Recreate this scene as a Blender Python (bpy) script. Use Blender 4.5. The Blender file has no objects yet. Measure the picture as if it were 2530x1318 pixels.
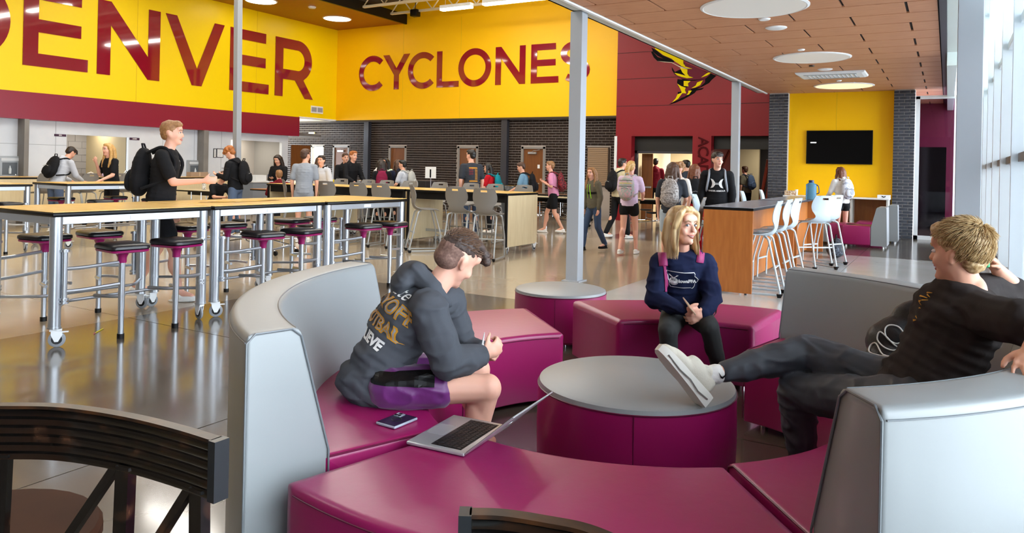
import bpy, bmesh, math, random
from math import sin, cos, pi, radians, sqrt, atan2, hypot
from mathutils import Vector, Matrix, noise
from mathutils.bvhtree import BVHTree
random.seed(7)
SC = bpy.context.scene
COL = SC.collection
V = Vector

# ---------------------------------------------------------------- camera
F_PX, HOR, CX0 = 1846.0, 415.0, 1265.0
ROLL, YAW, EYE = radians(1.25), radians(30.26), 1.5
cam_d = bpy.data.cameras.new('camera')
cam = bpy.data.objects.new('camera', cam_d); COL.objects.link(cam)
cam_d.sensor_width = 36.0
cam_d.lens = 36.0 * F_PX / 2530.0
cam_d.shift_y = -(659.0 - HOR) / 2530.0
cam_d.clip_start = 0.05; cam_d.clip_end = 200
cam.matrix_world = (Matrix.Translation((0, 0, EYE)) @ Matrix.Rotation(YAW, 4, 'Z')
                    @ Matrix.Rotation(radians(90), 4, 'X') @ Matrix.Rotation(ROLL, 4, 'Z'))
SC.camera = cam

# ---------------------------------------------------------------- light and exposure
SC.view_settings.view_transform = 'Standard'
SC.view_settings.look = 'None'
SC.view_settings.exposure = 1.0
SC.view_settings.gamma = 1.0
SC.view_settings.use_curve_mapping = False
world = bpy.data.worlds.new('sky'); SC.world = world
world.use_nodes = True
_bg = world.node_tree.nodes['Background']
_bg.inputs[0].default_value = (0.80, 0.90, 1.0, 1)
_bg.inputs[1].default_value = 5.5
LUM = 30.0          # hanging luminaires
DISK = 5.0          # round ceiling lights

# ---------------------------------------------------------------- pixel helpers (used to place things while building)
def ray(px, py):
    dx = (px - CX0) / F_PX; dy = (HOR - py) / F_PX
    cx = dx * cos(ROLL) - dy * sin(ROLL); cz = dx * sin(ROLL) + dy * cos(ROLL)
    return V((cx * cos(YAW) - sin(YAW), cx * sin(YAW) + cos(YAW), cz))
def at(px, py, d):
    return V((0, 0, EYE)) + ray(px, py) * d
def onz(px, py, z=0.0):
    r = ray(px, py); return V((0, 0, EYE)) + r * ((z - EYE) / r.z)
def onx(px, py, x):
    r = ray(px, py); return V((0, 0, EYE)) + r * (x / r.x)
def ony(px, py, y):
    r = ray(px, py); return V((0, 0, EYE)) + r * (y / r.y)

# ---------------------------------------------------------------- materials
def lin(c):
    if isinstance(c, str):
        c = [int(c[i:i+2], 16) / 255 for i in (0, 2, 4)]
    return tuple((x / 12.92 if x <= 0.04045 else ((x + 0.055) / 1.055) ** 2.4) for x in c)
MATS = {}
def mat(name, col, rough=0.5, metal=0.0, **k):
    if name in MATS: return MATS[name]
    m = bpy.data.materials.new(name); m.use_nodes = True
    nt = m.node_tree; b = nt.nodes['Principled BSDF']
    c = lin(col)
    b.inputs['Base Color'].default_value = (*c, 1)
    b.inputs['Roughness'].default_value = rough
    b.inputs['Metallic'].default_value = metal
    if 'spec' in k: b.inputs['Specular IOR Level'].default_value = k['spec']
    if 'coat' in k:
        b.inputs['Coat Weight'].default_value = k['coat']; b.inputs['Coat Roughness'].default_value = k.get('coatr', .08)
    if 'sheen' in k: b.inputs['Sheen Weight'].default_value = k['sheen']
    if 'sss' in k:
        b.inputs['Subsurface Weight'].default_value = k['sss']; b.inputs['Subsurface Radius'].default_value = (.02, .008, .004)
        b.inputs['Subsurface Scale'].default_value = .6
    if 'trans' in k:
        b.inputs['Transmission Weight'].default_value = k['trans']; b.inputs['IOR'].default_value = k.get('ior', 1.45)
    if 'emit' in k:
        b.inputs['Emission Color'].default_value = (*lin(k.get('ecol', col)), 1); b.inputs['Emission Strength'].default_value = k['emit']
    tc = None
    def coords():
        t = nt.nodes.new('ShaderNodeTexCoord'); mp = nt.nodes.new('ShaderNodeMapping')
        nt.links.new(t.outputs['Object'], mp.inputs['Vector']); mp.inputs['Scale'].default_value = k.get('stretch', (1, 1, 1))
        return mp.outputs['Vector']
    if 'var' in k or 'bump' in k:
        tc = coords()
    if 'var' in k:                       # colour variation (scale, second colour, contrast)
        sc, c2, lo, hi = k['var']
        n = nt.nodes.new('ShaderNodeTexNoise'); n.inputs['Scale'].default_value = sc; n.inputs['Detail'].default_value = 6
        nt.links.new(tc, n.inputs['Vector'])
        r = nt.nodes.new('ShaderNodeValToRGB'); r.color_ramp.elements[0].position = lo; r.color_ramp.elements[1].position = hi
        r.color_ramp.elements[0].color = (*c, 1); r.color_ramp.elements[1].color = (*lin(c2), 1)
        nt.links.new(n.outputs['Fac'], r.inputs['Fac']); nt.links.new(r.outputs['Color'], b.inputs['Base Color'])
    if 'bump' in k:                      # (scale, strength, distance)
        sc, st, ds = k['bump']
        n = nt.nodes.new('ShaderNodeTexNoise'); n.inputs['Scale'].default_value = sc; n.inputs['Detail'].default_value = 4
        nt.links.new(tc, n.inputs['Vector'])
        bp = nt.nodes.new('ShaderNodeBump'); bp.inputs['Strength'].default_value = st; bp.inputs['Distance'].default_value = ds
        nt.links.new(n.outputs['Fac'], bp.inputs['Height']); nt.links.new(bp.outputs['Normal'], b.inputs['Normal'])
    MATS[name] = m
    return m

YEL = mat('yellow_wall_paint', 'ffdc00', .38, spec=.35)
YEL2 = mat('yellow_wall_panel', 'ffc600', .45, spec=.3)
MAR = mat('maroon_wall_paint', '8c1a34', .30, spec=.45)
RED = mat('dark_red_wall_panel', '8c1620', .42, spec=.3)
LETTER = mat('maroon_gloss_vinyl', '8c1226', .06, coat=1.0, coatr=.03)
WHITEW = mat('pale_grey_wall_tile', 'e1e6ec', .3, var=(1.3, 'd3d9e1', .35, .7))
GREYW = mat('grey_concrete_block', '7d7873', .8, var=(3, '6c6865', .3, .7))
STEEL = mat('painted_grey_steel', 'a3a9b0', .38, spec=.5)
STEELD = mat('dark_steel', '33333a', .4)
BEAM = mat('pale_grey_beam', 'c6ccc9', .45)
WHITE = mat('white_paint', 'eef1f2', .45)
CREAM = mat('cream_steel', 'e9dfc4', .5)
DECK = mat('roof_deck', 'b9b3a0', .7)
BLACK = mat('black_plastic', '08080a', .4, spec=.3)
MORT = mat('grey_mortar', 'c0bdb9', .9)
MORTD = mat('dark_mortar', 'b0a69e', .9)
BRICK = mat('charcoal_brick', '32343b', .6, spec=.2, var=(9, '4a4c55', .3, .7), bump=(60, .4, .004))
BRICKB = mat('dark_brown_brick', '1f1714', .7, spec=.15, var=(5, '33271f', .3, .7))
OAK = mat('brown_door_veneer', '7d4a1c', .4, var=(4, '6b3d15', .3, .7), stretch=(6, 6, .5))
CEILW = mat('walnut_ceiling_panel', 'b9805e', .5, var=(7, 'cf9873', .3, .75), stretch=(.5, 7, 7))
CLOUDW = mat('orange_wood_ceiling', 'a3561f', .35, var=(9, '8f4917', .3, .7), stretch=(.6, 6, 6))
LAM = mat('maple_laminate', 'e2b667', .25, var=(4, 'edc77c', .3, .7), stretch=(1, 8, 1), spec=.5)
LAMP = mat('pale_maple_panel', 'd8c59b', .45, var=(6, 'e3d2ab', .3, .7), stretch=(1, 3, .4))
CHERRY = mat('cherry_wood_panel', 'a35f27', .4, var=(6, 'b56f33', .3, .7), stretch=(4, 4, .5))
GREYTOP = mat('grey_laminate_top', '8f949c', .22)
ALU = mat('silver_tube', 'b9bec4', .28, .75)
CHROME = mat('chrome', 'd6d9dc', .12, 1.0)
SEATB = mat('black_vinyl_cushion', '1d1c20', .3)
MAGP = mat('magenta_plastic', '8d0f57', .3)
SHELLG = mat('taupe_grey_shell', '7f7b76', .35)
SHELLB = mat('pale_blue_grey_shell', 'b4c2cb', .3)
MAGV = mat('magenta_vinyl', '931156', .36, bump=(18, .08, .01), coat=.08, coatr=.3, spec=.6)
GREYV = mat('grey_vinyl', '8a8f90', .38, bump=(8, .07, .01))
SEAM = mat('grey_piping', '6c7276', .4)
SEAMM = mat('maroon_piping', '5d0c33', .4)
LAMPM = mat('lit_diffuser', 'ffffff', .5, emit=DISK, ecol='fff6e2')
DULLD = mat('pale_ceiling_diffuser', 'c9cccc', .4, emit=.10, ecol='fff1dc')
LUMM = mat('luminaire_glow', 'ffffff', .5, emit=LUM, ecol='fffaf2')
GLASS = mat('window_glass', 'ffffff', .02, trans=1.0, ior=1.0, spec=.5)
def clear_glass(m, gl=.08, rough=.02):
    nt = m.node_tree; out = [n for n in nt.nodes if n.type == 'OUTPUT_MATERIAL'][0]
    tr = nt.nodes.new('ShaderNodeBsdfTransparent'); g = nt.nodes.new('ShaderNodeBsdfGlossy'); g.inputs['Roughness'].default_value = rough
    mx = nt.nodes.new('ShaderNodeMixShader'); fr = nt.nodes.new('ShaderNodeFresnel'); fr.inputs['IOR'].default_value = 1.4
    nt.links.new(fr.outputs[0], mx.inputs[0]); nt.links.new(tr.outputs[0], mx.inputs[1]); nt.links.new(g.outputs[0], mx.inputs[2]); nt.links.new(mx.outputs[0], out.inputs[0])
    return tr
clear_glass(GLASS)
DGLASS = mat('tinted_glass', '50505a', .03, trans=.9, ior=1.45)
clear_glass(DGLASS).inputs['Color'].default_value = (.45, .42, .46, 1)
ALUW = mat('white_mullion', 'd5dde2', .4)
BRONZE = mat('bronze_transom', '5f5752', .4)
SCREEN = mat('tv_screen_black', '050506', .5, spec=.1)
SKIN = mat('skin_light', 'e0a78c', .5, sss=.12)
SKIN2 = mat('skin_pink', 'e3ac95', .5, sss=.12)
LIPS = mat('lips', 'c27a6e', .45)
EYEW = mat('eye_white', 'f3f0ec', .2)
EYED = mat('iris', '3a4350', .2)

# ---------------------------------------------------------------- mesh builder
class MB:
    def __init__(s): s.v = []; s.f = []
    def add(s, vs, fs):
        o = len(s.v); s.v += [tuple(p) for p in vs]; s.f += [tuple(i + o for i in f) for f in fs]; return s
    def box(s, x0, x1, y0, y1, z0, z1, b=0.0, seg=2):
        if b <= 0:
            return s.add([(x0,y0,z0),(x1,y0,z0),(x1,y1,z0),(x0,y1,z0),(x0,y0,z1),(x1,y0,z1),(x1,y1,z1),(x0,y1,z1)],
                         [(0,3,2,1),(4,5,6,7),(0,1,5,4),(1,2,6,5),(2,3,7,6),(3,0,4,7)])
        bm = bmesh.new(); bmesh.ops.create_cube(bm, size=1)
        for v in bm.verts:
            v.co = V(((x0+x1)/2 + v.co.x*(x1-x0), (y0+y1)/2 + v.co.y*(y1-y0), (z0+z1)/2 + v.co.z*(z1-z0)))
        bmesh.ops.bevel(bm, geom=bm.edges[:], offset=b, segments=seg, affect='EDGES', profile=.5)
        return s.bm(bm)
    def bm(s, bm):
        bm.verts.ensure_lookup_table(); bm.verts.index_update()
        s.add([v.co.copy() for v in bm.verts], [[v.index for v in f.verts] for f in bm.faces]); bm.free(); return s
    def tube(s, pts, r, n=10, closed=False, cap=True):
        pts = [V(p) for p in pts]; m = len(pts)
        rr = r if isinstance(r, (list, tuple)) else [r] * m
        up = None; rings = []
        for i, p in enumerate(pts):
            a = pts[i-1] if (i > 0 or closed) else pts[i]
            c = pts[(i+1) % m] if (i < m-1 or closed) else pts[i]
            t = (c - a)
            t = t.normalized() if t.length > 1e-9 else V((0,0,1))
            if up is None:
                up = V((0,0,1)) if abs(t.z) < .9 else V((1,0,0))
            u = (up - t * up.dot(t))
            if u.length < 1e-4: u = V((1,0,0)) - t * t.x
            u.normalize(); up = u; w = t.cross(u)
            rings.append([p + (u*cos(2*pi*k/n) + w*sin(2*pi*k/n)) * rr[i] for k in range(n)])
        vs = [q for rg in rings for q in rg]; fs = []
        for i in range(m if closed else m-1):
            j = (i+1) % m
            for k in range(n):
                fs.append((i*n+k, i*n+(k+1)%n, j*n+(k+1)%n, j*n+k))
        if cap and not closed:
            fs.append(tuple(range(n-1, -1, -1))); fs.append(tuple((m-1)*n+k for k in range(n)))
        return s.add(vs, fs)
    def lathe(s, prof, c=(0,0,0), axis='z', n=20):
        c = V(c); vs = []; fs = []
        for (r, h) in prof:
            for k in range(n):
                a = 2*pi*k/n
                if axis == 'z': q = V((r*cos(a), r*sin(a), h))
                elif axis == 'y': q = V((r*cos(a), h, -r*sin(a)))
                else: q = V((h, r*cos(a), r*sin(a)))
                vs.append(c + q)
        m = len(prof)
        for i in range(m-1):
            for k in range(n):
                fs.append((i*n+k, i*n+(k+1)%n, (i+1)*n+(k+1)%n, (i+1)*n+k))
        fs.append(tuple(range(n-1, -1, -1))); fs.append(tuple((m-1)*n+k for k in range(n)))
        return s.add(vs, fs)
    def cyl(s, c, r, h0, h1, axis='z', n=16, b=0.0):
        if b: return s.lathe([(r-b, h0), (r, h0+b), (r, h1-b), (r-b, h1)], c, axis, n)
        return s.lathe([(r, h0), (r, h1)], c, axis, n)
    def prism(s, poly, z0, z1):
        n = len(poly)
        vs = [(p[0], p[1], z0) for p in poly] + [(p[0], p[1], z1) for p in poly]
        return s.add(vs, [tuple(range(n-1,-1,-1)), tuple(range(n, 2*n))] + [(i, (i+1)%n, n+(i+1)%n, n+i) for i in range(n)])
    def grid(s, rows, closed=False):
        n = len(rows[0]); vs = [p for r in rows for p in r]; fs = []
        for i in range(len(rows)-1):
            for k in range(n if closed else n-1):
                fs.append((i*n+k, i*n+(k+1)%n, (i+1)*n+(k+1)%n, (i+1)*n+k))
        return s.add(vs, fs)
    def xf(s, M):
        s.v = [tuple(M @ V(p)) for p in s.v]; return s
    def mesh(s, name, m, smooth=40, bevel=0):
        me = bpy.data.meshes.new(name); me.from_pydata(s.v, [], s.f)
        me.validate()
        if bevel:
            bm = bmesh.new(); bm.from_mesh(me)
            es = [e for e in bm.edges if len(e.link_faces) == 2 and e.calc_face_angle(0) > .6]
            bmesh.ops.bevel(bm, geom=es, offset=bevel, segments=2, affect='EDGES', profile=.5)
            bm.to_mesh(me); bm.free()
        if m: me.materials.append(m)
        if smooth:
            me.shade_smooth(); me.set_sharp_from_angle(angle=radians(smooth))
        return me
    def build(s, name, m, parent=None, smooth=40, bevel=0, recalc=False):
        me = s.mesh(name, m, smooth, bevel)
        if recalc:
            bm = bmesh.new(); bm.from_mesh(me); bmesh.ops.recalc_face_normals(bm, faces=bm.faces); bm.to_mesh(me); bm.free()
            if smooth: me.set_sharp_from_angle(angle=radians(smooth))
        return put(name, me, parent)
def put(name, me, parent=None, loc=None, rot=None):
    o = bpy.data.objects.new(name, me); COL.objects.link(o)
    if parent: o.parent = parent
    if loc is not None: o.location = loc
    if rot is not None: o.rotation_euler = rot
    return o
def thing(name, label, cat, loc=(0,0,0), rz=0.0, group=None):
    o = bpy.data.objects.new(name, None); COL.objects.link(o); o.empty_display_size = .1
    o.location = loc; o.rotation_euler = (0, 0, rz); o['label'] = label; o['category'] = cat
    if group: o['group'] = group
    return o
def tag(o, label, cat, group=None):
    o['label'] = label; o['category'] = cat
    if group: o['group'] = group
    return o
def struct(o, label=None):
    o['kind'] = 'structure'
    if label: o['label'] = label
    return o
def dup(o, loc=None, rz=None, label=None, parent=None):
    c = o.copy(); COL.objects.link(c)
    if parent: c.parent = parent
    if loc is not None: c.location = loc
    if rz is not None: c.rotation_euler = (0, 0, rz)
    if label: c['label'] = label
    for ch in [q for q in KIDS.get(o.name, [])]:
        dup(ch, parent=c)
    return c
KIDS = {}
def freeze(root):           # remember the children of a prototype so that copies are quick
    for o in root.children_recursive:
        KIDS.setdefault(o.parent.name, []).append(o)
def fillet(pts, r, n=5):
    out = [V(pts[0])]
    for i in range(1, len(pts)-1):
        p, a, b = V(pts[i]), V(pts[i-1]), V(pts[i+1])
        da, db = (a-p), (b-p); rr = min(r, da.length*.45, db.length*.45)
        A = p + da.normalized()*rr; B = p + db.normalized()*rr
        for k in range(n+1):
            t = k/n; out.append(A*(1-t)**2 + p*2*t*(1-t) + B*t*t)
    out.append(V(pts[-1])); return out
def shape2d(name, loops, M, m, parent=None, thick=.004):
    """filled flat outline (list of loops, later ones cut holes) standing on a plane given by the 4x4 matrix M (local z = outward)"""
    cu = bpy.data.curves.new(name, 'CURVE'); cu.dimensions = '2D'; cu.fill_mode = 'BOTH'; cu.extrude = thick/2
    for lp in loops:
        sp = cu.splines.new('POLY'); sp.points.add(len(lp)-1); sp.use_cyclic_u = True
        for q, p in zip(sp.points, lp): q.co = (p[0], p[1], thick/2, 1)
    return _cv(name, cu, M, m, parent)
def _cv(name, cu, M, m, parent):
    t = bpy.data.objects.new('tmp', cu)
    me = bpy.data.meshes.new_from_object(t); bpy.data.objects.remove(t)
    me.name = name; me.transform(M); me.materials.clear(); me.materials.append(m)
    return put(name, me, parent)
def text(name, s, size, M, m, parent=None, thick=.002, align='CENTER', shear=0, bold=0.0, spacing=1.0):
    cu = bpy.data.curves.new(name, 'FONT'); cu.body = s; cu.size = size; cu.extrude = thick/2; cu.align_x = align
    cu.align_y = 'CENTER'; cu.shear = shear; cu.offset = bold; cu.space_character = spacing; cu.resolution_u = 3
    return _cv(name, cu, M @ Matrix.Translation((0, 0, thick/2)), m, parent)
def frame(o, r, u):
    r = V(r).normalized(); u = V(u).normalized(); n = r.cross(u)
    return Matrix(((r.x, u.x, n.x, o[0]), (r.y, u.y, n.y, o[1]), (r.z, u.z, n.z, o[2]), (0,0,0,1)))
# ================================================================ THE SETTING
XL, YC, XW, YP = -20.0, 21.0, 0.68, 20.3      # left wall, far wall, window wall, pillar line
XB = -4.25                                     # beam line between hall and lounge
CZ = 3.6                                       # lounge ceiling
# floor: polished concrete slabs with sawn joints
def floor_mat(name, c1, c2, rough):
    m = mat(name, c1, rough, var=(1.1, c2, .3, .72), bump=(90, .03, .002), spec=.6, coat=.4, coatr=.1)
    return m
FL_D = floor_mat('polished_concrete_dark', '50483f', '61584c', .2)
FL_GLARE = floor_mat('concrete_window_glare', 'b4b4b0', 'c2c3c1', .2)  # window glare painted in: paler, cooler copy of the slab colour by the windows
FL_L = floor_mat('polished_concrete_pale', 'a4947d', 'b3a38c', .2)
floor = struct(MB().box(-24, 1.6, -4.5, 27, -.25, -.012).build('floor', mat('concrete_joint', '2e2b29', .8), smooth=0))
xs = [-24, -20.2, -16.6, -13.0, -9.8, -6.7, -3.6, -1.4, XW + .9]
ys = [-4.5, -2.2, 1.2, 4.3, 7.4, 11.3, 15.3, 18.4, 21.05, 24, 27]
for i in range(len(xs)-1):
    for j in range(len(ys)-1):
        dark = (ys[j+1] <= 7.5 and xs[i] >= -6.8) or (15.2 < ys[j] and xs[i] > -6.8)
        g = .004
        MB().box(xs[i]+g, xs[i+1]-g, ys[j]+g, ys[j+1]-g, -.03, 0).build('floor_slab', FL_D if dark else (FL_GLARE if xs[i] > -3.7 else FL_L), floor, smooth=0)

# ---- left wall: pale tile below, maroon band, yellow above
ZY, ZS, ZC = 3.14, 2.46, 6.55
wl = struct(MB().box(XL-.3, XL, -4.5, YC+.3, ZY, 10).build('wall_left', YEL, smooth=0), 'yellow upper wall with tall maroon lettering')
for y in (12.95, 17.2):
    MB().box(XL, XL+.004, y, y+.012, ZY, ZC).build('panel_joint', mat('yellow_joint', 'e0b800', .6), wl, smooth=0)
struct(MB().box(XL-.3, XL+.03, -4.5, 19.15, ZS, ZY).build('trim_1', MAR, smooth=0), 'maroon band under the yellow wall')
struct(MB().box(XL-.3, XL+.02, 19.15, YC, ZY-.02, ZY+.03).build('trim_2', WHITE, smooth=0))
# pale lower wall, set back, with two openings
XT = XL - .25
def pane_wall(name, segs, m, z1):
    b = MB()
    for (y0, y1, z0) in segs: b.box(XT-.12, XT, y0, y1, z0, z1)
    return struct(b.build(name, m, smooth=0))
def yx(px, x): return onx(px, 430, x).y
o1a, o1b = yx(163, XT), yx(316, XT); o2a, o2b = yx(569, XT), yx(695, XT); yend = yx(710, XT)
lw = pane_wall('wall_left_lower', [(-4.5, o1a, 0), (o1a, o1b, 2.13), (o1b, o2a, 0), (o2a, o2b, 2.22), (o2b, yend, 0)], WHITEW, ZS)
for py_ in (135, 400, 478, 545):
    y = yx(py_, XT); MB().box(XT, XT+.003, y, y+.01, 0, ZS).build('tile_joint', mat('tile_grout', '9aa0a8', .8), lw, smooth=0)
MB().box(XT, XT+.003, -4.5, o1a, 1.83, 1.84).build('tile_joint', MATS['tile_grout'], lw, smooth=0)
# pilasters on the left wall
for a, b_ in ((55, 83), (500, 527)):
    y0, y1 = yx(a, XT+.3), yx(b_-14, XT+.3)
    struct(MB().box(XT, XT+.32, y0+.02, y1, 0, ZS, .004).build('trim_pilaster', mat('pilaster_concrete', '8d8a86', .6, var=(2, '7c7874', .3, .7)), smooth=0))
# recess rooms behind the openings
struct(MB().box(XT-2.2, XT-2.1, o1a-1, o1b+1.5, 0, 2.5).build('wall_restroom_back', GREYW, smooth=0))
struct(MB().box(XT-2.2, XT-.1, o1b+.0, o1b+.1, 0, 2.5).build('wall_restroom_side', mat('tan_jamb', '9b8a69', .6), smooth=0))
struct(MB().box(XT-1.5, XT-1.4, o2a-.5, o2b+.5, 0, 2.5).build('wall_alcove_back', mat('warm_grey_paint', 'a79f96', .6), smooth=0))
struct(MB().box(XT-1.5, XT-.12, o2b, o2b+.1, 0, 2.5).build('wall_alcove_side', mat('alcove_grey', '8f8c88', .6), smooth=0))
struct(MB().box(XT-2.3, XT-.1, o1a-1.2, o2b+2, 2.5, 2.6).build('ceiling_recess', GREYW, smooth=0))
# block courses on the restroom wall
rb = bpy.data.objects['wall_restroom_back']
mb = MB()
for k in range(12):
    for j in range(18):
        y = o1a-1 + j*.4 + (.2 if k % 2 else 0)
        mb.box(XT-2.1, XT-2.09, y+.006, y+.394, k*.2+.006, k*.2+.194)
q = mb.build('concrete_block', mat('block_face', '827d79', .8), rb, smooth=0); q['kind'] = 'stuff'

# ---- far wall: yellow above, dark brick below
fw = struct(MB().box(XL-.3, ony(1524, 290, YC).x, YC, YC+.3, 3.12, 10).build('wall_far', YEL2, smooth=0), 'yellow upper wall with maroon lettering')
xr0 = ony(1523, 337, YC).x
for px_ in (997, 1139):
    x = ony(px_, 100, YC).x; MB().box(x, x+.012, YC-.003, YC, 3.12, 6.6).build('panel_joint', MATS['yellow_joint'], fw, smooth=0)
bw = MB(); YB = YC + .22
doorspec = [(960, 1003, 'plain'), (1130, 1180, 'plain'), (1288, 1346, 'closer'), (822, 862, 'closer')]
drs = []
for a, b_, kd in doorspec:
    drs.append((ony(a, 420, YB).x, ony(b_, 420, YB).x, kd))
open_a, open_b = ony(768, 420, YB).x, ony(800, 420, YB).x     # lit doorway
gaps = sorted([(d[0], d[1]) for d in drs] + [(open_a, open_b)])
x = -24.0; DZ = 2.2
segs = []
for a, b_ in gaps:
    segs.append((x, a, 0)); segs.append((a, b_, DZ)); x = b_
segs.append((x, xr0+.3, 0))
for a, b_, z in segs: bw.box(a, b_, YB, YB+.2, z, 3.3)
brickwall = struct(bw.build('wall_far_brick', MORTD, smooth=0), 'dark brown brick wall below the yellow wall')
struct(MB().box(-24, xr0, YC-.02, YB+.2, 3.08, 3.14).build('trim_3', mat('dark_soffit', '3a2c12', .6), smooth=0))
# ---- red wall at the right of the far wall, with two openings
def xr(px_, y=YC-.03): return ony(px_, 380, y).x
ra, rb_, rc, rd = xr(1560), xr(1711), xr(1757), xr(1905)
b = MB(); zo = 2.52; yr0, yr1 = YC-.05, YC+.25
b.box(xr0, rd+1.0, yr0, yr1, zo, 10); b.box(xr0, ra, yr0, yr1, 0, zo); b.box(rb_, rc, yr0, yr1, 0, zo)
rw = struct(b.build('wall_red', RED, smooth=0), 'dark red panelled wall with tornado emblem')
for pyy in (131, 196, 263):
    z = ony(1560, pyy, yr0).z
    MB().box(xr0, rd+1, yr0-.003, yr0, z, z+.018).build('panel_joint', mat('red_joint', '4a0a10', .7), rw, smooth=0)
struct(MB().box(xr0-.03, xr0+.05, yr0-.03, yr0+.02, 0, zo).build('trim_4', WHITE, smooth=0), 'white corner guard at the red wall')
# corridor behind the openings
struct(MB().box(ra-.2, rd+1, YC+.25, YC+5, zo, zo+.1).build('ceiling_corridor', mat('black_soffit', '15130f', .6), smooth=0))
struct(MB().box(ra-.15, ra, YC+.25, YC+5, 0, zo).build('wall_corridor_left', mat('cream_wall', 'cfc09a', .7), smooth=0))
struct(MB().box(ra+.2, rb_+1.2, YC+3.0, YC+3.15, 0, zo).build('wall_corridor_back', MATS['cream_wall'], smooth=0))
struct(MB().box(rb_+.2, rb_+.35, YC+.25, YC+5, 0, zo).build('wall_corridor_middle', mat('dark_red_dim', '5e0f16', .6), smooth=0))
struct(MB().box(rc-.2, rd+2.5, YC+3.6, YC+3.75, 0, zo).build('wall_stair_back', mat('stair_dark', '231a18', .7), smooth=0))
struct(MB().box(ra, rb_, yr1, yr1+.12, 2.02, 2.1).build('trim_door_head', STEELD, smooth=0))
struct(MB().box(ra, ra+.07, yr1, yr1+.12, 0, 2.1).build('trim_door_jamb', STEELD, smooth=0))
struct(MB().box(ra, rb_, yr1-.02, yr1+.1, 2.1, 2.52).build('wall_transom_panel', mat('black_panel', '100e0c', .5), smooth=0))
struct(MB().box(rc, rd+1, yr1-.02, yr1+.1, 2.16, 2.52).build('wall_transom_panel_right', MATS['black_panel'], smooth=0))

# ---- lounge end wall: yellow panel between brick pillars
p1a, p1b, p2a, p2b = ony(1897, 400, YP).x, ony(1945, 400, YP).x, ony(2205, 400, YP).x, ony(2259, 400, YP).x
tvw = struct(MB().box(p1b-.1, p2a+.1, YP+.22, YP+.45, 0, CZ).build('wall_lounge_end', YEL2, smooth=0), 'yellow wall panel behind the television')
MB().box(ony(2066,300,YP+.22).x, ony(2066,300,YP+.22).x+.01, YP+.217, YP+.22, 2.6, CZ).build('panel_joint', MATS['yellow_joint'], tvw, smooth=0)
pil = []
for k, (a, b_) in enumerate(((p1a, p1b), (p2a, p2b))):
    pil.append(struct(MB().box(a+.012, b_-.012, YP+.012, YP+.5, 0, CZ).build('wall_pillar_left' if k == 0 else 'wall_pillar_right', MORT, smooth=0), 'charcoal brick pillar'))
# glazed screen right of the pillar
xg0 = p2b+.005; YG = YP+.1
fr = MB(); fr.box(xg0, xg0+.09, YG-.05, YG+.05, 0, 3.42); fr.box(xg0, XW, YG-.05, YG+.05, 3.36, 3.44); fr.box(xg0, XW, YG-.05, YG+.05, 0, .09)
w1 = struct(fr.build('window_1', WHITE, smooth=0), 'white framed glass screen beside the brick pillar')
MB().box(xg0+.09, XW, YG-.006, YG+.006, .09, 3.36).build('pane', DGLASS, w1, smooth=0)
YV = YP + 4.2
vest = MB(); vest.box(-4.5, XW-.55, YV, YV+.2, 0, CZ+.2)
struct(vest.build('wall_vestibule', mat('vestibule_maroon', '7c1840', .4), smooth=0))
struct(MB().box(p2b-2.6, p2b+.65, YV-.05, YV+.0, 0, 2.35).build('door_1', mat('door_glass_black', '0c0b0e', .1), smooth=0), 'dark glazed doors in the vestibule')
struct(MB().box(p2b-.25, p2b-.1, YP+.5, YV, 0, CZ).build('wall_vestibule_side', MATS['vestibule_maroon'], smooth=0))
# ---- lounge ceiling
cl = struct(MB().box(XB+.12, -.13, -4.5, YV, CZ+.02, CZ+.2).build('ceiling', mat('ceiling_void', '15100d', .8), smooth=0), 'plenum behind the wood ceiling panels')
# fascia at the window side
struct(MB().box(-.13, -.05, -4.5, YV, CZ-.02, CZ+.9).build('trim_fascia_black', STEELD, smooth=0))
struct(MB().box(-.05, .1, -4.5, 14.5, CZ+.0, CZ+.9, .004).build('trim_fascia', mat('pale_green_white', 'd5e0da', .4), smooth=0))
struct(MB().box(-.05, .1, 14.7, YV, CZ-.2, CZ+.7, .004).build('trim_fascia_far', MATS['pale_green_white'], smooth=0))
# beam and light cove
bm_ = MB(); bm_.box(XB-.13, XB+.08, -4.5, YP, CZ+.015, CZ+.04); bm_.box(XB-.13, XB-.1, -4.5, YP, CZ+.015, CZ+.16); bm_.box(XB-.04, XB, -4.5, YP, CZ+.03, CZ+1.4); bm_.box(XB-.13, XB+.1, -4.5, YP, CZ+1.4, CZ+1.44)
beam = tag(bm_.build('steel_beam', BEAM, smooth=0), 'long pale grey steel beam along the wood ceiling edge', 'beam')
struct(MB().box(XB+.08, XB+.125, -4.5, YP, CZ-.02, CZ+.06).build('trim_ceiling_edge', WHITE, smooth=0), 'white strip along the wood ceiling edge')
struct(MB().box(XB+.0, XB+.1, -4.5, YP+.3, CZ+1.44, 10).build('wall_over_beam', WHITE, smooth=0))
struct(MB().box(XB, XW+.9, YP+.5, YP+.6, CZ+.2, 10).build('wall_over_lounge', WHITE, smooth=0))
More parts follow.
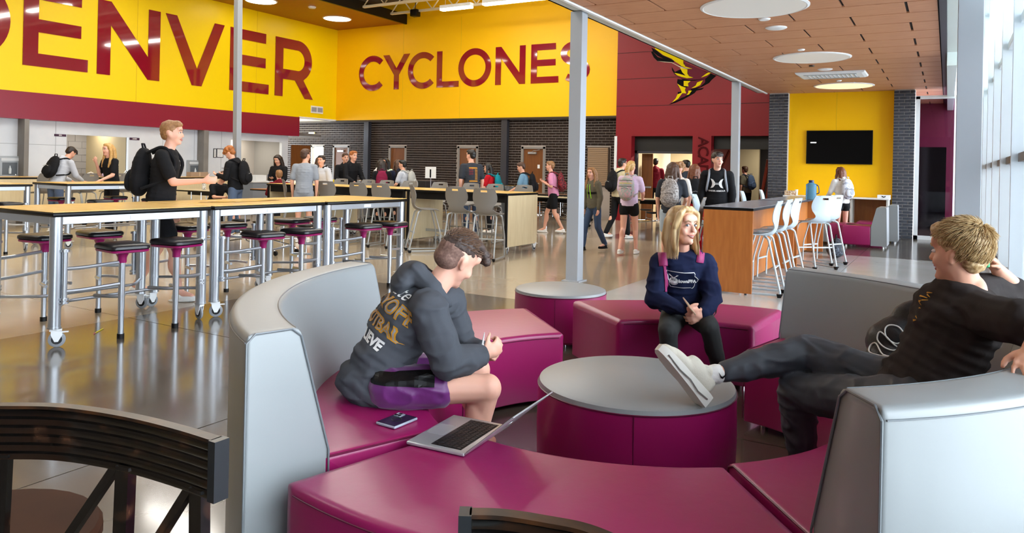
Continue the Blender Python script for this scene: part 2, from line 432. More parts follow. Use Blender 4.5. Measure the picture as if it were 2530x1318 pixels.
# ---- roof
struct(MB().box(-24, XW+.5, -6, YV+1, 7.35, 7.45).build('ceiling_roof_deck', DECK, smooth=0))
cloud = struct(MB().box(XL, -16.75, -4.5, YC, ZC, ZC+.12).build('ceiling_cloud', CLOUDW, smooth=0), 'orange wood ceiling panel over the left wall')
struct(MB().box(-16.78, -16.70, -4.5, YC, ZC-.03, ZC+.32).build('trim_cloud_edge', BLACK, smooth=0))
def joist(y, z0=6.95, z1=7.75, x0=-16.6, x1=-4.4):
    t = thing('roof_truss', 'TRUSS', 'truss', (0, y, 0), group=None)
    MB().box(x0, x1, -.05, .05, z0, z0+.07).box(x0, x1, -.05, .05, z1-.07, z1).build('chord', CREAM, t, smooth=0)
    n = 14; st = (x1-x0)/n
    for i in range(n):
        a = x0+i*st
        MB().tube([(a, 0, z0+.05), (a+st/2, 0, z1-.05)], .022, 6).tube([(a+st/2, 0, z1-.05), (a+st, 0, z0+.05)], .022, 6).build('web', CREAM, t)
    return t
js = [(20.0, 6.66), (18.6, 6.62), (17.1, 6.62), (15.6, 6.62)]
nm = ['cream roof truss closest to the far yellow wall', 'cream roof truss second from the far yellow wall', 'cream roof truss third from the far yellow wall', 'cream roof truss furthest from the far yellow wall']
for (y, z), l in zip(js, nm):
    t = joist(y, z, z+.6); t['label'] = l; t['group'] = 'roof trusses'
# hanging linear luminaires
def luminaire(x0, x1, y, z, label):
    t = thing('linear_light', label, 'ceiling light', (0, 0, 0), group='hanging linear lights')
    MB().box(x0, x1, y-.09, y+.09, z+.05, z+.15, .004).build('housing', WHITE, t, smooth=0)
    MB().box(x0+.01, x1-.01, y-.085, y+.085, z, z+.05).build('diffuser', LUMM, t, smooth=0)
    for a in (x0+.15, x1-.15): MB().tube([(a, y, z+.15), (a, y, 7.35)], .006, 5).build('cable', WHITE, t)
    return t
z = 6.2
a = onz(1090, 27, z); b_ = onz(1163, 18, z); c_ = onz(1195, 14, z); d_ = onz(1345, -6, z)
luminaire(a.x, b_.x, a.y, z, 'shorter hanging linear light, left one of the two in view')
luminaire(c_.x, d_.x, c_.y, z, 'longer hanging linear light, right one nearest the beam')
for k, (x0, y) in enumerate(((-15.5, 13.5), (-12.2, 13.5), (-8.5, 13.5), (-15.5, 10.5), (-12, 10.5), (-8.5, 10.5), (-15, 7.5), (-11.5, 7.5), (-8, 7.5), (-14, 4), (-9, 4), (-14, .5), (-9, .5))):
    luminaire(x0, x0+2.4, y, 6.4, 'hanging light out of frame, %s, %s' % (['nearest the yellow left wall', 'mid hall', 'nearest the lounge beam'][min(2, int((x0+16)/3.4))], {13.5: 'long high tables', 10.5: 'high table chairs', 7.5: 'back stool tables', 4: 'front stool tables', .5: 'front of the hall'}[y]))
# ---- window wall: tall glazing on the right
ww = struct(MB().box(XW-.08, XW+.1, -4.5, YG, 0, .12).build('window_2', ALUW, smooth=0), 'tall white framed window wall')
my = [-4.4, -2.4, -.4, 1.6, 3.55, 5.5, 7.4, 9.3, 11.2, 13.1, 15.0, 16.9, 18.6, 20.2]
for y in my:
    MB().box(XW-.12, XW+.08, y-.045, y+.045, 0, 8.6, .003).build('mullion', ALUW, ww, smooth=0)
for z in (.35, 1.72, 3.15, 4.6, 6.2):
    MB().box(XW-.06, XW+.06, -4.5, YG, z-.045, z+.045, .003).build('transom', BRONZE if z in (1.72,.35) else ALUW, ww, smooth=0)
for i in range(len(my)-1):
    MB().box(XW+.0, XW+.008, my[i]+.05, my[i+1]-.05, .12, 8.55).build('pane', GLASS, ww, smooth=0)
# pale paving outside
struct(MB().box(XW+.9, 14, -5, 26, -.3, -.05).build('floor_outside_paving', mat('pale_paving', 'c4c6c4', .8), smooth=0))
struct(MB().box(-24, XW+1.2, -4.7, -4.5, 0, 9).build('wall_light_block', mat('grey_brown_wall', '6b6259', .7), smooth=0))  # unseen wall, added to block light from the open near end
# ---- columns
def column(name, p0, p1, w, label, m=STEEL):
    t = thing(name, label, 'column', (p0[0], p0[1], 0), group='grey square steel columns')
    dx, dy = p1[0]-p0[0], p1[1]-p0[1]; h = p1[2]
    b = MB().box(-w/2, w/2, -w/2, w/2, 0, h, .006)
    b.v = [(x+dx*z/h, y+dy*z/h, z) for x, y, z in b.v]
    b.build('shaft', m, t, smooth=0)
    MB().box(-w/2-.04, w/2+.04, -w/2-.04, w/2+.04, 0, .015).build('base_plate', m, t, smooth=0)
    return t
column('steel_column', (XB-.055, 9.10), (XB-.065, 9.10, CZ+.01), .175, 'grey square steel column by the small round ottoman, tallest in the middle')
column('steel_column', (XB, 17.55), (XB-.02, 17.55, CZ+.01), .175, 'grey square steel column beside the wooden high desks')
p0 = onz(2391, 700, 0); yR = 9.1
cR = ony(2391, 500, yR); column('steel_column', (cR.x, yR), (cR.x-.02, yR, 7.35), .23, 'wide grey square steel column in front of the window wall')
c3 = at(587, 430, 15.2); c3t = at(585, -10, 15.2)
column('steel_column', (c3.x, c3.y), (c3t.x, c3t.y, 7.35), .12, 'thin grey steel column behind the boy with the phone', mat('column_grey', '8f9296', .4))
pil_a = ony(907, 340, YB-.12)
for px_, lab in ((907, 'dark steel post on the brick wall left of the first door'), (1247, 'dark steel post on the brick wall right of the second door')):
    x = ony(px_, 400, YB-.1).x
    o = MB().box(x-.11, x+.11, YB-.19, YB-.03, 0, 3.08, .005).build('steel_post', STEELD, smooth=0); tag(o, lab, 'post', 'dark steel posts on the brick wall')
    
# ---- doors in the brick wall
for k, (a, b_, kd) in enumerate(drs):
    d = struct(MB().box(a+.07, b_-.07, YB+.03, YB+.08, .01, DZ-.07).build('door_%d' % (k+2), OAK, smooth=0), 'brown wood door in the brick wall')
    f = MB(); f.box(a, a+.07, YB-.02, YB+.1, 0, DZ); f.box(b_-.07, b_, YB-.02, YB+.1, 0, DZ); f.box(a, b_, YB-.02, YB+.1, DZ-.07, DZ)
    f.build('door_frame', mat('grey_door_frame', '8a8580', .5), d, smooth=0)
    side = 1 if kd == 'plain' else -1
    hx = a+.16 if kd == 'plain' and k == 1 else b_-.16
    MB().tube([(hx, YB+.03, 1.0), (hx, YB-.03, 1.0), (hx-.11, YB-.03, 1.0)], .012, 8).build('door_handle', CHROME, d)
    if kd == 'closer':
        MB().box(a+.25, a+.55, YB-.04, YB+.03, 1.96, 2.03, .004).tube([(a+.4, YB-.03, 2.03), (a+.5, YB-.12, 2.07), (b_-.2, YB, 2.1)], .01, 6).build('door_closer', ALU, d, smooth=0)
    MB().box(b_-.28, b_-.2, YB+.02, YB+.03, 1.5, 1.62).build('door_sign', WHITE, d, smooth=0)
# lit room behind the open doorway and open door leaf
struct(MB().box(open_a-.3, open_b+.8, YB+1.6, YB+1.7, 0, 2.5).build('wall_lit_room', mat('cream_glow', 'ecdfb6', .7, emit=.25), smooth=0))  # wall given a faint glow of its own to make the room look lit
od = struct(MB().box(open_a, open_a+.06, YB-.02, YB+.1, 0, DZ).box(open_b-.04, open_b, YB-.02, YB+.1, 0, DZ).box(open_a, open_b, YB-.02, YB+.1, DZ-.06, DZ).build('door_6', MATS['grey_door_frame'], smooth=0), 'open doorway to a lit room')
ya = onx(712, 430, XT+.0).y
dl = struct(MB().box(XT+.05, XT+.09, ya+.05, ya+.95, .01, 2.15).build('door_7', OAK, smooth=0), 'brown door leaf standing open beside the pale wall')
MB().tube([(XT+.1, ya+.85, 1.0), (XT+.16, ya+.85, 1.0), (XT+.16, ya+.7, 1.0)], .014, 8).build('door_handle', CHROME, dl)
# small roller shutter seen right of the column
xa, xb = ony(1453, 400, YB).x, ony(1507, 400, YB).x
sh = thing('roller_shutter', 'brown slatted roller shutter in the brick wall behind the cream hoodie', 'shutter', ((xa+xb)/2, YB-.03, 0))
MB().box(-(xb-xa)/2, (xb-xa)/2, -.05, 0, 1.0, 2.2).build('shutter_back', mat('shutter_shadow', '4b3b2c', .6), sh, smooth=0)
for k in range(20):
    MB().box(-(xb-xa)/2+.03, (xb-xa)/2-.03, -.075, -.05, 1.02+k*.058, 1.07+k*.058).build('slat', mat('shutter_bronze', '9a7f63', .4), sh, smooth=0)
# corridor door leaf and stair rails seen through the openings
d9 = struct(MB().box(ra+.1, ra+.44, YC+.6, YC+.65, .01, 2.02).build('door_8', OAK, smooth=0), 'brown door leaf standing open in the corridor')
MB().box(ra+.13, ra+.42, YC+.55, YC+.58, .98, 1.03).build('push_bar', ALU, d9, smooth=0)
for k, (pa, pb) in enumerate((((1878, 505), (1898, 395)), ((1890, 520), (1904, 440)), ((1752, 478), (1803, 372)))):
    A = ony(*pa, YC+1.5); B = ony(*pb, YC+1.5); A = A + (A-B)*((A.z-.03)/(B.z-A.z))
    o = MB().tube([A, B], .05, 8).build('stair_rail', mat('rail_red_brown', '8e3a2a', .35)); tag(o, ('slanting red-brown stair rail, middle one beside the brick pillar', 'slanting red-brown stair rail nearest the brick pillar', 'slanting red-brown stair rail behind the tall boy in black')[k], 'rail', 'stair rails')

# unseen area lights added to brighten the corridor, lit room, alcoves and stair
def lamp(name, loc, power, size, col=(1, .93, .8)):
    l = bpy.data.lights.new(name, 'AREA'); l.energy = power; l.size = size; l.color = col
    o = bpy.data.objects.new(name, l); COL.objects.link(o); o.location = loc; return o
lamp('corridor_fill', (ra+1.3, YC+1.6, zo-.03), 60, .5); lamp('lit_room_fill', ((open_a+open_b)/2, YB+.8, 2.4), 25, .4); lamp('restroom_fill', (XT-1.2, (o1a+o1b)/2+.5, 2.45), 14, .4); lamp('alcove_fill', (XT-.8, (o2a+o2b)/2, 2.45), 22, .4)
lamp('stair_fill', (rc+1.2, YC+2.0, zo-.03), 14, .4)
# ================================================================ LOUNGE SEATING
def arcpts(c, r, a0, a1, n):
    return [(c[0]+r*cos(radians(a0+(a1-a0)*i/n)), c[1]+r*sin(radians(a0+(a1-a0)*i/n))) for i in range(n+1)]
def wedge_profile(c, prof, a0, a1, n=28, k0=0, k1=0, R=0.0, rm=1.05):
    """sweep a closed (r, z) profile round centre c from angle a0 to a1 (k: skew of the ends in degrees per metre, R: rounding of the ends)"""
    mb = MB(); m = len(prof); rows = []
    rlo, rhi = min(p[0] for p in prof), max(p[0] for p in prof); zhi = max(p[1] for p in prof)
    ra = math.degrees(R/1.5) if R else 0
    st = [(a, R-sqrt(max(0, R*R-(R-R*q)**2))) for q, a in ((q, q*ra) for q in (0, .08, .25, .55))] if R else []
    seq = [(('s', a), d) for a, d in st] + [(('f', i/n), 0) for i in range(n+1)] + [(('e', a), d) for a, d in st[::-1]]
    if R: seq[len(st)] = (('s', ra), 0); seq[-len(st)-1] = (('e', ra), 0)
    for (kd, q), d in seq:
        row = []
        for r, z in prof:
            A0, A1 = a0+k0*(r-rm), a1+k1*(r-rm)
            a = A0+q if kd == 's' else (A1-q if kd == 'e' else A0+(A1-A0)*q)
            r_ = min(max(r, rlo+d), rhi-d); z_ = min(z, zhi-d); a = radians(a)
            row.append((c[0]+r_*cos(a), c[1]+r_*sin(a), z_))
        rows.append(row)
    mb.grid(rows, closed=True); N_ = len(rows)-1
    mb.f.append(tuple(range(m))); mb.f.append(tuple(N_*m+k for k in range(m-1, -1, -1)))
    return mb
def rnd(poly, rs, n=4):
    """round the corners of a closed (r,z) polygon; rs = radius per corner"""
    out = []
    m = len(poly)
    for i in range(m):
        p = V((*poly[i], 0)); a = V((*poly[i-1], 0)); b = V((*poly[(i+1) % m], 0)); r = rs[i]
        if r <= 0: out.append((p.x, p.y)); continue
        A = p + (a-p).normalized()*r; B = p + (b-p).normalized()*r
        for k in range(n+1):
            t = k/n; q = A*(1-t)**2 + p*2*t*(1-t) + B*t*t; out.append((q.x, q.y))
    return out
def glides(t, pts):
    for p in pts:
        MB().cyl((p[0], p[1], 0), .022, 0, .035, n=10).build('glide', CHROME, t)
def feet_of(c, r0, r1, a0, a1):
    return [(c[0]+r*cos(radians(a)), c[1]+r*sin(radians(a))) for r in (r0+.08, r1-.08) for a in (a0+5, a1-5)]
def bench(label, c, r0, r1, a0, a1, H=.455, k0=0, k1=0):
    t = thing('bench', label, 'bench', (c[0], c[1], 0), group='magenta curved benches')
    pr = rnd([(r0, .035), (r1, .035), (r1, H), (r0, H)], [.01, .01, .03, .03])
    wedge_profile((0, 0), pr, a0, a1, 28, k0, k1, .045).build('cushion', MAGV, t, smooth=60, recalc=True)
    # piping round the top edge
    for rr in (r0-.001, r1+.001):
        MB().tube([(x, y, H-.03) for x, y in arcpts((0, 0), rr, a0+2.2+k0*(rr-1.05), a1-2.2+k1*(rr-1.05), 24)], .003, 6).build('piping', SEAMM, t)
    glides(t, feet_of((0, 0), r0, r1, a0, a1)); return t
def sofa(label, c, r0, r1, a0, a1, zt, H=.455, rb0=1.60, rb1=1.69, rout=None, k0=0, k1=0):
    rout = rout or r1
    t = thing('sofa', label, 'sofa', (c[0], c[1], 0), group='curved sofas with grey backs')
    pr = rnd([(r0, .04), (rb0+.02, .04), (rb0+.02, H), (r0, H)], [.01, .01, .005, .045])
    wedge_profile((0, 0), pr, a0, a1, 28, k0, k1, .02).build('seat', MAGV, t, smooth=60, recalc=True)
    pb = rnd([(rb0-.0, .04), (rout, .04), (rout, zt), (rb1, zt), (rb0, H+.02), (rb0, .3)], [.01, .01, .03, .03, .03, .0])
    wedge_profile((0, 0), pb, a0, a1, 36, k0, k1, .012).build('backrest', GREYV, t, smooth=60, recalc=True)
    for (rr, zz) in ((rout+.001, zt-.03), (rb1+.01, zt-.004)):
        MB().tube([(x, y, zz) for x, y in arcpts((0, 0), rr, a0+.3+k0*(rr-1.05), a1-.3+k1*(rr-1.05), 30)], .0028, 6).build('piping', SEAM, t)
    for a, kk in ((a0-.1, k0), (a1+.1, k1)):
        pc = lambda r: (r*cos(radians(a+kk*(r-1.05))), r*sin(radians(a+kk*(r-1.05))))
        ln = [(*pc(r), z) for r, z in ((rout, .05), (rout, zt-.03), (rout-.03, zt-.002), (rb1+.03, zt-.002), (rb1-.005, zt-.03), (rb0+.002, H+.02), (rb0+.002, .06))]
        MB().tube(ln, .004, 6).build('piping', SEAM, t)
        ln = [(*pc(r), z) for r, z in ((rb0, H-.004), (r0+.05, H-.004), (r0+.012, H-.02), (r0, H-.05), (r0, .06))]
        MB().tube(ln, .004, 6).build('piping', SEAMM, t)
    glides(t, feet_of((0, 0), r0, r1, a0, a1)); return t
def drum(label, c, R, H=.45):
    t = thing('ottoman', label, 'ottoman', (c[0], c[1], 0), group='round ottomans')
    MB().lathe([(R-.02, .035), (R, .055), (R+.004, H*.5), (R, H-.03)], n=64).build('side', MAGV, t)
    MB().lathe([(R, H-.03), (R-.006, H-.008), (R-.03, H), (.01, H+.004)], n=64).build('top', GREYV, t)
    MB().tube([(x, y, H-.03) for x, y in arcpts((0, 0), R+.001, 0, 354, 60)], .004, 6, closed=True).build('piping', SEAMM, t)
    for a in (200, 290):
        x, y = (R+.003)*cos(radians(a)), (R+.003)*sin(radians(a))
        MB().tube([(x, y, .05), (x, y, H-.035)], .002, 5).build('seam', SEAMM, t)
    glides(t, [(R*.7*cos(a), R*.7*sin(a)) for a in (.6, 2.2, 3.8, 5.3)]); return t
OT = (-1.34, 3.58)
drum('large round ottoman with grey top under the outstretched shoe', OT, .49)
drum('small round ottoman with grey top beside the tall grey column', (-2.93, 5.92), .40)
bench('nearest magenta bench with the open laptop on it', (-1.38, 3.58), 1.13, 1.89, 254.8, 309.3)
bench('magenta bench behind the boy in the charcoal hoodie', (-1.37, 3.55), 1.03, 1.90, 134, 180)
bench('magenta bench the girl in the navy sweatshirt sits on', (-1.19, 4.23), 1.0, 1.80, 86, 140)
sofa('curved sofa with grey back at left, boy in charcoal hoodie on it', (-1.18, 3.38), 1.05, 1.92, 181.5, 239.5, .93, rb0=1.56, rb1=1.68, rout=1.87, k1=6)
sofa('nearest curved sofa on the right with pale grey back, hand resting on it', (-1.40, 3.52), 1.06, 1.98, -46.5, 14, .93, rb0=1.62, rb1=1.76, rout=1.95, k0=-3)
sofa('curved sofa with grey back behind the boy with the outstretched leg', (-1.24, 3.48), 1.04, 1.84, 20, 77.5, .885, rb0=1.54, rb1=1.64, rout=1.82)

# ================================================================ MOBILE TABLES WITH STOOLS
def caster(parent, x, y, rz=0.0, r=.062, name='caster'):
    M = Matrix.Translation((x, y, 0)) @ Matrix.Rotation(rz, 4, 'Z')
    f = MB().tube([(0, 0, .2), (0, 0, .12)], .018, 8)
    f.add(*_fork()).xf(M); fo = f.build(name, WHITE, parent, smooth=30)
    MB().lathe([(r-.008, -.012), (r, -.008), (r, .008), (r-.008, .012)], (.02, 0, r), 'y', 20).xf(M).build('tyre', mat('grey_tyre', '8f9398', .5), fo)
    MB().lathe([(r*.62, -.0135), (r*.62, .0135)], (.02, 0, r), 'y', 14).xf(M).build('hub', BLACK, fo)
def _fork():
    b = MB()
    for s_ in (-.022, .018):
        b.add([(-.02, s_, .135), (.05, s_, .135), (.06, s_, .1), (.03, s_, .045), (.005, s_, .045), (-.02, s_+.0, .1)] +
              [(-.02, s_+.004, .135), (.05, s_+.004, .135), (.06, s_+.004, .1), (.03, s_+.004, .045), (.005, s_+.004, .045), (-.02, s_+.004, .1)],
              [(0,1,2,3,4,5), (11,10,9,8,7,6)] + [(i, (i+1)%6, 6+(i+1)%6, 6+i) for i in range(6)])
    b.box(-.03, .055, -.022, .022, .13, .145).box(.04, .1, -.015, .015, .115, .122)
    return b.v, b.f
def rrect(hx, hy, r, n=5, sq=1.0):
    out = []
    for sx, sy, a0 in ((1, 1, 0), (-1, 1, 90), (-1, -1, 180), (1, -1, 270)):
        for k in range(n+1):
            a = radians(a0+90*k/n); out.append((sx*(hx-r)+r*cos(a), sy*(hy-r)+r*sin(a)))
    return out
def ring_stack(levels, hx, hy, r):
    rows = []
    for (ins, z) in levels:
        rows.append([(x, y, z) for x, y in rrect(hx-ins, hy-ins, max(r-ins, .01))])
    mb = MB().grid(rows, closed=True); n = len(rows[0])
    mb.f.append(tuple(range(n-1, -1, -1))); mb.f.append(tuple((len(rows)-1)*n+k for k in range(n))); return mb
ME = {}
def stool(t, px_, py_, lx, ly, rz):
    """one seat of the table: post at (px,py) hung on the bracket of the leg at (lx,ly)"""
    if 'cush' not in ME:
        ME['cush'] = ring_stack([(.02, .752), (.0, .762), (.0, .785), (.012, .797), (.04, .803)], .185, .165, .06).mesh('stool_cushion', SEATB, 50)
        ME['pan'] = ring_stack([(.05, .725), (.01, .735), (.006, .752)], .185, .165, .06).add(*(lambda m: (m.v, m.f))(MB().lathe([(.034, .635), (.036, .68), (.06, .73)], n=16))).mesh('stool_shell', MAGP, 50)
        ME['post'] = MB().cyl((0,0,0), .026, .24, .64, n=14).cyl((0,0,0), .023, .04, .24, n=14).mesh('stool_post', ALU, 40)
        ME['foot'] = MB().cyl((0,0,0), .029, 0, .04, n=14).mesh('rubber_foot', BLACK, 40)
    p = put('stool_post', ME['post'], t, (px_, py_, 0), (0, 0, rz))
    for k, nm_ in (('pan', 'seat_shell'), ('cush', 'seat_cushion'), ('foot', 'rubber_foot')): put(nm_, ME[k], p)
    sx = 1 if lx > 0 else -1; sy = 1 if py_ > ly else -1
    bx, by = lx+sx*.05, ly+sy*.045
    b = MB()
    for z in (.44, .62):
        b.tube(fillet([(bx, by, z), (bx+sx*.03, by+sy*.12, z), (px_, py_-sy*.02, z+.02)], .08), .015, 8)
    b.tube(fillet([(px_-sx*.22, py_-sy*.1, .35), (px_-sx*.05, py_-sy*.06, .355), (px_, py_, .355)], .05), .015, 8)
    b.tube(fillet([(px_-sx*.22, py_+sy*.12, .355), (px_-sx*.05, py_+sy*.06, .355), (px_, py_, .355)], .05), .015, 8)
    b.build('stool_arm', ALU, t)
    h = MB().cyl((bx, by, 0), .021, .36, .78, n=12).cyl((bx, by, 0), .034, .755, .775, n=12).cyl((bx, by, 0), .034, .37, .39, n=12).cyl((bx, by, 0), .034, .345, .36, n=12)
    h.build('hinge_bracket', ALU, t)
def stool_table(label, x0, x1, y0, y1, group, H=1.075):
    cx, cy = (x0+x1)/2, (y0+y1)/2; hx, hy = (x1-x0)/2, (y1-y0)/2
    t = thing('stool_table', label, 'table', (cx, cy, 0), group=group)
    MB().box(-hx, hx, -hy, hy, H-.006, H, .002, 1).build('table_top', LAM, t, smooth=0)
    MB().box(-hx-.004, hx+.004, -hy-.004, hy+.004, H-.042, H-.0055, .012, 3).build('table_edge', BLACK, t)
    for s_ in (-1, 1):
        MB().box(s_*(hx-.05)-.012, s_*(hx-.05)+.012, -hy+.09, hy-.09, H-.105, H-.042, .003, 1).build('rail', ALU, t, smooth=0)
        MB().box(-hx+.09, hx-.09, s_*(hy-.05)-.012, s_*(hy-.05)+.012, H-.105, H-.042, .003, 1).build('rail', ALU, t, smooth=0)
    lx, ly = hx-.055, hy-.055
    for sx in (-1, 1):
        for sy in (-1, 1):
            MB().cyl((sx*lx, sy*ly, 0), .046, .155, H-.035, n=20).cyl((sx*lx, sy*ly, 0), .05, .15, .165, n=20).build('leg', ALU, t)
            caster(t, sx*lx, sy*ly, .7+sx*1.3+sy)
    for sx in (-1, 1):
        MB().tube(fillet([(sx*lx, -ly, .3), (sx*.18, -ly+.25, .3), (sx*.18, ly-.25, .3), (sx*lx, ly, .3)], .05), .014, 8).build('stretcher', ALU, t)
        for sy in (-1, 1):
            stool(t, sx*(hx+.07), sy*(hy-.53) if sy < 0 else hy-.41, sx*lx, sy*ly, 0.12*sx*sy)
    MB().box(hx-.04, hx-.035, -.06, .06, H-.09, H-.055).build('sticker', WHITE, t, smooth=0)
    return t
g1 = 'high tables with attached magenta stools'
stool_table('nearest maple table with attached magenta stools, left end of the front row', -7.07, -6.03, 3.24, 4.69, g1)
t2 = stool_table('maple table with attached magenta stools, middle of the front row', -7.07, -6.03, 4.73, 6.19, g1)
stool_table('maple table with attached magenta stools, right end of the front row', -7.07, -6.03, 6.23, 7.66, g1)
# tornado print on the middle table top
M = frame((-6.55, 5.45, 1.0765), (0, 1, 0), (-1, 0, 0))
pr = [(-.5, .02), (-.3, .12), (0, .1), (.35, .14), (.6, .06), (.3, .03), (.62, -.02), (.2, -.05), (.45, -.1), (.05, -.1), (-.2, -.16), (-.1, -.07), (-.42, -.08), (-.2, -.02)]
d = Matrix.Rotation(.1, 4, 'Z')
shape2d('table_print', [pr], t2.matrix_world.inverted() @ Matrix.Translation((0,0,0)) @ Matrix.Translation((-(-6.55), -5.46, 0)) @ M, mat('print_brown', '8a5a20', .3), t2, .001)
shape2d('table_print', [[(x*.75, y*.6) for x, y in pr]], Matrix.Translation((6.55, -5.46, .0015)) @ M, mat('print_gold', 'e0b02a', .3), t2, .001)
g2 = 'high tables with stools in the left back row'
stool_table('maple stool table of the back row, left end, cut by the frame edge', -13.6, -12.55, 4.95, 6.42, g2, 1.08)
stool_table('maple stool table of the back row behind the walking boy in black', -13.6, -12.55, 6.95, 8.9, g2, 1.08)

# ================================================================ CHAIRS
def shell_mesh(name, m):
    """moulded chair shell with a D shaped hand hole: rows from seat front over the bend to the top of the back"""
    path = [(.215, .745, .19, -.012), (.15, .752, .215, .0), (.05, .742, .225, .012), (-.06, .735, .22, .02), (-.14, .74, .195, .03), (-.185, .765, .16, .03),
            (-.212, .81, .135, .028), (-.225, .86, .155, .03), (-.233, .92, .185, .035), (-.24, .98, .205, .04), (-.25, 1.04, .205, .04),
            (-.262, 1.10, .19, .036), (-.272, 1.145, .175, .03), (-.279, 1.17, .155, .024)]
    # subdivide by Catmull-Rom
    P = []
    for i in range(len(path)-1):
        a, b, c, d = path[max(i-1, 0)], path[i], path[i+1], path[min(i+2, len(path)-1)]
        for k in range(3):
            t = k/3
            P.append([.5*(2*b[j]+(-a[j]+c[j])*t+(2*a[j]-5*b[j]+4*c[j]-d[j])*t*t+(-a[j]+3*b[j]-3*c[j]+d[j])*t**3) for j in range(4)])
    P.append(list(path[-1])); nc = 20
    vs = []; 
    for i, (y, z, w, cup) in enumerate(P):
        t = min(1, max(0, (z-.77)/.15)) if y < -.1 else 0
        for k in range(nc+1):
            u = k/nc*2-1; e = u*u
            lift = cup*e*1.2
            vs.append((u*w, y + lift*t, z + lift*(1-t) - (.02*abs(u)**4 if i == len(P)-1 else 0)))
    fs = []
    for i in range(len(P)-1):
        for k in range(nc):
            zc = (P[i][1]+P[i+1][1])/2; xc = ((k+.5)/nc*2-1)*P[i][2]
            if P[i][0] < -.2 and 1.095 < zc < 1.135 and abs(xc) < .052: continue
            fs.append((i*(nc+1)+k, i*(nc+1)+k+1, (i+1)*(nc+1)+k+1, (i+1)*(nc+1)+k))
    me = bpy.data.meshes.new(name); me.from_pydata(vs, [], fs)
    bm = bmesh.new(); bm.from_mesh(me)
    bmesh.ops.recalc_face_normals(bm, faces=bm.faces)
    bmesh.ops.solidify(bm, geom=bm.faces[:], thickness=.010)
    bmesh.ops.recalc_face_normals(bm, faces=bm.faces)
    bm.to_mesh(me); bm.free(); me.materials.append(m); me.shade_smooth(); me.set_sharp_from_angle(angle=radians(50)); return me
def make_chair(kind, m, frame_m):
    t = thing('high_chair', 'x', 'chair', (0, 0, -50))
    put('shell', shell_mesh('shell_'+kind, m), t)
    for s_ in (-1, 1):
        x = s_*.2
        MB().tube(fillet([(s_*.14, -.10, .728), (s_*.185, -.15, .70), (x, -.30, .055), (x, -.30+.02, .03), (x, .24, .03)], .06), .0145, 10).build('leg', frame_m, t)
        MB().tube(fillet([(s_*.14, .12, .728), (s_*.18, .14, .70), (x, .235, .35), (x, .24, .045)], .05), .0125, 8).build('leg', frame_m, t)
        g = MB().add([(x-.02, -.335, .05), (x+.02, -.335, .05), (x+.02, -.26, .045), (x-.02, -.26, .045), (x-.012, -.31, 0), (x+.012, -.31, 0), (x+.012, -.27, 0), (x-.012, -.27, 0)],
                 [(0,1,2,3), (7,6,5,4), (0,4,5,1), (1,5,6,2), (2,6,7,3), (3,7,4,0)])
        g.build('glide', BLACK, t, smooth=0)
    MB().tube([(-.2, .238, .30), (.2, .238, .30)], .0125, 8).build('footrest', frame_m, t)
    MB().box(-.185, .185, -.232, -.20, .335, .355, .004, 1).build('crossbar', frame_m, t, smooth=0)
    MB().tube([(-.15, -.10, .728), (.15, -.10, .728)], .012, 8).tube([(-.15, .12, .728), (.15, .12, .728)], .012, 8).build('seat_frame', frame_m, t)
    freeze(t); return t
FRG = mat('silver_grey_frame', 'a9abaa', .35, .4); FRB = mat('pale_blue_grey_frame', 'bcc8cf', .32, .15)
CH = {'g': make_chair('taupe', SHELLG, FRG), 'b': make_chair('blue', SHELLB, FRB)}
used = set()
def chair(kind, x, y, rz, label, group):
    if kind not in used:
        used.add(kind); c = CH[kind]; c.location = (x, y, 0); c.rotation_euler = (0, 0, rz)
    else: c = dup(CH[kind], (x, y, 0), rz)
    c['label'] = label; c['group'] = group; return c
# ---- long high tables with maple end panels
def panel_table(label, x0, x1, y0, y1, H=1.06, group='long maple high tables'):
    cx, cy = (x0+x1)/2, (y0+y1)/2; hx, hy = (x1-x0)/2, (y1-y0)/2
    t = thing('high_table', label, 'table', (cx, cy, 0), group=group)
    MB().box(-hx, hx, -hy, hy, H-.005, H, .002, 1).build('table_top', LAM, t, smooth=0)
    MB().box(-hx-.003, hx+.003, -hy-.003, hy+.003, H-.04, H-.0045, .006, 2).build('table_edge', BLACK, t)
    MB().box(-hx+.06, hx-.06, -hy+.05, hy-.05, H-.17, H-.04).build('apron', BLACK, t, smooth=0)
    for s_ in (-1, 1):
        xa = s_*(hx-.03)
        MB().box(xa-.03, xa+.03, -hy+.02, hy-.02, .12, H-.04, .004, 1).build('end_panel_frame', BLACK, t, smooth=0)
        MB().box(xa-.033, xa+.033, -hy+.035, hy-.025, .125, H-.045).build('end_panel', LAMP, t, smooth=0)
        for sy in (-1, 1): caster(t, xa, sy*(hy-.1), 1.2*sy, .04)
    MB().box(-hx+.06, hx-.06, -.015, .015, .25, .30).build('stretcher', ALU, t, smooth=0)
    return t
panel_table('maple high table with a pale end panel, closest to the tall grey column', -8.72, -6.53, 11.05, 12.17)
panel_table('maple high table, middle one of the three in line behind the stool tables', -10.95, -8.76, 11.05, 12.17)
panel_table('maple high table at the left end of the three in line', -12.45, -10.99, 11.05, 12.17)
panel_table('maple high table the blond girl sits behind', -18.6, -17.6, 5.9, 14.4, 1.06)
gg = 'taupe chairs on the near side of the long high tables'
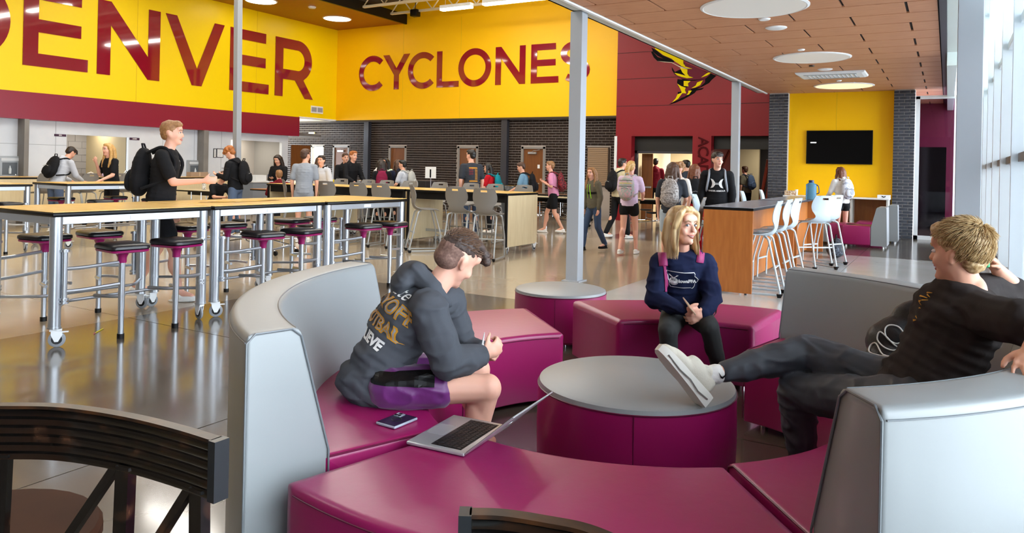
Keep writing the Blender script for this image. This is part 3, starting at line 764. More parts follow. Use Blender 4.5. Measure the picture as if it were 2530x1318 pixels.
for px_, py_, y, rz, lab in ((1200, 520, 10.25, .22, 'taupe high chair at the near side, closest to the pale end panel'),
        (1133, 515, 10.35, .12, 'taupe high chair at the near side, second from the pale end panel'),
        (1042, 510, 10.45, -.75, 'taupe high chair turned sideways, third from the pale end panel'),
        (948, 500, 10.6, .10, 'taupe high chair showing above the maple stool table, right of a pair'),
        (893, 500, 10.7, .05, 'taupe high chair showing above the maple stool table, left of a pair'),
        (815, 490, 10.8, .1, 'taupe high chair in front of the boy with headphones round his neck'),
        (722, 490, 10.8, -.7, 'taupe high chair at the left end of the long high tables')):
    p = ony(px_, py_, y); chair('g', p.x, y+.1, rz, lab, gg)
gg = 'taupe chairs on the far side of the long high tables'
for px_, lab in ((1287, 'taupe high chair on the far side, closest to the boy in the blue shirt'), (1215, 'taupe high chair on the far side, beside the teal backpack'),
        (1155, 'taupe high chair on the far side, in front of the tall boy in grey'), (1078, 'taupe high chair on the far side, below the white notice'),
        (1003, 'taupe high chair on the far side, below the grey backpack'), (946, 'taupe high chair on the far side, below the maroon backpack'),
        (900, 'taupe high chair on the far side, below the row of boxes'), (833, 'taupe high chair on the far side, beside the boy in white hoodie')):
    p = ony(px_, 460, 12.7); chair('g', p.x, 12.62, pi+.06, lab, gg)
gg = 'taupe chairs at the left back table'
for px_, rz, lab in ((100, -2.6, 'taupe high chair left of the boy with the black backpack'), (172, -1.9, 'taupe high chair right of the boy with the black backpack'),
        (208, -1.8, 'taupe high chair in front of the white cable on the table'), (278, -1.5, 'taupe high chair left of the pair before the blond girl'), (300, -1.5, 'taupe high chair right of the pair before the blond girl')):
    p = onx(px_, 430, -17.1); chair('g', -17.1, p.y, pi/2+.1, lab, gg)
# ---- cherry wood desks in the lounge
def desk(label, x0, x1, y0, y1, H=1.07):
    cx, cy = (x0+x1)/2, (y0+y1)/2; hx, hy = (x1-x0)/2, (y1-y0)/2
    t = thing('high_desk', label, 'desk', (cx, cy, 0), group='cherry wood high desks')
    MB().box(-hx, hx, -hy, hy, H-.004, H+.002, .002, 1).build('desk_top', GREYTOP, t, smooth=0)
    MB().box(-hx-.002, hx+.002, -hy-.002, hy+.002, H-.035, H-.0035, .003, 1).build('desk_edge', BLACK, t, smooth=0)
    for s_ in (-1, 1): MB().box(-hx+.005, hx-.005, s_*(hy-.02)-.018, s_*(hy-.02)+.018, .02, H-.036, .002, 1).build('end_panel', CHERRY, t, smooth=0)
    MB().box(-.02, .02, -hy+.04, hy-.04, .05, H-.04).build('centre_panel', CHERRY, t, smooth=0)
    for sx in (-1, 1):
        for sy in (-1, 1): MB().cyl((sx*(hx-.08), sy*(hy-.02), 0), .015, 0, .03, n=8).build('glide', STEELD, t)
    return t
xd0, xd1 = ony(1736, 600, 9.36).x, ony(1860, 600, 9.36).x
desk('cherry wood high desk with grey top, nearest to the seating circle', xd0, xd1, 9.36, 12.25)
desk('cherry wood high desk with the large blue bottle on it', xd0, xd1, 12.5, 15.4)
gg = 'pale blue-grey high chairs at the cherry desks'
for y_, x, rz, lab in ((9.60, -2.03, pi/2+.06, 'pale high chair nearest the sofa, at the near cherry desk'), (10.28, -2.03, pi/2+.02, 'pale high chair second from the sofa at the near cherry desk'),
        (11.0, -2.03, pi/2-.1, 'pale high chair third from the sofa at the near cherry desk'), (12.85, -1.85, pi/2-.75, 'pale high chair turned outward by the blue bottle'),
        (13.55, -1.8, pi/2-.45, 'pale high chair behind the one turned outward')):
    chair('b', x, y_, rz, lab, gg)
for px_, y, lab in ((1757, 10.1, 'pale high chair behind the near cherry desk, left one'), (1800, 11.1, 'pale high chair behind the near cherry desk, right one'),
        (1868, 13.4, 'pale high chair behind the far cherry desk, left one'), (1912, 15.0, 'pale high chair behind the far cherry desk beside the brick pillar')):
    p = ony(px_, 490, y); chair('b', xd0-.35, onx(px_, 490, xd0-.35).y, -pi/2+.1, lab, gg)
_p = at(1692, 430, 9.9); chair('g', _p.x, _p.y, YAW+radians(75), 'taupe high chair turned away, left of the near cherry desk', 'single taupe chair')
# ---- counter on the lounge end wall
ctz = .96
t = thing('wall_counter', 'white topped counter under the television', 'counter', (0, 0, 0))
MB().box(p1b+.02, p2a-.02, YP-.62, YP+.2, ctz-.03, ctz, .004, 1).build('counter_top', WHITE, t, smooth=0)
for x in (p1b+.05, p1b+.9, (p1b+p2a)/2, p2a-.85, p2a-.06): MB().box(x-.02, x+.02, YP-.55, YP+.2, 0, ctz-.03).build('support_panel', mat('white_board', 'd9d4cc', .5) , t, smooth=0)
MB().box(p1b+.03, p2a-.03, YP+.12, YP+.2, 0, ctz-.03).build('back_panel', CHERRY, t, smooth=0)
# ---- small straight armchairs by the counter
def club(label, x, y, rz, w=.72):
    t = thing('club_chair', label, 'armchair', (x, y, 0), rz, 'magenta and grey club chairs')
    MB().box(-w/2, w/2, -.02, .53, .05, .45, .03, 3).build('seat', MAGV, t)
    pr = rnd([(-.32, .05), (-.02, .05), (-.02, .44), (-.12, .85), (-.30, .85)], [.01, .01, .02, .04, .03])
    b = MB(); rows = [[(s_*w/2, yy, zz) for yy, zz in pr] for s_ in (-1, 1)]
    b.grid(rows, closed=True); n = len(pr); b.f.append(tuple(range(n))); b.f.append(tuple(n+k for k in range(n-1, -1, -1)))
    b.build('backrest', GREYV, t, recalc=True)
    for sx in (-1, 1):
        for yy in (-.25, .45): MB().cyl((sx*(w/2-.06), yy, 0), .02, 0, .05, n=8).build('glide', WHITE, t)
    return t
q = onz(2160, 612, 0)
club('magenta and grey armchair in profile right of the girl at the counter', -1.37, 17.42, pi/2)
club('grey backed armchair turned to the counter beside the brick pillar', -1.25, 18.9, pi/2+.02)
club('magenta armchair mostly hidden behind the girl at the counter', -2.2, 17.75, -pi/2)
# ---- television
a = ony(1993, 323, YP+.15); b_ = ony(2155, 407, YP+.15)
t = thing('television', 'large black wall television on the yellow panel', 'television', ((a.x+b_.x)/2, YP+.15, 0))
w = (b_.x-a.x)/2
MB().box(-w, w, 0, .06, b_.z, a.z, .004, 1).build('housing', BLACK, t, smooth=0)
MB().box(-w+.015, w-.015, -.003, .0, b_.z+.02, a.z-.015).build('screen', SCREEN, t, smooth=0)
MB().box(-w+.1, -w+.24, -.005, -.002, b_.z+.53, b_.z+.555).build('screen_caption', mat('caption_glow', 'ffffff', .5, emit=1.0), t, smooth=0)
MB().box(-.3, .3, .06, .07, b_.z+.2, a.z-.2).build('wall_mount', BLACK, t, smooth=0)

# ================================================================ LOW CAFETERIA TABLES (far hall)
def cafe_table(label, x, y, L=2.4, W=.75, H=.76, top=None, rz=0.0, seats=8, group='cafeteria tables with round stools'):
    t = thing('cafeteria_table', label, 'table', (x, y, 0), rz, group)
    MB().box(-L/2, L/2, -W/2, W/2, H-.012, H, .004, 1).build('table_top', top or LAMP, t, smooth=0)
    MB().box(-L/2-.004, L/2+.004, -W/2-.004, W/2+.004, H-.045, H-.012, .006, 1).build('table_edge', BLACK, t, smooth=0)
    for sx in (-1, 1):
        for sy in (-1, 1):
            MB().tube(fillet([(sx*L*.12, sy*W*.3, H-.05), (sx*L*.12, sy*W*.3, .2), (sx*L*.42, sy*W*.3, .12), (sx*L*.45, sy*W*.3, .05)], .08), .014, 6).build('leg', CHROME, t)
            MB().cyl((sx*L*.45, sy*W*.3, .04), .04, -.014, .014, 'y', 10).build('caster', BLACK, t)
    MB().box(-L*.35, L*.35, -.06, .06, H-.14, H-.05).build('folding_frame', BLACK, t, smooth=0)
    n = seats//2
    for i in range(n):
        for sy in (-1, 1):
            xx = -L/2+L/n*(i+.5)
            if 'cst' not in ME:
                ME['cst'] = MB().lathe([(.05, .40), (.155, .42), (.165, .435), (.155, .45), (.02, .452)], n=18).mesh('stool_disc', BLACK, 40)
                ME['csp'] = MB().cyl((0,0,0), .014, .03, .40, n=8).cyl((0,0,0), .02, 0, .03, n=8).mesh('stool_stem', CHROME, 40)
            p = put('stool_seat', ME['cst'], t, (xx, sy*(W/2+.22), 0)); put('stool_stem', ME['csp'], p)
            MB().tube([(xx, sy*(W/2+.22), .22), (xx*.7, sy*W*.3, .22)], .012, 6).build('stool_arm', CHROME, t)
    return t
gold = mat('orange_laminate', 'c07a3a', .3); pale = mat('pale_laminate', 'd8cba8', .3); brn = mat('brown_laminate', '8d6d58', .25)
for lab, px_, py_, top, L in (('cafeteria table with pale top beside the tall grey column', -9.2, 17.6, pale, 2.6), ('brown topped cafeteria table behind the one beside the tall column', -9.9, 19.7, brn, 2.2),
        ('pale cafeteria table between the girl in lavender and the girl with the sequin backpack', -6.2, 18.9, pale, 2.4),
        ('orange topped cafeteria table behind the middle stool table', -15.4, 14.7, gold, 2.8), ('cafeteria table the child in maroon leans on', -16.2, 17.6, pale, 2.2),
        ('brown topped cafeteria table just behind the front stool tables', -10.3, 8.7, brn, 2.2), ('orange topped cafeteria table below the row of boxes', -13.2, 16.4, gold, 2.4),
        ('cafeteria table with pale top beside the boy with white bottle', -16.5, 12.6, pale, 1.6), ('orange cafeteria table behind the long high tables', -11.8, 18.2, gold, 2.6)):
    cafe_table(lab, px_, py_, L, .75, .76, top)
# ================================================================ PEOPLE
SPH = {}
def _sph(n=12, m=8):
    if (n, m) not in SPH:
        vs = [(0, 0, 1)]; fs = []
        for i in range(1, m):
            a = pi*i/m
            for k in range(n): vs.append((sin(a)*cos(2*pi*k/n), sin(a)*sin(2*pi*k/n), cos(a)))
        vs.append((0, 0, -1))
        for k in range(n): fs.append((0, 1+k, 1+(k+1)%n))
        for i in range(m-2):
            for k in range(n): fs.append((1+i*n+k, 1+(i+1)*n+k, 1+(i+1)*n+(k+1)%n, 1+i*n+(k+1)%n))
        e = len(vs)-1; o = 1+(m-2)*n
        for k in range(n): fs.append((o+k, e, o+(k+1)%n))
        SPH[(n, m)] = (vs, fs)
    return SPH[(n, m)]
def basis(f, u):
    f = V(f).normalized(); r = f.cross(V(u)).normalized(); u = r.cross(f)
    return (r, f, u)
ID = (V((1,0,0)), V((0,1,0)), V((0,0,1)))
class Blob:
    def __init__(s): s.mb = MB()
    def e(s, c, r, B=ID, n=14, m=10):
        vs, fs = _sph(n, m); c = V(c)
        if not isinstance(r, (tuple, list)): r = (r, r, r)
        s.mb.add([c + B[0]*(v[0]*r[0]) + B[1]*(v[1]*r[1]) + B[2]*(v[2]*r[2]) for v in vs], fs); return s
    def c(s, a, b, ra, rb, n=12):
        a, b = V(a), V(b); L = (b-a).length
        if L < 1e-5: return s.e(a, ra)
        t = (b-a)/L; up = V((0,0,1)) if abs(t.z) < .9 else V((1,0,0))
        u = (up-t*up.dot(t)).normalized(); w = t.cross(u); rows = []
        for (h, r) in [(-ra, .02*ra), (-ra*.87, ra*.5), (-ra*.5, ra*.87), (0, ra), (L, rb), (L+rb*.5, rb*.87), (L+rb*.87, rb*.5), (L+rb, .02*rb)]:
            rows.append([a + t*h + (u*cos(2*pi*k/n) + w*sin(2*pi*k/n))*r for k in range(n)])
        o = len(s.mb.v); s.mb.grid(rows, closed=True)
        s.mb.f.append(tuple(o+k for k in range(n-1, -1, -1))); s.mb.f.append(tuple(o+7*n+k for k in range(n)))
        # orient outward
        return s
    def chain(s, pts, rs):
        for i in range(len(pts)-1): s.c(pts[i], pts[i+1], rs[i], rs[i+1])
        return s
PEND = []
def blob(name, b, m, parent, vox=.015, sm=4, wr=0.0, wf=9.0):
    me = bpy.data.meshes.new(name); me.from_pydata(b.mb.v, [], b.mb.f)
    bm = bmesh.new(); bm.from_mesh(me); bmesh.ops.recalc_face_normals(bm, faces=bm.faces); bm.to_mesh(me); bm.free()
    me.materials.append(m); o = put(name, me, parent)
    r = o.modifiers.new('r', 'REMESH'); r.mode = 'VOXEL'; r.voxel_size = vox; r.use_smooth_shade = True
    if sm:
        k = o.modifiers.new('s', 'SMOOTH'); k.factor = .5; k.iterations = sm
    PEND.append((o, wr, wf)); return o
def bake():
    if not PEND: return
    dg = bpy.context.evaluated_depsgraph_get()
    for o, wr, wf in PEND:
        me = bpy.data.meshes.new_from_object(o.evaluated_get(dg)); old = o.data
        o.modifiers.clear(); o.data = me; bpy.data.meshes.remove(old)
        if wr:
            co = [v.co.copy() for v in me.vertices]; no = [v.normal.copy() for v in me.vertices]
            for v, c, n in zip(me.vertices, co, no):
                q = c*wf; w = noise.noise(V((q.x+.7*q.z, q.y-.5*q.z, q.z*1.6))) + .5*noise.noise(q*2.3)
                if wr > .0055 and wf < 20:
                    q2 = V((c.x*wf*.7+c.z*wf*.4+4, c.y*wf*.7-c.z*wf*.35, c.z*wf*1.3)); w = .45*w + .75*(max(0, 1-abs(noise.noise(q2))*3.2)**1.3) - .2
                v.co = c + n*(w*wr*.8)
        me.polygons.foreach_set('use_smooth', [True]*len(me.polygons)); me.update()
    PEND.clear()

def hand(b, w, d, palm, s=1.0, curl=.4, thumb=1, spread=.12):
    """five fingered hand on blob b: wrist w, direction d, palm normal, thumb side sign"""
    d = V(d).normalized(); n = V(palm); n = (n - d*n.dot(d)).normalized(); side = d.cross(n)*thumb
    c = V(w) + d*.045*s
    b.e(c + d*.008*s, (.040*s, .050*s, .015*s), (side, d, n))
    b.c(V(w), c, .024*s, .026*s)
    L = [.070, .078, .072, .056]; R = .0088*s
    for i in range(4):
        o = (1.5-i)*.020*s
        p = V(w) + d*(.083 if i in (1, 2) else .077)*s + side*o
        dd = (d + side*(1.5-i)*spread).normalized(); ang = 0; q = p
        for j, fr in enumerate((.45, .30, .25)):
            ang += curl*(.7 if j == 0 else 1)
            t = dd*cos(ang) + n*sin(ang); q2 = q + t*(L[i]*fr*s)
            b.c(q, q2, R*(1-.08*j), R*(.93-.08*j), 8); q = q2
    p = V(w) + d*.03*s + side*.030*s
    t1 = (d*.65 + side*.7 + n*.3).normalized(); q = p + t1*.038*s
    b.c(p, q, .0135*s, .011*s, 8); t2 = (d*.85 + side*.25 + n*(.2+.5*curl)).normalized()
    b.c(q, q+t2*.030*s, .011*s, .0085*s, 8)
def head(b, c, B, s=1.0, male=True):
    r, f, u = B; P = lambda x, y, z: V(c) + r*(x*s) + f*(y*s) + u*(z*s)
    b.e(P(0, -.012, .03), (.074*s, .093*s, .088*s), B); b.e(P(0, .018, -.02), (.064*s, .072*s, .085*s), B)
    b.e(P(0, .045, -.075), (.040*s, .040*s, .040*s), B); b.e(P(0, .075, -.092), (.020*s, .018*s, .018*s), B)
    b.c(P(0, .086, .012), P(0, .104, -.022), .009*s, .0125*s); b.e(P(0, .104, -.026), (.016*s, .012*s, .010*s), B)
    b.e(P(0, .072, .045), (.055*s, .022*s, .035*s), B)
    for x in (-1, 1):
        b.e(P(x*.038, .062, -.03), (.022*s, .02*s, .022*s), B)
        b.e(P(x*.074, -.008, -.008), (.008*s, .017*s, .030*s), (r, (f-u*.25).normalized(), u), 10, 8)
        b.e(P(x*.080, -.016, .006), (.006*s, .016*s, .020*s), B, 8, 6)
def face(t, c, B, s=1.0, look=0.0, smile=.0, md=.0045):
    r, f, u = B; P = lambda x, y, z: V(c) + r*(x*s) + f*((y-(md if z < -.04 else .002))*s) + u*(z*s)
    for x in (-1, 1):
        b = Blob().e(P(x*.031, .0795, .008), (.0145*s, .009*s, .0075*s), B)
        e = b.mb.build('eye', EYEW, t); 
        Blob().e(P(x*.031+look*.006, .0885, .0075), (.0062*s, .003*s, .0065*s), B).mb.build('iris', EYED, e)
        MB().tube([P(x*.014, .094, .030), P(x*.033, .091, .036), P(x*.052, .078, .028)], [.003*s, .0036*s, .002*s], 6).build('eyebrow', BROW, t)
        MB().tube([P(x*.015, .089, .011), P(x*.031, .0915, .018), P(x*.046, .082, .011)], .0016*s, 5).build('eyelash', BLACK, t)
    MB().tube([P(-.024-.004*smile, .083, -.055+.006*smile), P(-.01, .095, -.052), P(0, .0975, -.0535), P(.01, .095, -.052), P(.024+.004*smile, .083, -.055+.006*smile)], [.0015*s, .0045*s, .0045*s, .0045*s, .0015*s], 6).build('upper_lip', LIPS, t)
    MB().tube([P(-.022, .083, -.057+.004*smile), P(0, .096, -.066-.002*smile), P(.022, .083, -.057+.004*smile)], [.0015*s, .006*s, .0015*s], 6).build('lower_lip', LIPS, t)
    if smile: MB().tube([P(-.018, .087, -.057+.002*smile), P(0, .0955, -.0592), P(.018, .087, -.057+.002*smile)], [.001*s, .0035*s, .001*s], 6).build('teeth', WHITE, t)
BROW = mat('brow_brown', '5a4130', .7)
HAIRM = {'brown': mat('hair_brown', '4a3020', .55), 'dark': mat('hair_dark', '241812', .5), 'black': mat('hair_black', '15110f', .45),
         'blond': mat('hair_blond', 'cfa767', .5, var=(60, 'a87c40', .3, .7)), 'ginger': mat('hair_ginger', 'b0692c', .55, var=(40, '8a4a1a', .3, .7)),
         'sandy': mat('hair_sandy', 'a3764a', .55, var=(50, '7c5532', .3, .7)), 'red': mat('hair_chestnut', '6b3a1f', .5)}
def hair_parts(b, c, B, style, s=1.0, bustp=None):
    r, f, u = B; P = lambda x, y, z: V(c) + r*(x*s) + f*(y*s) + u*(z*s)
    b.e(P(0, -.022, .045), (.083*s, .096*s, .086*s), B); b.e(P(0, .035, .095), (.062*s, .055*s, .032*s), B); b.e(P(0, -.055, 0), (.07*s, .055*s, .07*s), B)
    if style == 'curly':
        rnd_ = random.Random(3)
        for i in range(42):
            a = rnd_.uniform(0, 2*pi); h = rnd_.uniform(.0, 1)
            b.e(P(.085*cos(a)*sqrt(1-h*h*.7), -.02+.098*sin(a)*sqrt(1-h*h*.7), .045+h*.08), .024*s, B, 8, 6)
        for x in (-.05, -.02, .02, .05): b.e(P(x, .085, .075), .024*s, B, 8, 6)
    if style in ('short', 'fringe'):
        b.e(P(0, .06, .083), (.066*s, .034*s, .028*s), B)
    if style == 'fringe':
        for x in (-.045, -.015, .015, .045): b.c(P(x, .06, .09), P(x*1.1+.01, .095, .05), .02*s, .012*s)
    if style in ('long', 'longfront'):
        for x in (-1, 1):
            b.chain([P(x*.07, .02, .06), P(x*.09, -.0, -.03), P(x*.105, .0, -.12), P(x*.11, .02 if style == 'longfront' else -.03, -.24), P(x*.10, .05 if style == 'longfront' else -.04, -.33)], [.03*s, .028*s, .032*s, .034*s, .018*s])
            b.chain([P(x*.045, -.08, .02), P(x*.05, -.095, -.1), P(x*.055, -.095, -.22), P(x*.05, -.09, -.34)], [.045*s, .045*s, .045*s, .022*s])
        b.chain([P(0, -.09, .02), P(0, -.105, -.12), P(0, -.105, -.3)], [.05*s, .05*s, .03*s])
    if style == 'pony':
        b.e(P(0, -.10, .05), .03*s); b.chain([P(0, -.11, .05), P(-.02, -.16, .0), P(-.03, -.17, -.1), P(-.03, -.15, -.2)], [.025*s, .045*s, .045*s, .015*s])
def torso(b, P0, P1, B, inf=0.0, t0=0.0, t1=1.0, s=1.0, bend=0.0, wide=1.0):
    """P0 pelvis, P1 neck base; B=(right, forward, up)"""
    T = [(0, .150, .112), (.15, .150, .115), (.35, .135, .100), (.55, .145, .105), (.75, .160, .112), (.9, .135, .085), (1.0, .09, .06)]
    n = 12
    for i in range(n+1):
        t = t0 + (t1-t0)*i/n
        tt = min(1, max(0, t))
        for j in range(len(T)-1):
            if T[j][0] <= tt <= T[j+1][0] + 1e-6:
                k = (tt-T[j][0])/(T[j+1][0]-T[j][0]); w = T[j][1]*(1-k)+T[j+1][1]*k; d = T[j][2]*(1-k)+T[j+1][2]*k; break
        c = V(P0).lerp(V(P1), t) - B[1]*(bend*sin(pi*t))
        b.e(c, ((w*wide+inf)*s, (d+inf)*s, .06*s), B)

def student(label, x, y, rz, h=1.75, top=('tee', 'white'), legs=('pants', 'navy'), hair=('short', 'brown'), pose='stand', arms=('down', 'down'),
            shoes='white', skin=SKIN, pack=None, z0=0.0, look=0.0, nod=0.0, name_group=None, lean=0.0, sleeve=None, vox=.014, motif=None, headphones=False):
    t = thing('person', label, 'person', (x, y, z0), rz)
    s = h/1.75; S = lambda *p: V(p)*s
    ph = .94; 
    if pose == 'sit': ph = .56
    pel = S(0, 0, ph); neck = S(0, .06+lean, ph+.50-abs(lean)*.25); hd = neck + S(0, .035+lean*.35+nod*.05, .175-nod*.02)
    U = (neck-pel).normalized(); B = basis(V((0, 1, 0)) - U*U.y, U)
    f = (Matrix.Rotation(look, 3, 'Z') @ V((0, cos(nod), -sin(nod)))); HB = basis(f, V((0, sin(nod)*1.0+.02, 1)))
    shl = {}; J = {}
    for sx in (-1, 1):
        sh = neck + B[0]*(sx*.175*s) - U*(.045*s)
        J[sx, 'sh'] = sh; a = arms[0 if sx < 0 else 1]
        el = {'down': S(.05*sx, -.03, -.28), 'pack': S(.06*sx, -.02, -.27), 'phone': S(.04*sx, .03, -.27), 'eat': S(.05*sx, .06, -.26), 'back': S(.05*sx, -.12, -.25),
              'front': S(.05*sx, .08, -.26), 'table': S(.06*sx, .14, -.22), 'reach': S(.04*sx, .12, -.25), 'cross': S(.06*sx, .02, -.27)}[a]
        wr = {'down': S(-.01*sx, .05, -.25), 'pack': S(-.06*sx, .19, .10), 'phone': S(-.08*sx, .22, .06), 'eat': S(-.10*sx, .13, .22), 'back': S(.02*sx, -.10, -.22),
              'front': S(-.06*sx, .20, -.10), 'table': S(-.10*sx, .22, .0), 'reach': S(-.03*sx, .26, .02), 'cross': S(-.16*sx, .18, .02)}[a]
        J[sx, 'el'] = sh+el; J[sx, 'wr'] = sh+el+wr
        hp = pel + S(.088*sx, 0, -.03)
        if pose == 'sit': kn = hp + S(.04*sx, .42, -.02); an = kn + S(0, .02, -.43)
        elif pose == 'walk':
            q = sx; kn = hp + S(0, .10*q+.06, -.42); an = kn + S(0, .06*q-.14 if q < 0 else .05, -.40 if q > 0 else -.37)
        else: kn = hp + S(.01*sx, .02, -.42); an = kn + S(0, -.02, -.41)
        J[sx, 'hp'], J[sx, 'kn'], J[sx, 'an'] = hp, kn, an
    # body
    b = Blob(); head(b, hd, HB, s); b.c(neck - U*.02, hd - HB[2]*.06*s, .056*s, .052*s)
    torso(b, pel, neck, B, -.01, s=s)
    for sx in (-1, 1):
        sh, el, wr = J[sx, 'sh'], J[sx, 'el'], J[sx, 'wr']
        b.c(neck - U*.03*s, sh, .05*s, .05*s); b.c(sh, el, .048*s, .038*s); b.c(el, wr, .038*s, .026*s)
        hand(b, wr, (wr-el), V((-sx, 0, .2)) if arms[0] == 'down' else V((0, -.3, 1)), s, .45, thumb=1)
        hp, kn, an = J[sx, 'hp'], J[sx, 'kn'], J[sx, 'an']
        b.c(hp, kn, .080*s, .054*s); b.c(kn, an, .052*s, .036*s); b.e(kn.lerp(an, .3)-S(0, .02, 0), (.05*s, .05*s, .11*s)); b.c(an, an+S(0, .12, -.04), .036*s, .03*s)
    blob('body', b, skin, t, vox)
    # top
    kind, colr = top; tm = CL(colr)
    b = Blob(); torso(b, pel, neck, B, .022, -.05 if kind != 'crop' else .3, .96, s)
    for sx in (-1, 1):
        sh, el, wr = J[sx, 'sh'], J[sx, 'el'], J[sx, 'wr']
        b.c(neck - U*.045*s, sh, .060*s, .064*s)
        if kind in ('tee', 'crop'): b.c(sh, sh.lerp(el, .72), .064*s, .062*s)
        else: b.c(sh, el, .068*s, .058*s); b.c(el, el.lerp(wr, .93), .058*s, .042*s)
    if kind == 'hoodie':
        b.chain([neck+B[0]*.075*s+U*.02*s+B[1]*.02*s, neck-B[1]*.085*s+U*.03*s, neck-B[0]*.075*s+U*.02*s+B[1]*.02*s], [.035*s, .055*s, .035*s])
        b.e(neck-B[1]*.11*s-U*.03*s, (.09*s, .05*s, .07*s), B)
    blob('shirt' if kind in ('tee', 'crop') else 'hoodie', b, tm, t, vox, 5, .006)
    # legs
    kind2, c2 = legs; lm = CL(c2); b = Blob(); b.e(pel+S(0, 0, -.01), (.165*s, .13*s, .12*s)); torso(b, pel, neck, B, .008, 0, .12, s)
    for sx in (-1, 1):
        hp, kn, an = J[sx, 'hp'], J[sx, 'kn'], J[sx, 'an']
        if kind2 == 'shorts': b.c(hp, hp.lerp(kn, .62), .100*s, .092*s)
        elif kind2 == 'mini': b.c(hp, hp.lerp(kn, .28), .098*s, .096*s)
        else: b.c(hp, kn, .092*s, .070*s); b.c(kn, an+S(0, 0, .02), .068*s, .056*s)
    blob('shorts' if kind2 in ('shorts', 'mini') else 'trousers', b, lm, t, vox, 4, .004)
    for sx in (-1, 1):
        an = J[sx, 'an']; b = Blob(); g = an.z - .085*s if pose == 'walk' else 0
        g = max(0, an.z-.09*s); 
        b.e(V((an.x, an.y-.01*s, g+.05*s)), (.042*s, .055*s, .048*s)); b.e(V((an.x, an.y+.08*s, g+.032*s)), (.045*s, .105*s, .032*s)); b.e(V((an.x, an.y+.04*s, g+.012*s)), (.047*s, .145*s, .014*s))
        blob('shoe', b, CL(shoes), t, .010, 2)
    b = Blob(); hair_parts(b, hd, HB, hair[0], s); blob('hair', b, HAIRM[hair[1]], t, .012, 3, .006, 30)
    face(t, hd, HB, s)
    if headphones:
        MB().tube([neck+B[0]*.08+U*.03+B[1]*.06, neck+B[0]*.07+U*.05-B[1]*.06, neck-B[0]*.07+U*.05-B[1]*.06, neck-B[0]*.08+U*.03+B[1]*.06], .018, 8).build('headphones', BLACK, t)
    t['_z'] = 0; del t['_z']
    if pack: backpack(pack[0], pack[1], t, neck, B, s, pack[2] if len(pack) > 2 else None, J)
    return t, neck, B, hd, HB, J
CLC = {'white': 'e3e2de', 'black': '17171a', 'navy': '1c2236', 'grey': '8f949c', 'lightgrey': 'b9bdc6', 'maroon': '6a1020', 'pink': 'd98fb0', 'lavender': 'd9c3dd', 'blue': '6f93ab', 'red': 'b5121f',
       'cream': 'd5c9a5', 'denim': '3c4c66', 'jeans': '56657f', 'charcoal': '33363d', 'green': 'bfd0b4', 'lightblue': 'a9b7c4', 'brown': '4b392d', 'teal': '187f8c', 'olive': '5f5a4c', 'burg': '7a1c3c'}
def CL(c): return mat('cloth_'+c, CLC[c], .85, bump=(260, .25, .001), spec=.2)
def backpack(label, colr, pt, neck, B, s, motif=None, J=None, local=None):
    """worn backpack: a thing of its own placed in the wearer's frame"""
    t = thing('backpack', label, 'backpack', pt.location, pt.rotation_euler.z)
    m = CL(colr) if colr in CLC else MATS[colr]; r, f, u = B; c = V(neck) - f*(.215*s) - u*(.24*s)
    b = Blob(); b.e(c+u*.02*s, (.15*s, .085*s, .23*s), B); b.e(c-u*.06*s, (.155*s, .095*s, .17*s), B); b.e(c+u*.13*s, (.12*s, .07*s, .12*s), B)
    blob('bag', b, m, t, .013, 3, .006, 14)
    b = Blob(); b.e(c-f*.085*s-u*.08*s, (.11*s, .045*s, .11*s), B); b.e(c-f*.08*s-u*.11*s, (.115*s, .045*s, .08*s), B); blob('front_pocket', b, m, t, .012, 3)
    for sx in (-1, 1):
        A = [c+u*.2*s+r*.07*s*sx+f*.05*s, neck+r*.085*s*sx+u*.035*s-f*.05*s, neck+r*.11*s*sx+u*.03*s+f*.02*s, neck+r*.12*s*sx-u*.09*s+f*.125*s, neck+r*.15*s*sx-u*.26*s+f*.09*s, c-u*.14*s+r*.13*s*sx+f*.06*s]
        MB().tube(fillet(A, .06*s, 4), .016*s, 6).build('strap', CL('black') if colr in ('black', 'lightgrey') and colr == 'black' else m, t)
    MB().tube([c+u*.23*s+r*.04*s, c+u*.28*s+r*.03*s-f*.02*s, c+u*.28*s-r*.03*s-f*.02*s, c+u*.23*s-r*.04*s], .009*s, 6).build('top_handle', m, t)
    MB().tube([c-f*.128*s+r*.07*s-u*.02*s, c-f*.142*s-u*.0*s, c-f*.128*s-r*.07*s-u*.02*s], .004*s, 5).build('zip', BLACK if colr != 'black' else ALU, t)
    if motif: motif(t, c, B, s)
    return t
def stripes(cols):
    def fn(t, c, B, s):
        r, f, u = B
        for k, cc in enumerate(cols):
            z = .14-.055*k; MB().tube([c-f*(.075+.03*sin(k))*s+r*.12*s+u*z*s, c-f*.125*s+u*z*s, c-f*(.075+.03*sin(k))*s-r*.12*s+u*z*s], .006*s, 5).build('stripe', mat('stripe_'+cc, cc, .6), t)
    return fn
def spots(cc):
    def fn(t, c, B, s):
        r, f, u = B; rr = random.Random(5); mb = MB()
        for i in range(60):
            a = rr.uniform(-1, 1); z = rr.uniform(-.16, .2); w = .13*sqrt(max(.1, 1-(z/.25)**2))
            mb.add([c-f*(.135*sqrt(1-a*a*.6))*s+r*(a*w+dx)*s+u*(z+dz)*s for dx, dz in ((-.012, -.008), (.012, -.008), (.014, .008), (-.01, .008))], [(0, 1, 2, 3)])
        o = mb.build('sequins', mat('sequins_'+cc, cc, .25, .6), t, smooth=0); o['kind'] = 'stuff'
    return fn
mat('floral_bag', '9fa7a0', .7, var=(22, 'c9a0a8', .45, .62)); mat('sequin_bag', 'a8a29e', .5, var=(45, '77706c', .45, .55)); mat('plaid_bag', '8c1a28', .7, var=(30, '2c1012', .45, .55))
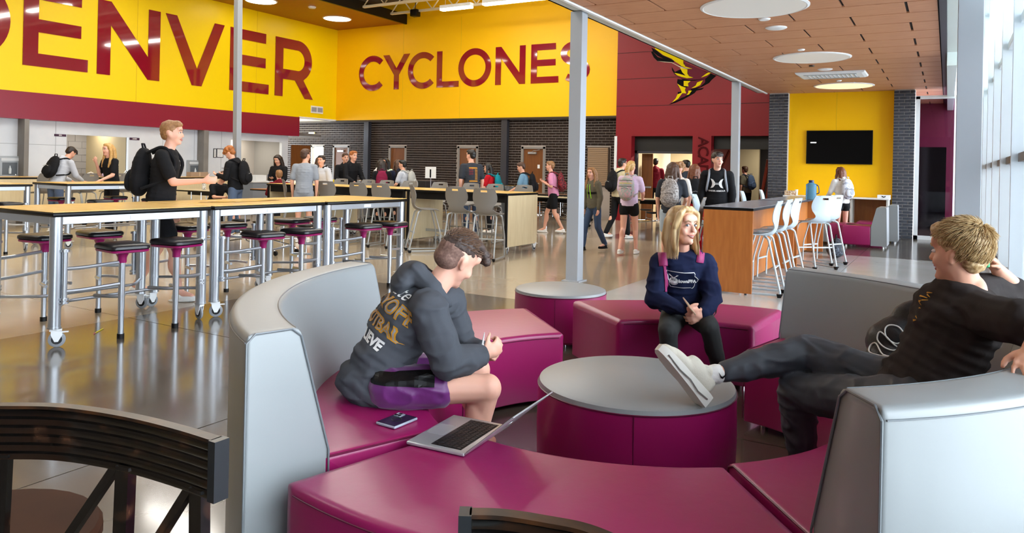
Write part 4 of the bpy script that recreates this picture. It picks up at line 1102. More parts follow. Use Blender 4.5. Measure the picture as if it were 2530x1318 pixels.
mat('white_bag', 'c8cad3', .7, var=(12, '9498a6', .55, .6)); mat('tan_grey_bag', 'a9a9a4', .7)
def PX(px, d): p = at(px, 415, d); return p.x, p.y
def face_dir(ang):   # heading in camera terms: 0 = away from camera, 90 = to the left, -90 = to the right, 180 = towards camera
    return YAW + radians(ang)
def person(label, px, ytop, d, ang, **k):
    x, y = PX(px, d); z = at(px, ytop, d).z; extra = k.pop('extra', 0.0); drop = {'sit': .38}.get(k.get('pose'), 0)
    h = (z - extra + drop + .01); h = max(1.5, min(h, 1.98))
    hh = z - extra if not drop else None
    if drop: h = 1.72; k['z0'] = 0.0
    else:
        zz = z*1.75/1.765; h = zz
    return student(label, x, y, face_dir(ang), h, **k)
N = lambda *a: a
person('boy in grey hoodie bending forward with black backpack, far left', 138, 352, 15.2, -20, top=N('hoodie', 'lightgrey'), legs=N('pants', 'jeans'), hair=N('fringe', 'dark'), pack=N('black backpack on the boy in the grey hoodie, far left', 'black'), arms=N('front', 'front'), nod=.7, lean=.14)
person('girl with long blond hair in black top eating, left', 278, 352, 15.0, 150, top=N('tee', 'black'), legs=N('pants', 'black'), hair=N('longfront', 'blond'), arms=N('front', 'eat'), skin=SKIN2)
wk = person('boy in black t-shirt striding past the front stool tables', 398, 291, 8.0, -82, top=N('tee', 'black'), legs=N('shorts', 'black'), hair=N('short', 'sandy'), arms=N('down', 'reach'), pose='walk', pack=N('black backpack slung on the striding boy', 'black'), skin=SKIN2)
person('boy with curly ginger hair in black hoodie looking at a phone', 583, 359, 15.0, 80, top=N('hoodie', 'black'), legs=N('pants', 'jeans'), hair=N('curly', 'ginger'), arms=N('phone', 'phone'), nod=.7, pack=N('black backpack on the boy looking at a phone', 'black'))
person('boy in black shirt sitting bent over by a white patterned bottle', 528, 411, 16.0, -120, top=N('tee', 'black'), legs=N('pants', 'black'), hair=N('short', 'brown'), arms=N('table', 'table'), pose='sit', nod=.6, lean=.14)
person('woman with long dark hair and dark jacket over a red top', 692, 380, 18.2, 165, top=N('hoodie', 'black'), legs=N('pants', 'black'), hair=N('longfront', 'dark'), arms=N('front', 'cross'), nod=.35)
person('child in maroon hoodie sitting with back turned', 692, 413, 17.2, 30, top=N('hoodie', 'maroon'), legs=N('pants', 'black'), hair=N('short', 'sandy'), arms=N('table', 'table'), pose='sit')
person('boy in grey t-shirt and grey shorts standing with back turned', 752, 364, 14.2, 5, top=N('tee', 'grey'), legs=N('shorts', 'grey'), hair=N('short', 'brown'), arms=N('down', 'down'), look=-.5)
person('girl with brown hair half hidden behind the boy in the white hoodie', 790, 384, 17.6, 20, top=N('hoodie', 'brown'), legs=N('pants', 'black'), hair=N('long', 'brown'))
person('boy in white hoodie with black headphones round his neck', 801, 381, 16.2, 150, top=N('hoodie', 'lightgrey'), legs=N('pants', 'navy'), hair=N('short', 'dark'), arms=N('down', 'down'), look=.3, headphones=True)
person('boy in black hoodie by the brown door, left one of two', 850, 376, 18.6, -150, top=N('hoodie', 'black'), legs=N('pants', 'black'), hair=N('short', 'brown'), arms=N('front', 'front'))
person('boy with ginger hair in black hoodie with red print, right one of two', 866, 370, 18.0, -130, top=N('hoodie', 'black'), legs=N('pants', 'black'), hair=N('short', 'ginger'), arms=N('front', 'front'))
person('student with dark hair and white sleeves carrying a maroon backpack', 935, 391, 18.4, -40, top=N('hoodie', 'white'), legs=N('pants', 'black'), hair=N('long', 'black'), arms=N('front', 'front'))
person('girl with brown hair wearing a maroon backpack', 944, 393, 17.6, 10, top=N('hoodie', 'black'), legs=N('pants', 'black'), hair=N('long', 'dark'), pack=N('maroon backpack among the students by the first door', 'burg'))
person('woman with glasses in pale green top', 957, 388, 18.6, 150, top=N('tee', 'green'), legs=N('pants', 'black'), hair=N('long', 'black'))
person('student with brown hair in navy hoodie before the door', 985, 392, 18.0, 25, top=N('hoodie', 'navy'), legs=N('pants', 'black'), hair=N('long', 'brown'), pack=N('black backpack on the student in navy hoodie', 'black'))
person('boy with dark hair wearing a pale grey backpack', 1003, 393, 17.4, 70, top=N('tee', 'lightgrey'), legs=N('pants', 'black'), hair=N('short', 'black'), arms=N('front', 'down'), pack=N('pale grey backpack beside the navy hoodie', 'tan_grey_bag'))
gy = person('tall boy in charcoal t-shirt with printed back and blue jeans', 1167, 366, 15.9, 22, top=N('tee', 'charcoal'), legs=N('pants', 'denim'), hair=N('short', 'black'), arms=N('down', 'down'), look=.5, skin=SKIN2)
person('girl with dark hair in red top wearing a teal backpack', 1215, 402, 17.2, 75, top=N('tee', 'red'), legs=N('pants', 'black'), hair=N('long', 'black'), arms=N('front', 'front'), pack=N('teal backpack on the girl in red', 'teal'))
person('boy in blue t-shirt walking left with a black backpack', 1299, 398, 17.0, 80, top=N('tee', 'blue'), legs=N('pants', 'navy'), hair=N('short', 'brown'), arms=N('front', 'front'), pose='walk', pack=N('black backpack on the boy in the blue t-shirt', 'black'), nod=.3)
person('boy in pink t-shirt and black shorts walking left', 1369, 396, 17.4, 82, top=N('tee', 'pink'), legs=N('shorts', 'black'), hair=N('short', 'sandy'), arms=N('pack', 'pack'), pose='walk', pack=N('red plaid backpack on the boy in pink', 'plaid_bag'))
gg_ = person('girl with long sandy hair in grey hoodie with neon green cords', 1470, 411, 13.9, 125, top=N('hoodie', 'olive'), legs=N('pants', 'denim'), hair=N('longfront', 'sandy'), shoes='black', pose='walk', look=.2, skin=SKIN2)
person('boy in cream hoodie with a black backpack walking right', 1529, 388, 16.4, -60, top=N('hoodie', 'cream'), legs=N('pants', 'black'), hair=N('short', 'dark'), pose='walk', pack=N('black backpack on the boy in the cream hoodie', 'black'))
person('girl with blond ponytail in lavender t-shirt', 1556, 394, 13.3, -25, top=N('tee', 'lavender'), legs=N('mini', 'black'), hair=N('pony', 'blond'), arms=N('front', 'front'), pose='walk', skin=SKIN2, pack=N('pastel striped backpack on the girl in lavender', 'floral_bag', stripes(['2d2d33', 'd8c84a', '2d2d33', 'd07a8a', '2d2d33', '88a8a0'])))
person('student in maroon hoodie standing in the corridor', 1619, 389, 22.8, -15, top=N('hoodie', 'maroon'), legs=N('pants', 'black'), hair=N('short', 'black'), arms=N('front', 'front'), extra=.0)
person('girl with dark bun hair in charcoal tee and pale denim shorts', 1660, 397, 11.6, -20, top=N('tee', 'charcoal'), legs=N('shorts', 'lightblue'), hair=N('long', 'brown'), arms=N('down', 'front'), skin=SKIN2, pack=N('grey sequin backpack on the girl in pale shorts', 'sequin_bag', spots('d5cfca')))
person('boy with curly blond hair in white t-shirt with black strap', 1686, 398, 12.6, 120, top=N('tee', 'white'), legs=N('shorts', 'black'), hair=N('curly', 'sandy'), arms=N('down', 'down'), skin=SKIN2)
person('student with dark hair behind the red hoodie in the corridor', 1703, 393, 18.6, 40, top=N('tee', 'charcoal'), legs=N('pants', 'black'), hair=N('short', 'black'))
person('girl with wavy brown hair in red t-shirt', 1717, 402, 13.0, -10, top=N('tee', 'red'), legs=N('pants', 'red'), hair=N('long', 'red'), arms=N('down', 'down'), pack=N('small black backpack on the girl in red', 'black'))
ua = person('tall boy in black hoodie with a large white emblem', 1772, 371, 11.7, 165, top=N('hoodie', 'black'), legs=N('pants', 'black'), hair=N('fringe', 'dark'), arms=N('down', 'down'), look=.45, skin=SKIN2, pack=N('grey backpack on the boy with the white emblem', 'grey'))
person('student in dark top in the stair opening beside the brick pillar', 1846, 409, 23.0, 30, top=N('tee', 'olive'), legs=N('pants', 'black'), hair=N('short', 'brown'), pack=N('blue backpack in the stair opening', 'denim'))
person('girl in white top and black shorts at the counter under the television', 2083, 410, 16.6, 12, top=N('hoodie', 'white'), legs=N('mini', 'black'), hair=N('long', 'red'), arms=N('front', 'front'), skin=SKIN2, pack=N('white and grey backpack on the girl at the counter', 'white_bag'))
# ================================================================ THE THREE SEATED STUDENTS
CR, CF, UP = V((cos(YAW), sin(YAW), 0)), V((-sin(YAW), cos(YAW), 0)), V((0, 0, 1))
def anchor(t, L):
    L = V(L); t.location = L
    for o in t.children: o.matrix_parent_inverse = Matrix.Translation(-L)
def wrap(name, target, loops_or_text, O, r, u, m, parent, size=.05, off=.0025, shear=0, bold=0, cut=.012):
    """flat print laid on the cloth: text or outline projected onto the target surface along -(r x u)"""
    M = frame(O, r, u); n = V(r).normalized().cross(V(u).normalized())
    if isinstance(loops_or_text, str): o = text(name, loops_or_text, size, M, m, parent, 0, 'CENTER', shear, bold)
    else: o = shape2d(name, loops_or_text, M, m, parent, 0)
    me = o.data; bm = bmesh.new(); bm.from_mesh(me)
    bmesh.ops.remove_doubles(bm, verts=bm.verts, dist=1e-5)
    bmesh.ops.triangulate(bm, faces=bm.faces[:])
    for _ in range(4):
        es = [e for e in bm.edges if e.calc_length() > cut]
        if not es: break
        bmesh.ops.subdivide_edges(bm, edges=es, cuts=1); bmesh.ops.triangulate(bm, faces=bm.faces[:])
    T = target; bv = BVHTree.FromPolygons([v.co for v in T.data.vertices], [p.vertices[:] for p in T.data.polygons])
    dead = []
    for v in bm.verts:
        h = bv.ray_cast(v.co + n*.25, -n, .9)
        if h[0] is None: dead.append(v)
        else: v.co = h[0] + h[1]*off if h[1].dot(n) > 0 else h[0]
    bmesh.ops.delete(bm, geom=dead, context='VERTS')
    bm.to_mesh(me); bm.free(); return o
def strands(name, m, t, items, r0=.0022):
    mb = MB()
    for pts in items: mb.tube(pts, [r0, r0*1.1, r0*.8, r0*.25][:len(pts)] if len(pts) == 4 else r0, 4, cap=False)
    o = mb.build(name, m, t); return o
def scalp(c, B, s, n, seed, cond=lambda x, y, z: True, rad=(.084, .104, .098)):
    r, f, u = B; rr = random.Random(seed); out = []
    while len(out) < n:
        z = rr.uniform(-.6, 1); a = rr.uniform(0, 2*pi); q = sqrt(max(0, 1-z*z)); x, y = q*cos(a), q*sin(a)
        if cond(x, y, z):
            p = V(c) + r*(x*rad[0]*s) + f*((y*rad[1]-.022)*s) + u*((z*rad[2]+.04)*s); out.append((p, (r*x + f*y + u*z).normalized(), (x, y, z), rr))
    return out
HV = .0075
# ---------------------------------------------------------------- boy in the charcoal hoodie
t = thing('person', 'boy in charcoal hoodie and purple shorts bent forward on the left sofa', 'person')
pel = at(935, 935, 3.38); neck = at(1062, 728, 3.42); hd = at(1128, 640, 3.46)
U = (neck-pel).normalized(); tf = (CR*.96 + CF*.15 - UP*.45); B = basis(tf - U*tf.dot(U), U)
HB = basis(CR*.62 + CF*.60 - UP*.52, UP + CR*.25 - CF*.1)
s = 1.03
shn, shf = at(1060, 768, 3.22), at(1105, 742, 3.62)
eln, wrn = at(1108, 893, 3.18), at(1192, 880, 3.36)
elf, wrf = at(1140, 870, 3.66), at(1198, 872, 3.55)
hpn, knn, ann = at(965, 958, 3.24), at(1205, 960, 3.27), at(1160, 1150, 3.35)
hpf, knf, anf = at(975, 925, 3.50), at(1180, 915, 3.58), at(1165, 1075, 3.85)
b = Blob(); head(b, hd, HB, 1.06*s); b.c(neck-U*.02, hd-HB[2]*.05, .062, .056); torso(b, pel, neck, B, -.01, s=s, bend=.03)
for sh, el, wr in ((shn, eln, wrn), (shf, elf, wrf)):
    b.c(neck-U*.03, sh, .05, .05); b.c(sh, el, .05, .04); b.c(el, wr, .04, .028)
hand(b, wrn, (CR*.7+CF*.25+UP*.35), (-CR*.1+CF*.8+UP*.2), 1.0, 1.1, thumb=1)
hand(b, wrf, (CR*.6-CF*.6+UP*.1), (UP*.3-CF*.4-CR*.3), 1.0, .9, thumb=-1)
for hp, kn, an in ((hpn, knn, ann), (hpf, knf, anf)):
    b.c(hp, kn, .088, .060); b.e(kn, (.062, .062, .064)); b.c(kn, an, .056, .040); b.e(kn.lerp(an, .32)-CR*.02, (.058, .056, .11)); b.c(an, an+CR*.10-UP*.03, .04, .03)
blob('body', b, SKIN2, t, HV, 5)
b = Blob(); torso(b, pel, neck, B, .036, -.1, .98, s, .03)
b.e(pel-U*.03-CR*.02, (.18, .155, .08), B); b.e(pel-U*.07-CR*.03, (.165, .14, .05), B)
for sh, el, wr in ((shn, eln, wrn), (shf, elf, wrf)):
    b.c(neck-U*.06-B[1]*.01, sh, .085, .085); b.c(sh, el, .085, .078); b.c(el, el.lerp(wr, .78), .078, .058); b.c(el.lerp(wr, .78), el.lerp(wr, .95), .048, .044)
b.e(pel+U*.05-B[1]*.0, (.185, .145, .07), B)
hood1 = blob('hoodie', b, mat('charcoal_fleece', '4a4d53', .95, bump=(400, .35, .001), spec=.15), t, HV, 6, .018, 8)
b = Blob(); nb = neck
b.chain([nb+B[0]*.095+B[1]*.07+U*.015, nb+B[0]*.11+U*.04-B[1]*.02, nb+B[0]*.06+U*.055-B[1]*.11, nb-B[0]*.06+U*.055-B[1]*.11, nb-B[0]*.11+U*.04-B[1]*.02, nb-B[0]*.09+B[1]*.07+U*.015], [.03, .042, .05, .05, .042, .03])
b.e(nb-B[1]*.135+U*.00, (.12, .055, .085), B); b.e(nb-B[1]*.12-U*.05, (.10, .045, .07), B)
blob('hood', b, MATS['charcoal_fleece'], t, HV, 4, .010, 12)
purple = mat('purple_satin', '5c1160', .45, bump=(60, .3, .002), sheen=.3)
b = Blob(); b.e(pel-U*.03, (.175, .145, .11), B); 
for hp, kn in ((hpn, knn), (hpf, knf)): b.c(hp, hp.lerp(kn, .45), .098, .096)
b.c(pel+CR*.03-UP*.01, hpn, .105, .10); b.c(pel, hpf, .105, .10)
sho = blob('shorts', b, purple, t, HV, 5, .012, 11)
for an, d in ((ann, CR*.9-CF*.2), (anf, CR*.9)):
    g = V((an.x, an.y, 0)); b = Blob(); b.e(g+UP*.055, (.045, .055, .05)); b.c(g+UP*.045, g+d*.15+UP*.04, .044, .038)
    b.c(g+UP*.02-d*.04, g+d*.17+UP*.02, .04, .04); blob('shoe', b, CL('black'), t, HV, 3)
b = Blob(); r, f, u = HB; P = lambda x, y, z: hd + r*x + f*y + u*z
b.e(P(0, -.018, .052), (.0805, .100, .080), HB); b.e(P(0, .04, .10), (.066, .062, .035), HB)
for x in (-.05, -.02, .01, .04): b.e(P(x, .098, .088), .026, HB, 8, 6); b.e(P(x+.015, .118, .065), .022, HB, 8, 6)
blob('hair', b, mat('hair_fade_brown', '2f221d', .6, var=(120, '54423a', .35, .7)), t, .006, 2, .004, 50)
b = Blob(); b.e(P(0, -.024, .028), (.0795, .0945, .086), HB); b.e(P(0, -.05, -.02), (.070, .062, .055), HB)
blob('hair_fade', b, mat('shaved_fade', '6d5147', .8, var=(90, '8e6f62', .4, .7)), t, .006, 2)
st = []
for p, n, (x, y, z), rr in scalp(hd, HB, 1.0, 520, 4, lambda x, y, z: z > .25, (.084, .104, .098)):
    dd = (n*.5 + f*.8 + r*rr.uniform(-.3, .3)).normalized(); L = rr.uniform(.012, .024)*(1.6 if y > .5 else 1); st.append([p-n*.006, p+dd*L*.4, p+dd*L*.8+n*.002, p+dd*L+n*.0])
rr = random.Random(8)
for i in range(90):
    x = rr.uniform(-.065, .065); p = P(x, .105+rr.uniform(-.02, .012), .085+rr.uniform(-.03, .02)); a = rr.uniform(0, 6.28)
    st.append([p, p+f*.012+u*.006+r*.006*cos(a), p+f*.022-u*.006+r*.008*sin(a), p+f*.016-u*.022])
strands('hair_tufts', mat('hair_tuft_brown', '6b5140', .5), t, st, .0016)
boyL = t
# ---------------------------------------------------------------- girl in the navy sweatshirt
t = thing('person', 'smiling girl with long blond hair in navy sweatshirt sitting on the bench', 'person')
pel = at(1692, 752, 5.22); neck = at(1686, 628, 5.12); hd = at(1685, 559, 5.06)
U = (neck-pel).normalized(); tf = -CF*1.0 + CR*.06; B = basis(tf, U)
HB = basis(-CF*.84 + CR*.50 + UP*.02, UP + CR*.05); hs = 1.10
sR, sL = at(1632, 650, 5.12), at(1742, 650, 5.12)          # screen left / right
eR, wR = at(1618, 738, 5.02), at(1688, 768, 4.84)
eL, wL = at(1760, 735, 5.02), at(1738, 775, 4.86)
hR, kR, aR = at(1668, 775, 5.2), at(1650, 818, 4.80), at(1660, 950, 4.86)
hL, kL, aL = at(1720, 775, 5.2), at(1752, 808, 4.82), at(1785, 945, 4.98)
b = Blob(); head(b, hd, HB, hs); b.c(neck-U*.02, hd-HB[2]*.06, .052, .048); torso(b, pel, neck, B, -.02, s=1.0, wide=.92)
for sh, el, wr in ((sR, eR, wR), (sL, eL, wL)): b.c(neck-U*.03, sh, .045, .045); b.c(sh, el, .042, .036); b.c(el, wr, .036, .025)
hand(b, wR, (CR*.95-UP*.25-CF*.2), (CF*.3+UP*.1-CR*.2), 1.0, .75, thumb=1)
hand(b, wL, (-CR*.75-UP*.3-CF*.3), (CF*.6+UP*.1), 1.0, .75, thumb=-1)
b.c(wL-CR*.03, wL-CR*.055+UP*.045-CF*.02, .013, .011, 8)
for hp, kn, an in ((hR, kR, aR), (hL, kL, aL)): b.c(hp, kn, .075, .05); b.c(kn, an, .045, .034)
blob('body', b, SKIN2, t, .006, 4)
navy = mat('navy_fleece', '1d2440', .95, bump=(300, .3, .001), spec=.15)
b = Blob(); torso(b, pel, neck, B, .038, -.04, .93, 1.0)
for sh, el, wr in ((sR, eR, wR), (sL, eL, wL)):
    b.c(neck-U*.065, sh, .065, .074); b.c(sh, el, .074, .070); b.c(el, el.lerp(wr, .75), .068, .052); b.c(el.lerp(wr, .8), el.lerp(wr, .96), .042, .040)
swt = blob('sweatshirt', b, navy, t, HV, 5, .015, 9)
b = Blob(); b.e(pel, (.17, .13, .11), B)
for hp, kn, an in ((hR, kR, aR), (hL, kL, aL)): b.c(hp, kn, .098, .066); b.c(kn, an, .064, .044); b.e(kn.lerp(an, .3)+CF*.02, (.056, .056, .1))
blob('leggings', b, mat('charcoal_leggings', '2a2d2e', .85, bump=(300, .2, .001)), t, HV, 5, .004)
for an in (aR, aL):
    g = V((an.x, an.y, 0)); d = -CF; b = Blob(); b.c(g+UP*.05, g+d*.13+UP*.035, .043, .036); b.c(g+UP*.02-d*.03, g+d*.16+UP*.02, .038, .038); blob('shoe', b, CL('white'), t, .008, 3)
b = Blob(); r, f, u = HB; P = lambda x, y, z: hd + r*(x*hs) + f*(y*hs) + u*(z*hs)
b.e(P(0, -.024, .045), (.082*hs, .094*hs, .084*hs), HB); b.e(P(0, .03, .10), (.055*hs, .045*hs, .022*hs), HB)
for x in (-1, 1):
    b.chain([P(x*.02, .05, .118), P(x*.068, .055, .075), P(x*.088, .035, .0)], [.012, .022, .022])
    b.chain([P(x*.068, .045, .075), P(x*.082, .025, -.02), P(x*.084, .03, -.09), P(x*.085, .045, -.14), P(x*.082, .055, -.175)], [.02, .022, .024, .022, .010])
    b.chain([P(x*.07, -.04, .03), P(x*.078, -.05, -.08), P(x*.075, -.04, -.15)], [.036, .036, .02])
b.c(P(0, -.09, .02), P(0, -.09, -.18), .055, .05)
bl = mat('hair_blond_highlights', 'a57f4c', .42, var=(26, 'dcc090', .38, .6), stretch=(1, 1, .12))
blob('hair', b, bl, t, .0065, 3)
st = []; rr = random.Random(2)
for i in range(420):
    x = rr.choice((-1, 1)); o = rr.uniform(0, 1); q = rr.uniform(-.022, .022)
    st.append([P(x*(.004+.016*o), .058-.07*o, .124-.004*o), P(x*(.066+.02*o), .058-.05*o+q*.3, .072), P(x*(.088+.012*o), .045-.06*o+q, -.05), P(x*(.086+.014*o)+q*.3, .06-.08*o+q, -.178+rr.uniform(-.025, .015))])
s4 = [ [V(p[0])*(1-k)**3+3*V(p[1])*k*(1-k)**2+3*V(p[2])*k*k*(1-k)+V(p[3])*k**3 for k in (0, .2, .4, .6, .8, 1)] for p in st]
mb = MB(); mb2 = MB()
for i, p in enumerate(s4): (mb if i % 3 else mb2).tube(p, [.0022, .0026, .0028, .0028, .0022, .0008], 4, cap=False)
mb.build('hair_strands', bl, t); mb2.build('hair_strands', mat('hair_pale_blond', 'e3cfa2', .4), t)
_b = BROW; BROW = mat('brow_blond', '8c6b48', .7); face(t, hd, HB, hs, look=1.0, smile=1.0, md=.001); BROW = _b
NK = [neck+B[0]*.055*cos(a)+B[1]*(.055*sin(a)+.012)+U*(.02-.028*sin(a)) for a in [pi*k/12 for k in range(13)]]
MB().tube(NK, .0025, 6).build('necklace', mat('shell_necklace', 'e8e4da', .4), t); Blob().e(NK[6], (.008, .004, .006), B).mb.build('pendant', WHITE, t)
girl = t
# ---------------------------------------------------------------- boy with the foot on the ottoman
t = thing('person', 'boy with spiky blond hair in washed black t-shirt, one foot on the ottoman', 'person')
pel = at(2262, 985, 3.02); neck = at(2392, 712, 2.96); hd = at(2370, 628, 2.95)
U = (neck-pel).normalized(); tf = (-CR*.93 - CF*.12); B = basis(tf - U*tf.dot(U), U)
HB = basis(-CR*.52 + CF*.84 - UP*.02, UP - CR*.03); hs = 1.03
sN, sF = at(2462, 785, 2.76), at(2432, 722, 3.12)
eN, wN = at(2585, 815, 2.50), at(2548, 868, 2.28)
eF, wF = at(2540, 742, 3.28), at(2466, 668, 3.10)
hN, kN, aN = at(2248, 1000, 2.93), at(1968, 968, 3.40), at(1985, 1150, 3.42)
hF, kF, aF = at(2255, 965, 3.16), at(1990, 872, 3.46), at(1768, 925, 3.40)
b = Blob(); head(b, hd, HB, hs); b.c(neck-U*.02, hd-HB[2]*.05, .064, .058); torso(b, pel, neck, B, -.01, s=1.05, bend=.02)
for sh, el, wr in ((sN, eN, wN), (sF, eF, wF)): b.c(neck-U*.04, sh, .055, .055); b.c(sh, el, .054, .043); b.e(el.lerp(wr, .25), .046); b.c(el, wr, .044, .029)
hand(b, wN, (-CR*.55-UP*.12-CF*.75), (-UP*1+CR*.1), 1.1, .35, thumb=-1)
hand(b, wF, (-CR*.55-CF*.1+UP*.6), (-CR*.8-UP*.1), 1.0, 1.3, thumb=1)
for hp, kn, an in ((hN, kN, aN), (hF, kF, aF)): b.c(hp, kn, .08, .055); b.c(kn, an, .05, .038)
blob('body', b, SKIN, t, HV, 5)
b = Blob(); torso(b, pel, neck, B, .030, -.12, .94, 1.06, .02)
for sh, el, wr in ((sN, eN, wN), (sF, eF, wF)): b.c(neck-U*.07, sh, .082, .082); b.c(sh, sh.lerp(el, .55), .084, .086)
tee = blob('shirt', b, mat('washed_black_cotton', '332e2d', .9, bump=(200, .3, .001), spec=.2), t, HV, 5, .018, 7)
b = Blob(); b.e(pel, (.17, .14, .12), B)
b.chain([hN, kN, kN.lerp(aN, .5), aN], [.105, .086, .075, .062]); b.chain([hF, kF, kF.lerp(aF, .5), kF.lerp(aF, .86)], [.105, .084, .070, .054])
b.c(pel, hN, .12, .11); b.c(pel, hF, .12, .11)
blob('trousers', b, mat('charcoal_trousers', '3c4149', .6, bump=(120, .25, .001)), t, HV, 5, .015, 10)
# sock and shoe of the raised foot: heel on the ottoman, sole to the left
ad = (aF-kF).normalized()
b = Blob(); b.c(aF-ad*.005, aF+ad*.06, .046, .042); sk = blob('sock', b, CL('white'), t, .006, 3, .002, 60)
heel = at(1728, 968, 3.36); toe = at(1640, 872, 3.34)
dt = (toe-heel).normalized(); nn = (aF-heel); nn = (nn-dt*nn.dot(dt)).normalized(); sd = dt.cross(nn)
Q = lambda a, h, w=0: heel + dt*a + nn*h + sd*w
HBt = (sd, dt, nn)
b = Blob(); b.e(Q(.005, .05), (.040, .045, .055), HBt); b.e(Q(.07, .045), (.044, .09, .055), HBt); b.e(Q(.16, .028), (.048, .09, .038), HBt); b.e(Q(.225, .018), (.042, .05, .028), HBt); b.e(Q(.02, .09), (.036, .05, .03), HBt); b.e(Q(.09, .085), (.026, .05, .02), HBt)
blob('shoe', b, mat('cream_knit_shoe', 'c9c3b4', .8, bump=(150, .6, .002)), t, .006, 3)
so = MB(); rows = []
prf = [(-.055, .030, .04), (-.03, .040, .042), (.03, .042, .036), (.09, .040, .030), (.16, .048, .028), (.22, .046, .024), (.262, .034, .02), (.28, .016, .016)]
for a, w, h in prf: rows.append([Q(a, .018, -w), Q(a, -.0, -w*1.04), Q(a, -h, -w*.95), Q(a, -h-.002, 0), Q(a, -h, w*.95), Q(a, 0, w*1.04), Q(a, .018, w)])
so.grid(rows); n_ = 7; so.f.append(tuple(range(n_))); so.f.append(tuple((len(rows)-1)*n_+k for k in range(n_-1, -1, -1)))
for i in range(len(rows)-1): so.f.append((i*n_, i*n_+n_-1, (i+1)*n_+n_-1, (i+1)*n_))
so.build('shoe_sole', mat('white_foam', 'd8d5cc', .7), t, recalc=True)
MB().tube([Q(-.03, -.012, .044), Q(.03, -.02, .047), Q(.09, -.008, .045), Q(.16, -.016, .052), (Q(.24, -.006, .045))], .003, 5).tube([Q(-.03, -.012, -.044), Q(.03, -.02, -.047), Q(.09, -.008, -.045), Q(.16, -.016, -.052), (Q(.24, -.006, -.045))], .003, 5).build('sole_groove', mat('grey_groove', '77756f', .7), t)
for k in range(5):
    a = .05+.025*k; MB().tube([Q(a, .085-.012*k+.01, -.026), Q(a+.006, .099-.012*k+.004, 0), Q(a, .085-.012*k+.01, .026)], .0032, 6).build('lace', WHITE, t)
# swoosh tick on the sock
b_ = -sd if sd.dot(CF) > 0 else sd
oc = aF-ad*.01
shape2d('sock_mark', [[(-.005, .02), (.0, -.008), (.008, -.013), (.022, -.004), (.034, .012), (.018, .0), (.009, -.004), (.004, .0)]], frame(oc - CF*.047, ad*-1, (UP-ad*UP.dot(ad))), BLACK, t, .002)
gN = V((aN.x, aN.y, 0)); b = Blob(); d = -CR; b.c(gN+UP*.05, gN+d*.14+UP*.035, .046, .04); b.c(gN+UP*.02-d*.04, gN+d*.17+UP*.02, .04, .042); blob('shoe', b, MATS['cream_knit_shoe'], t, HV, 3)
b = Blob(); r, f, u = HB; P = lambda x, y, z: hd + r*(x*hs) + f*(y*hs) + u*(z*hs)
b.e(P(0, -.022, .048), (.084*hs, .098*hs, .086*hs), HB); b.e(P(0, .05, .09), (.064*hs, .052*hs, .036*hs), HB); b.e(P(0, -.055, -.01), (.064*hs, .042*hs, .06*hs), HB)
blond = mat('hair_blond_spiky', '9c7748', .45, var=(70, 'd2b587', .35, .65))
blob('hair', b, blond, t, .0075, 2, .006, 35)
stA, stB = [], []
crown = (r*.15 - f*.55 + u*.82).normalized()
for p, n, (x, y, z), rr in scalp(hd, HB, hs, 4800, 11, lambda x, y, z: (z > .12 or (y < -.15 and z > -.5)) and not (y > .35 and z < .35), (.086, .102, .096)):
    fl = n - crown; fl = (fl - n*fl.dot(n)); fl = fl.normalized() if fl.length > 1e-3 else f
    lift = .42 if (y > .3 and z > .3) else (.28 if z > .5 else .08)
    dd = (n*lift + fl + r*rr.uniform(-.28, .28) + u*rr.uniform(-.22, .22)).normalized(); L = rr.uniform(.022, .042)*(1.15 if z > .5 else .8)
    (stA if rr.random() < (.72 if z > .3 else .35) else stB).append([p-n*.008, p+dd*L*.35+n*.001, p+dd*L*.75-n*.001, p+dd*L-n*.004])
strands('hair_tufts', mat('hair_tuft_blond', 'c8ab7c', .45), t, stA, .0012); strands('hair_tufts', mat('hair_tuft_dark_blond', 'a1804f', .5), t, stB, .0012)
_b = BROW; BROW = mat('brow_sandy', 'b08a5c', .7); face(t, hd, HB, hs, md=.007); BROW = _b
for o in [c for c in t.children if c.name.startswith('eyelash')]: bpy.data.objects.remove(o)
boyR = t
TEE = (tee, neck, pel, B, sN)
bake()
# ---- prints on the clothes
WHT = mat('print_white', 'e6e6e4', .7); GLD = mat('print_gold_cloth', 'c58a17', .7); GRP = mat('print_grey', '8d9096', .7); PMR = mat('print_maroon', '7a2030', .7)
o = hood1; U1 = (at(1062, 728, 3.42)-at(935, 935, 3.38)).normalized(); f1 = CR*.96+CF*.15-UP*.45; B1 = basis(f1-U1*f1.dot(U1), U1)
mid = at(935, 935, 3.38).lerp(at(1062, 728, 3.42), .56)
bk = -B1[1]
rx = (-CF*.80 + CR*.60); ux = U1; O = mid + (-(rx.cross(ux)) if rx.cross(ux).dot(B1[1]) > 0 else rx.cross(ux))*.0
rx = (rx - ux*rx.dot(ux)).normalized()
if rx.cross(ux).dot(B1[1]) > 0: rx = -rx
nx = rx.cross(ux); O = mid + nx*.22
for s_, sz, dy, m, sh, bo, dx in (('State', .085, .150, WHT, .35, .0, .0), ('PLAYOFF', .092, .075, GLD, 0, .004, 0), ('PLAYOFF', .092, .075, GRP, 0, -.0015, 0), ('FOOTBALL', .082, -.015, GLD, 0, .004, 0), ('FOOTBALL', .082, -.015, GRP, 0, -.0015, 0), ('BELIEVE', .066, -.092, WHT, 0, .003, 0)):
    wrap('back_print', hood1, s_, O+ux*dy+rx*dx, rx, ux, m, boyL, sz, .0028 if m is not GRP else .0045, sh, bo, .02)
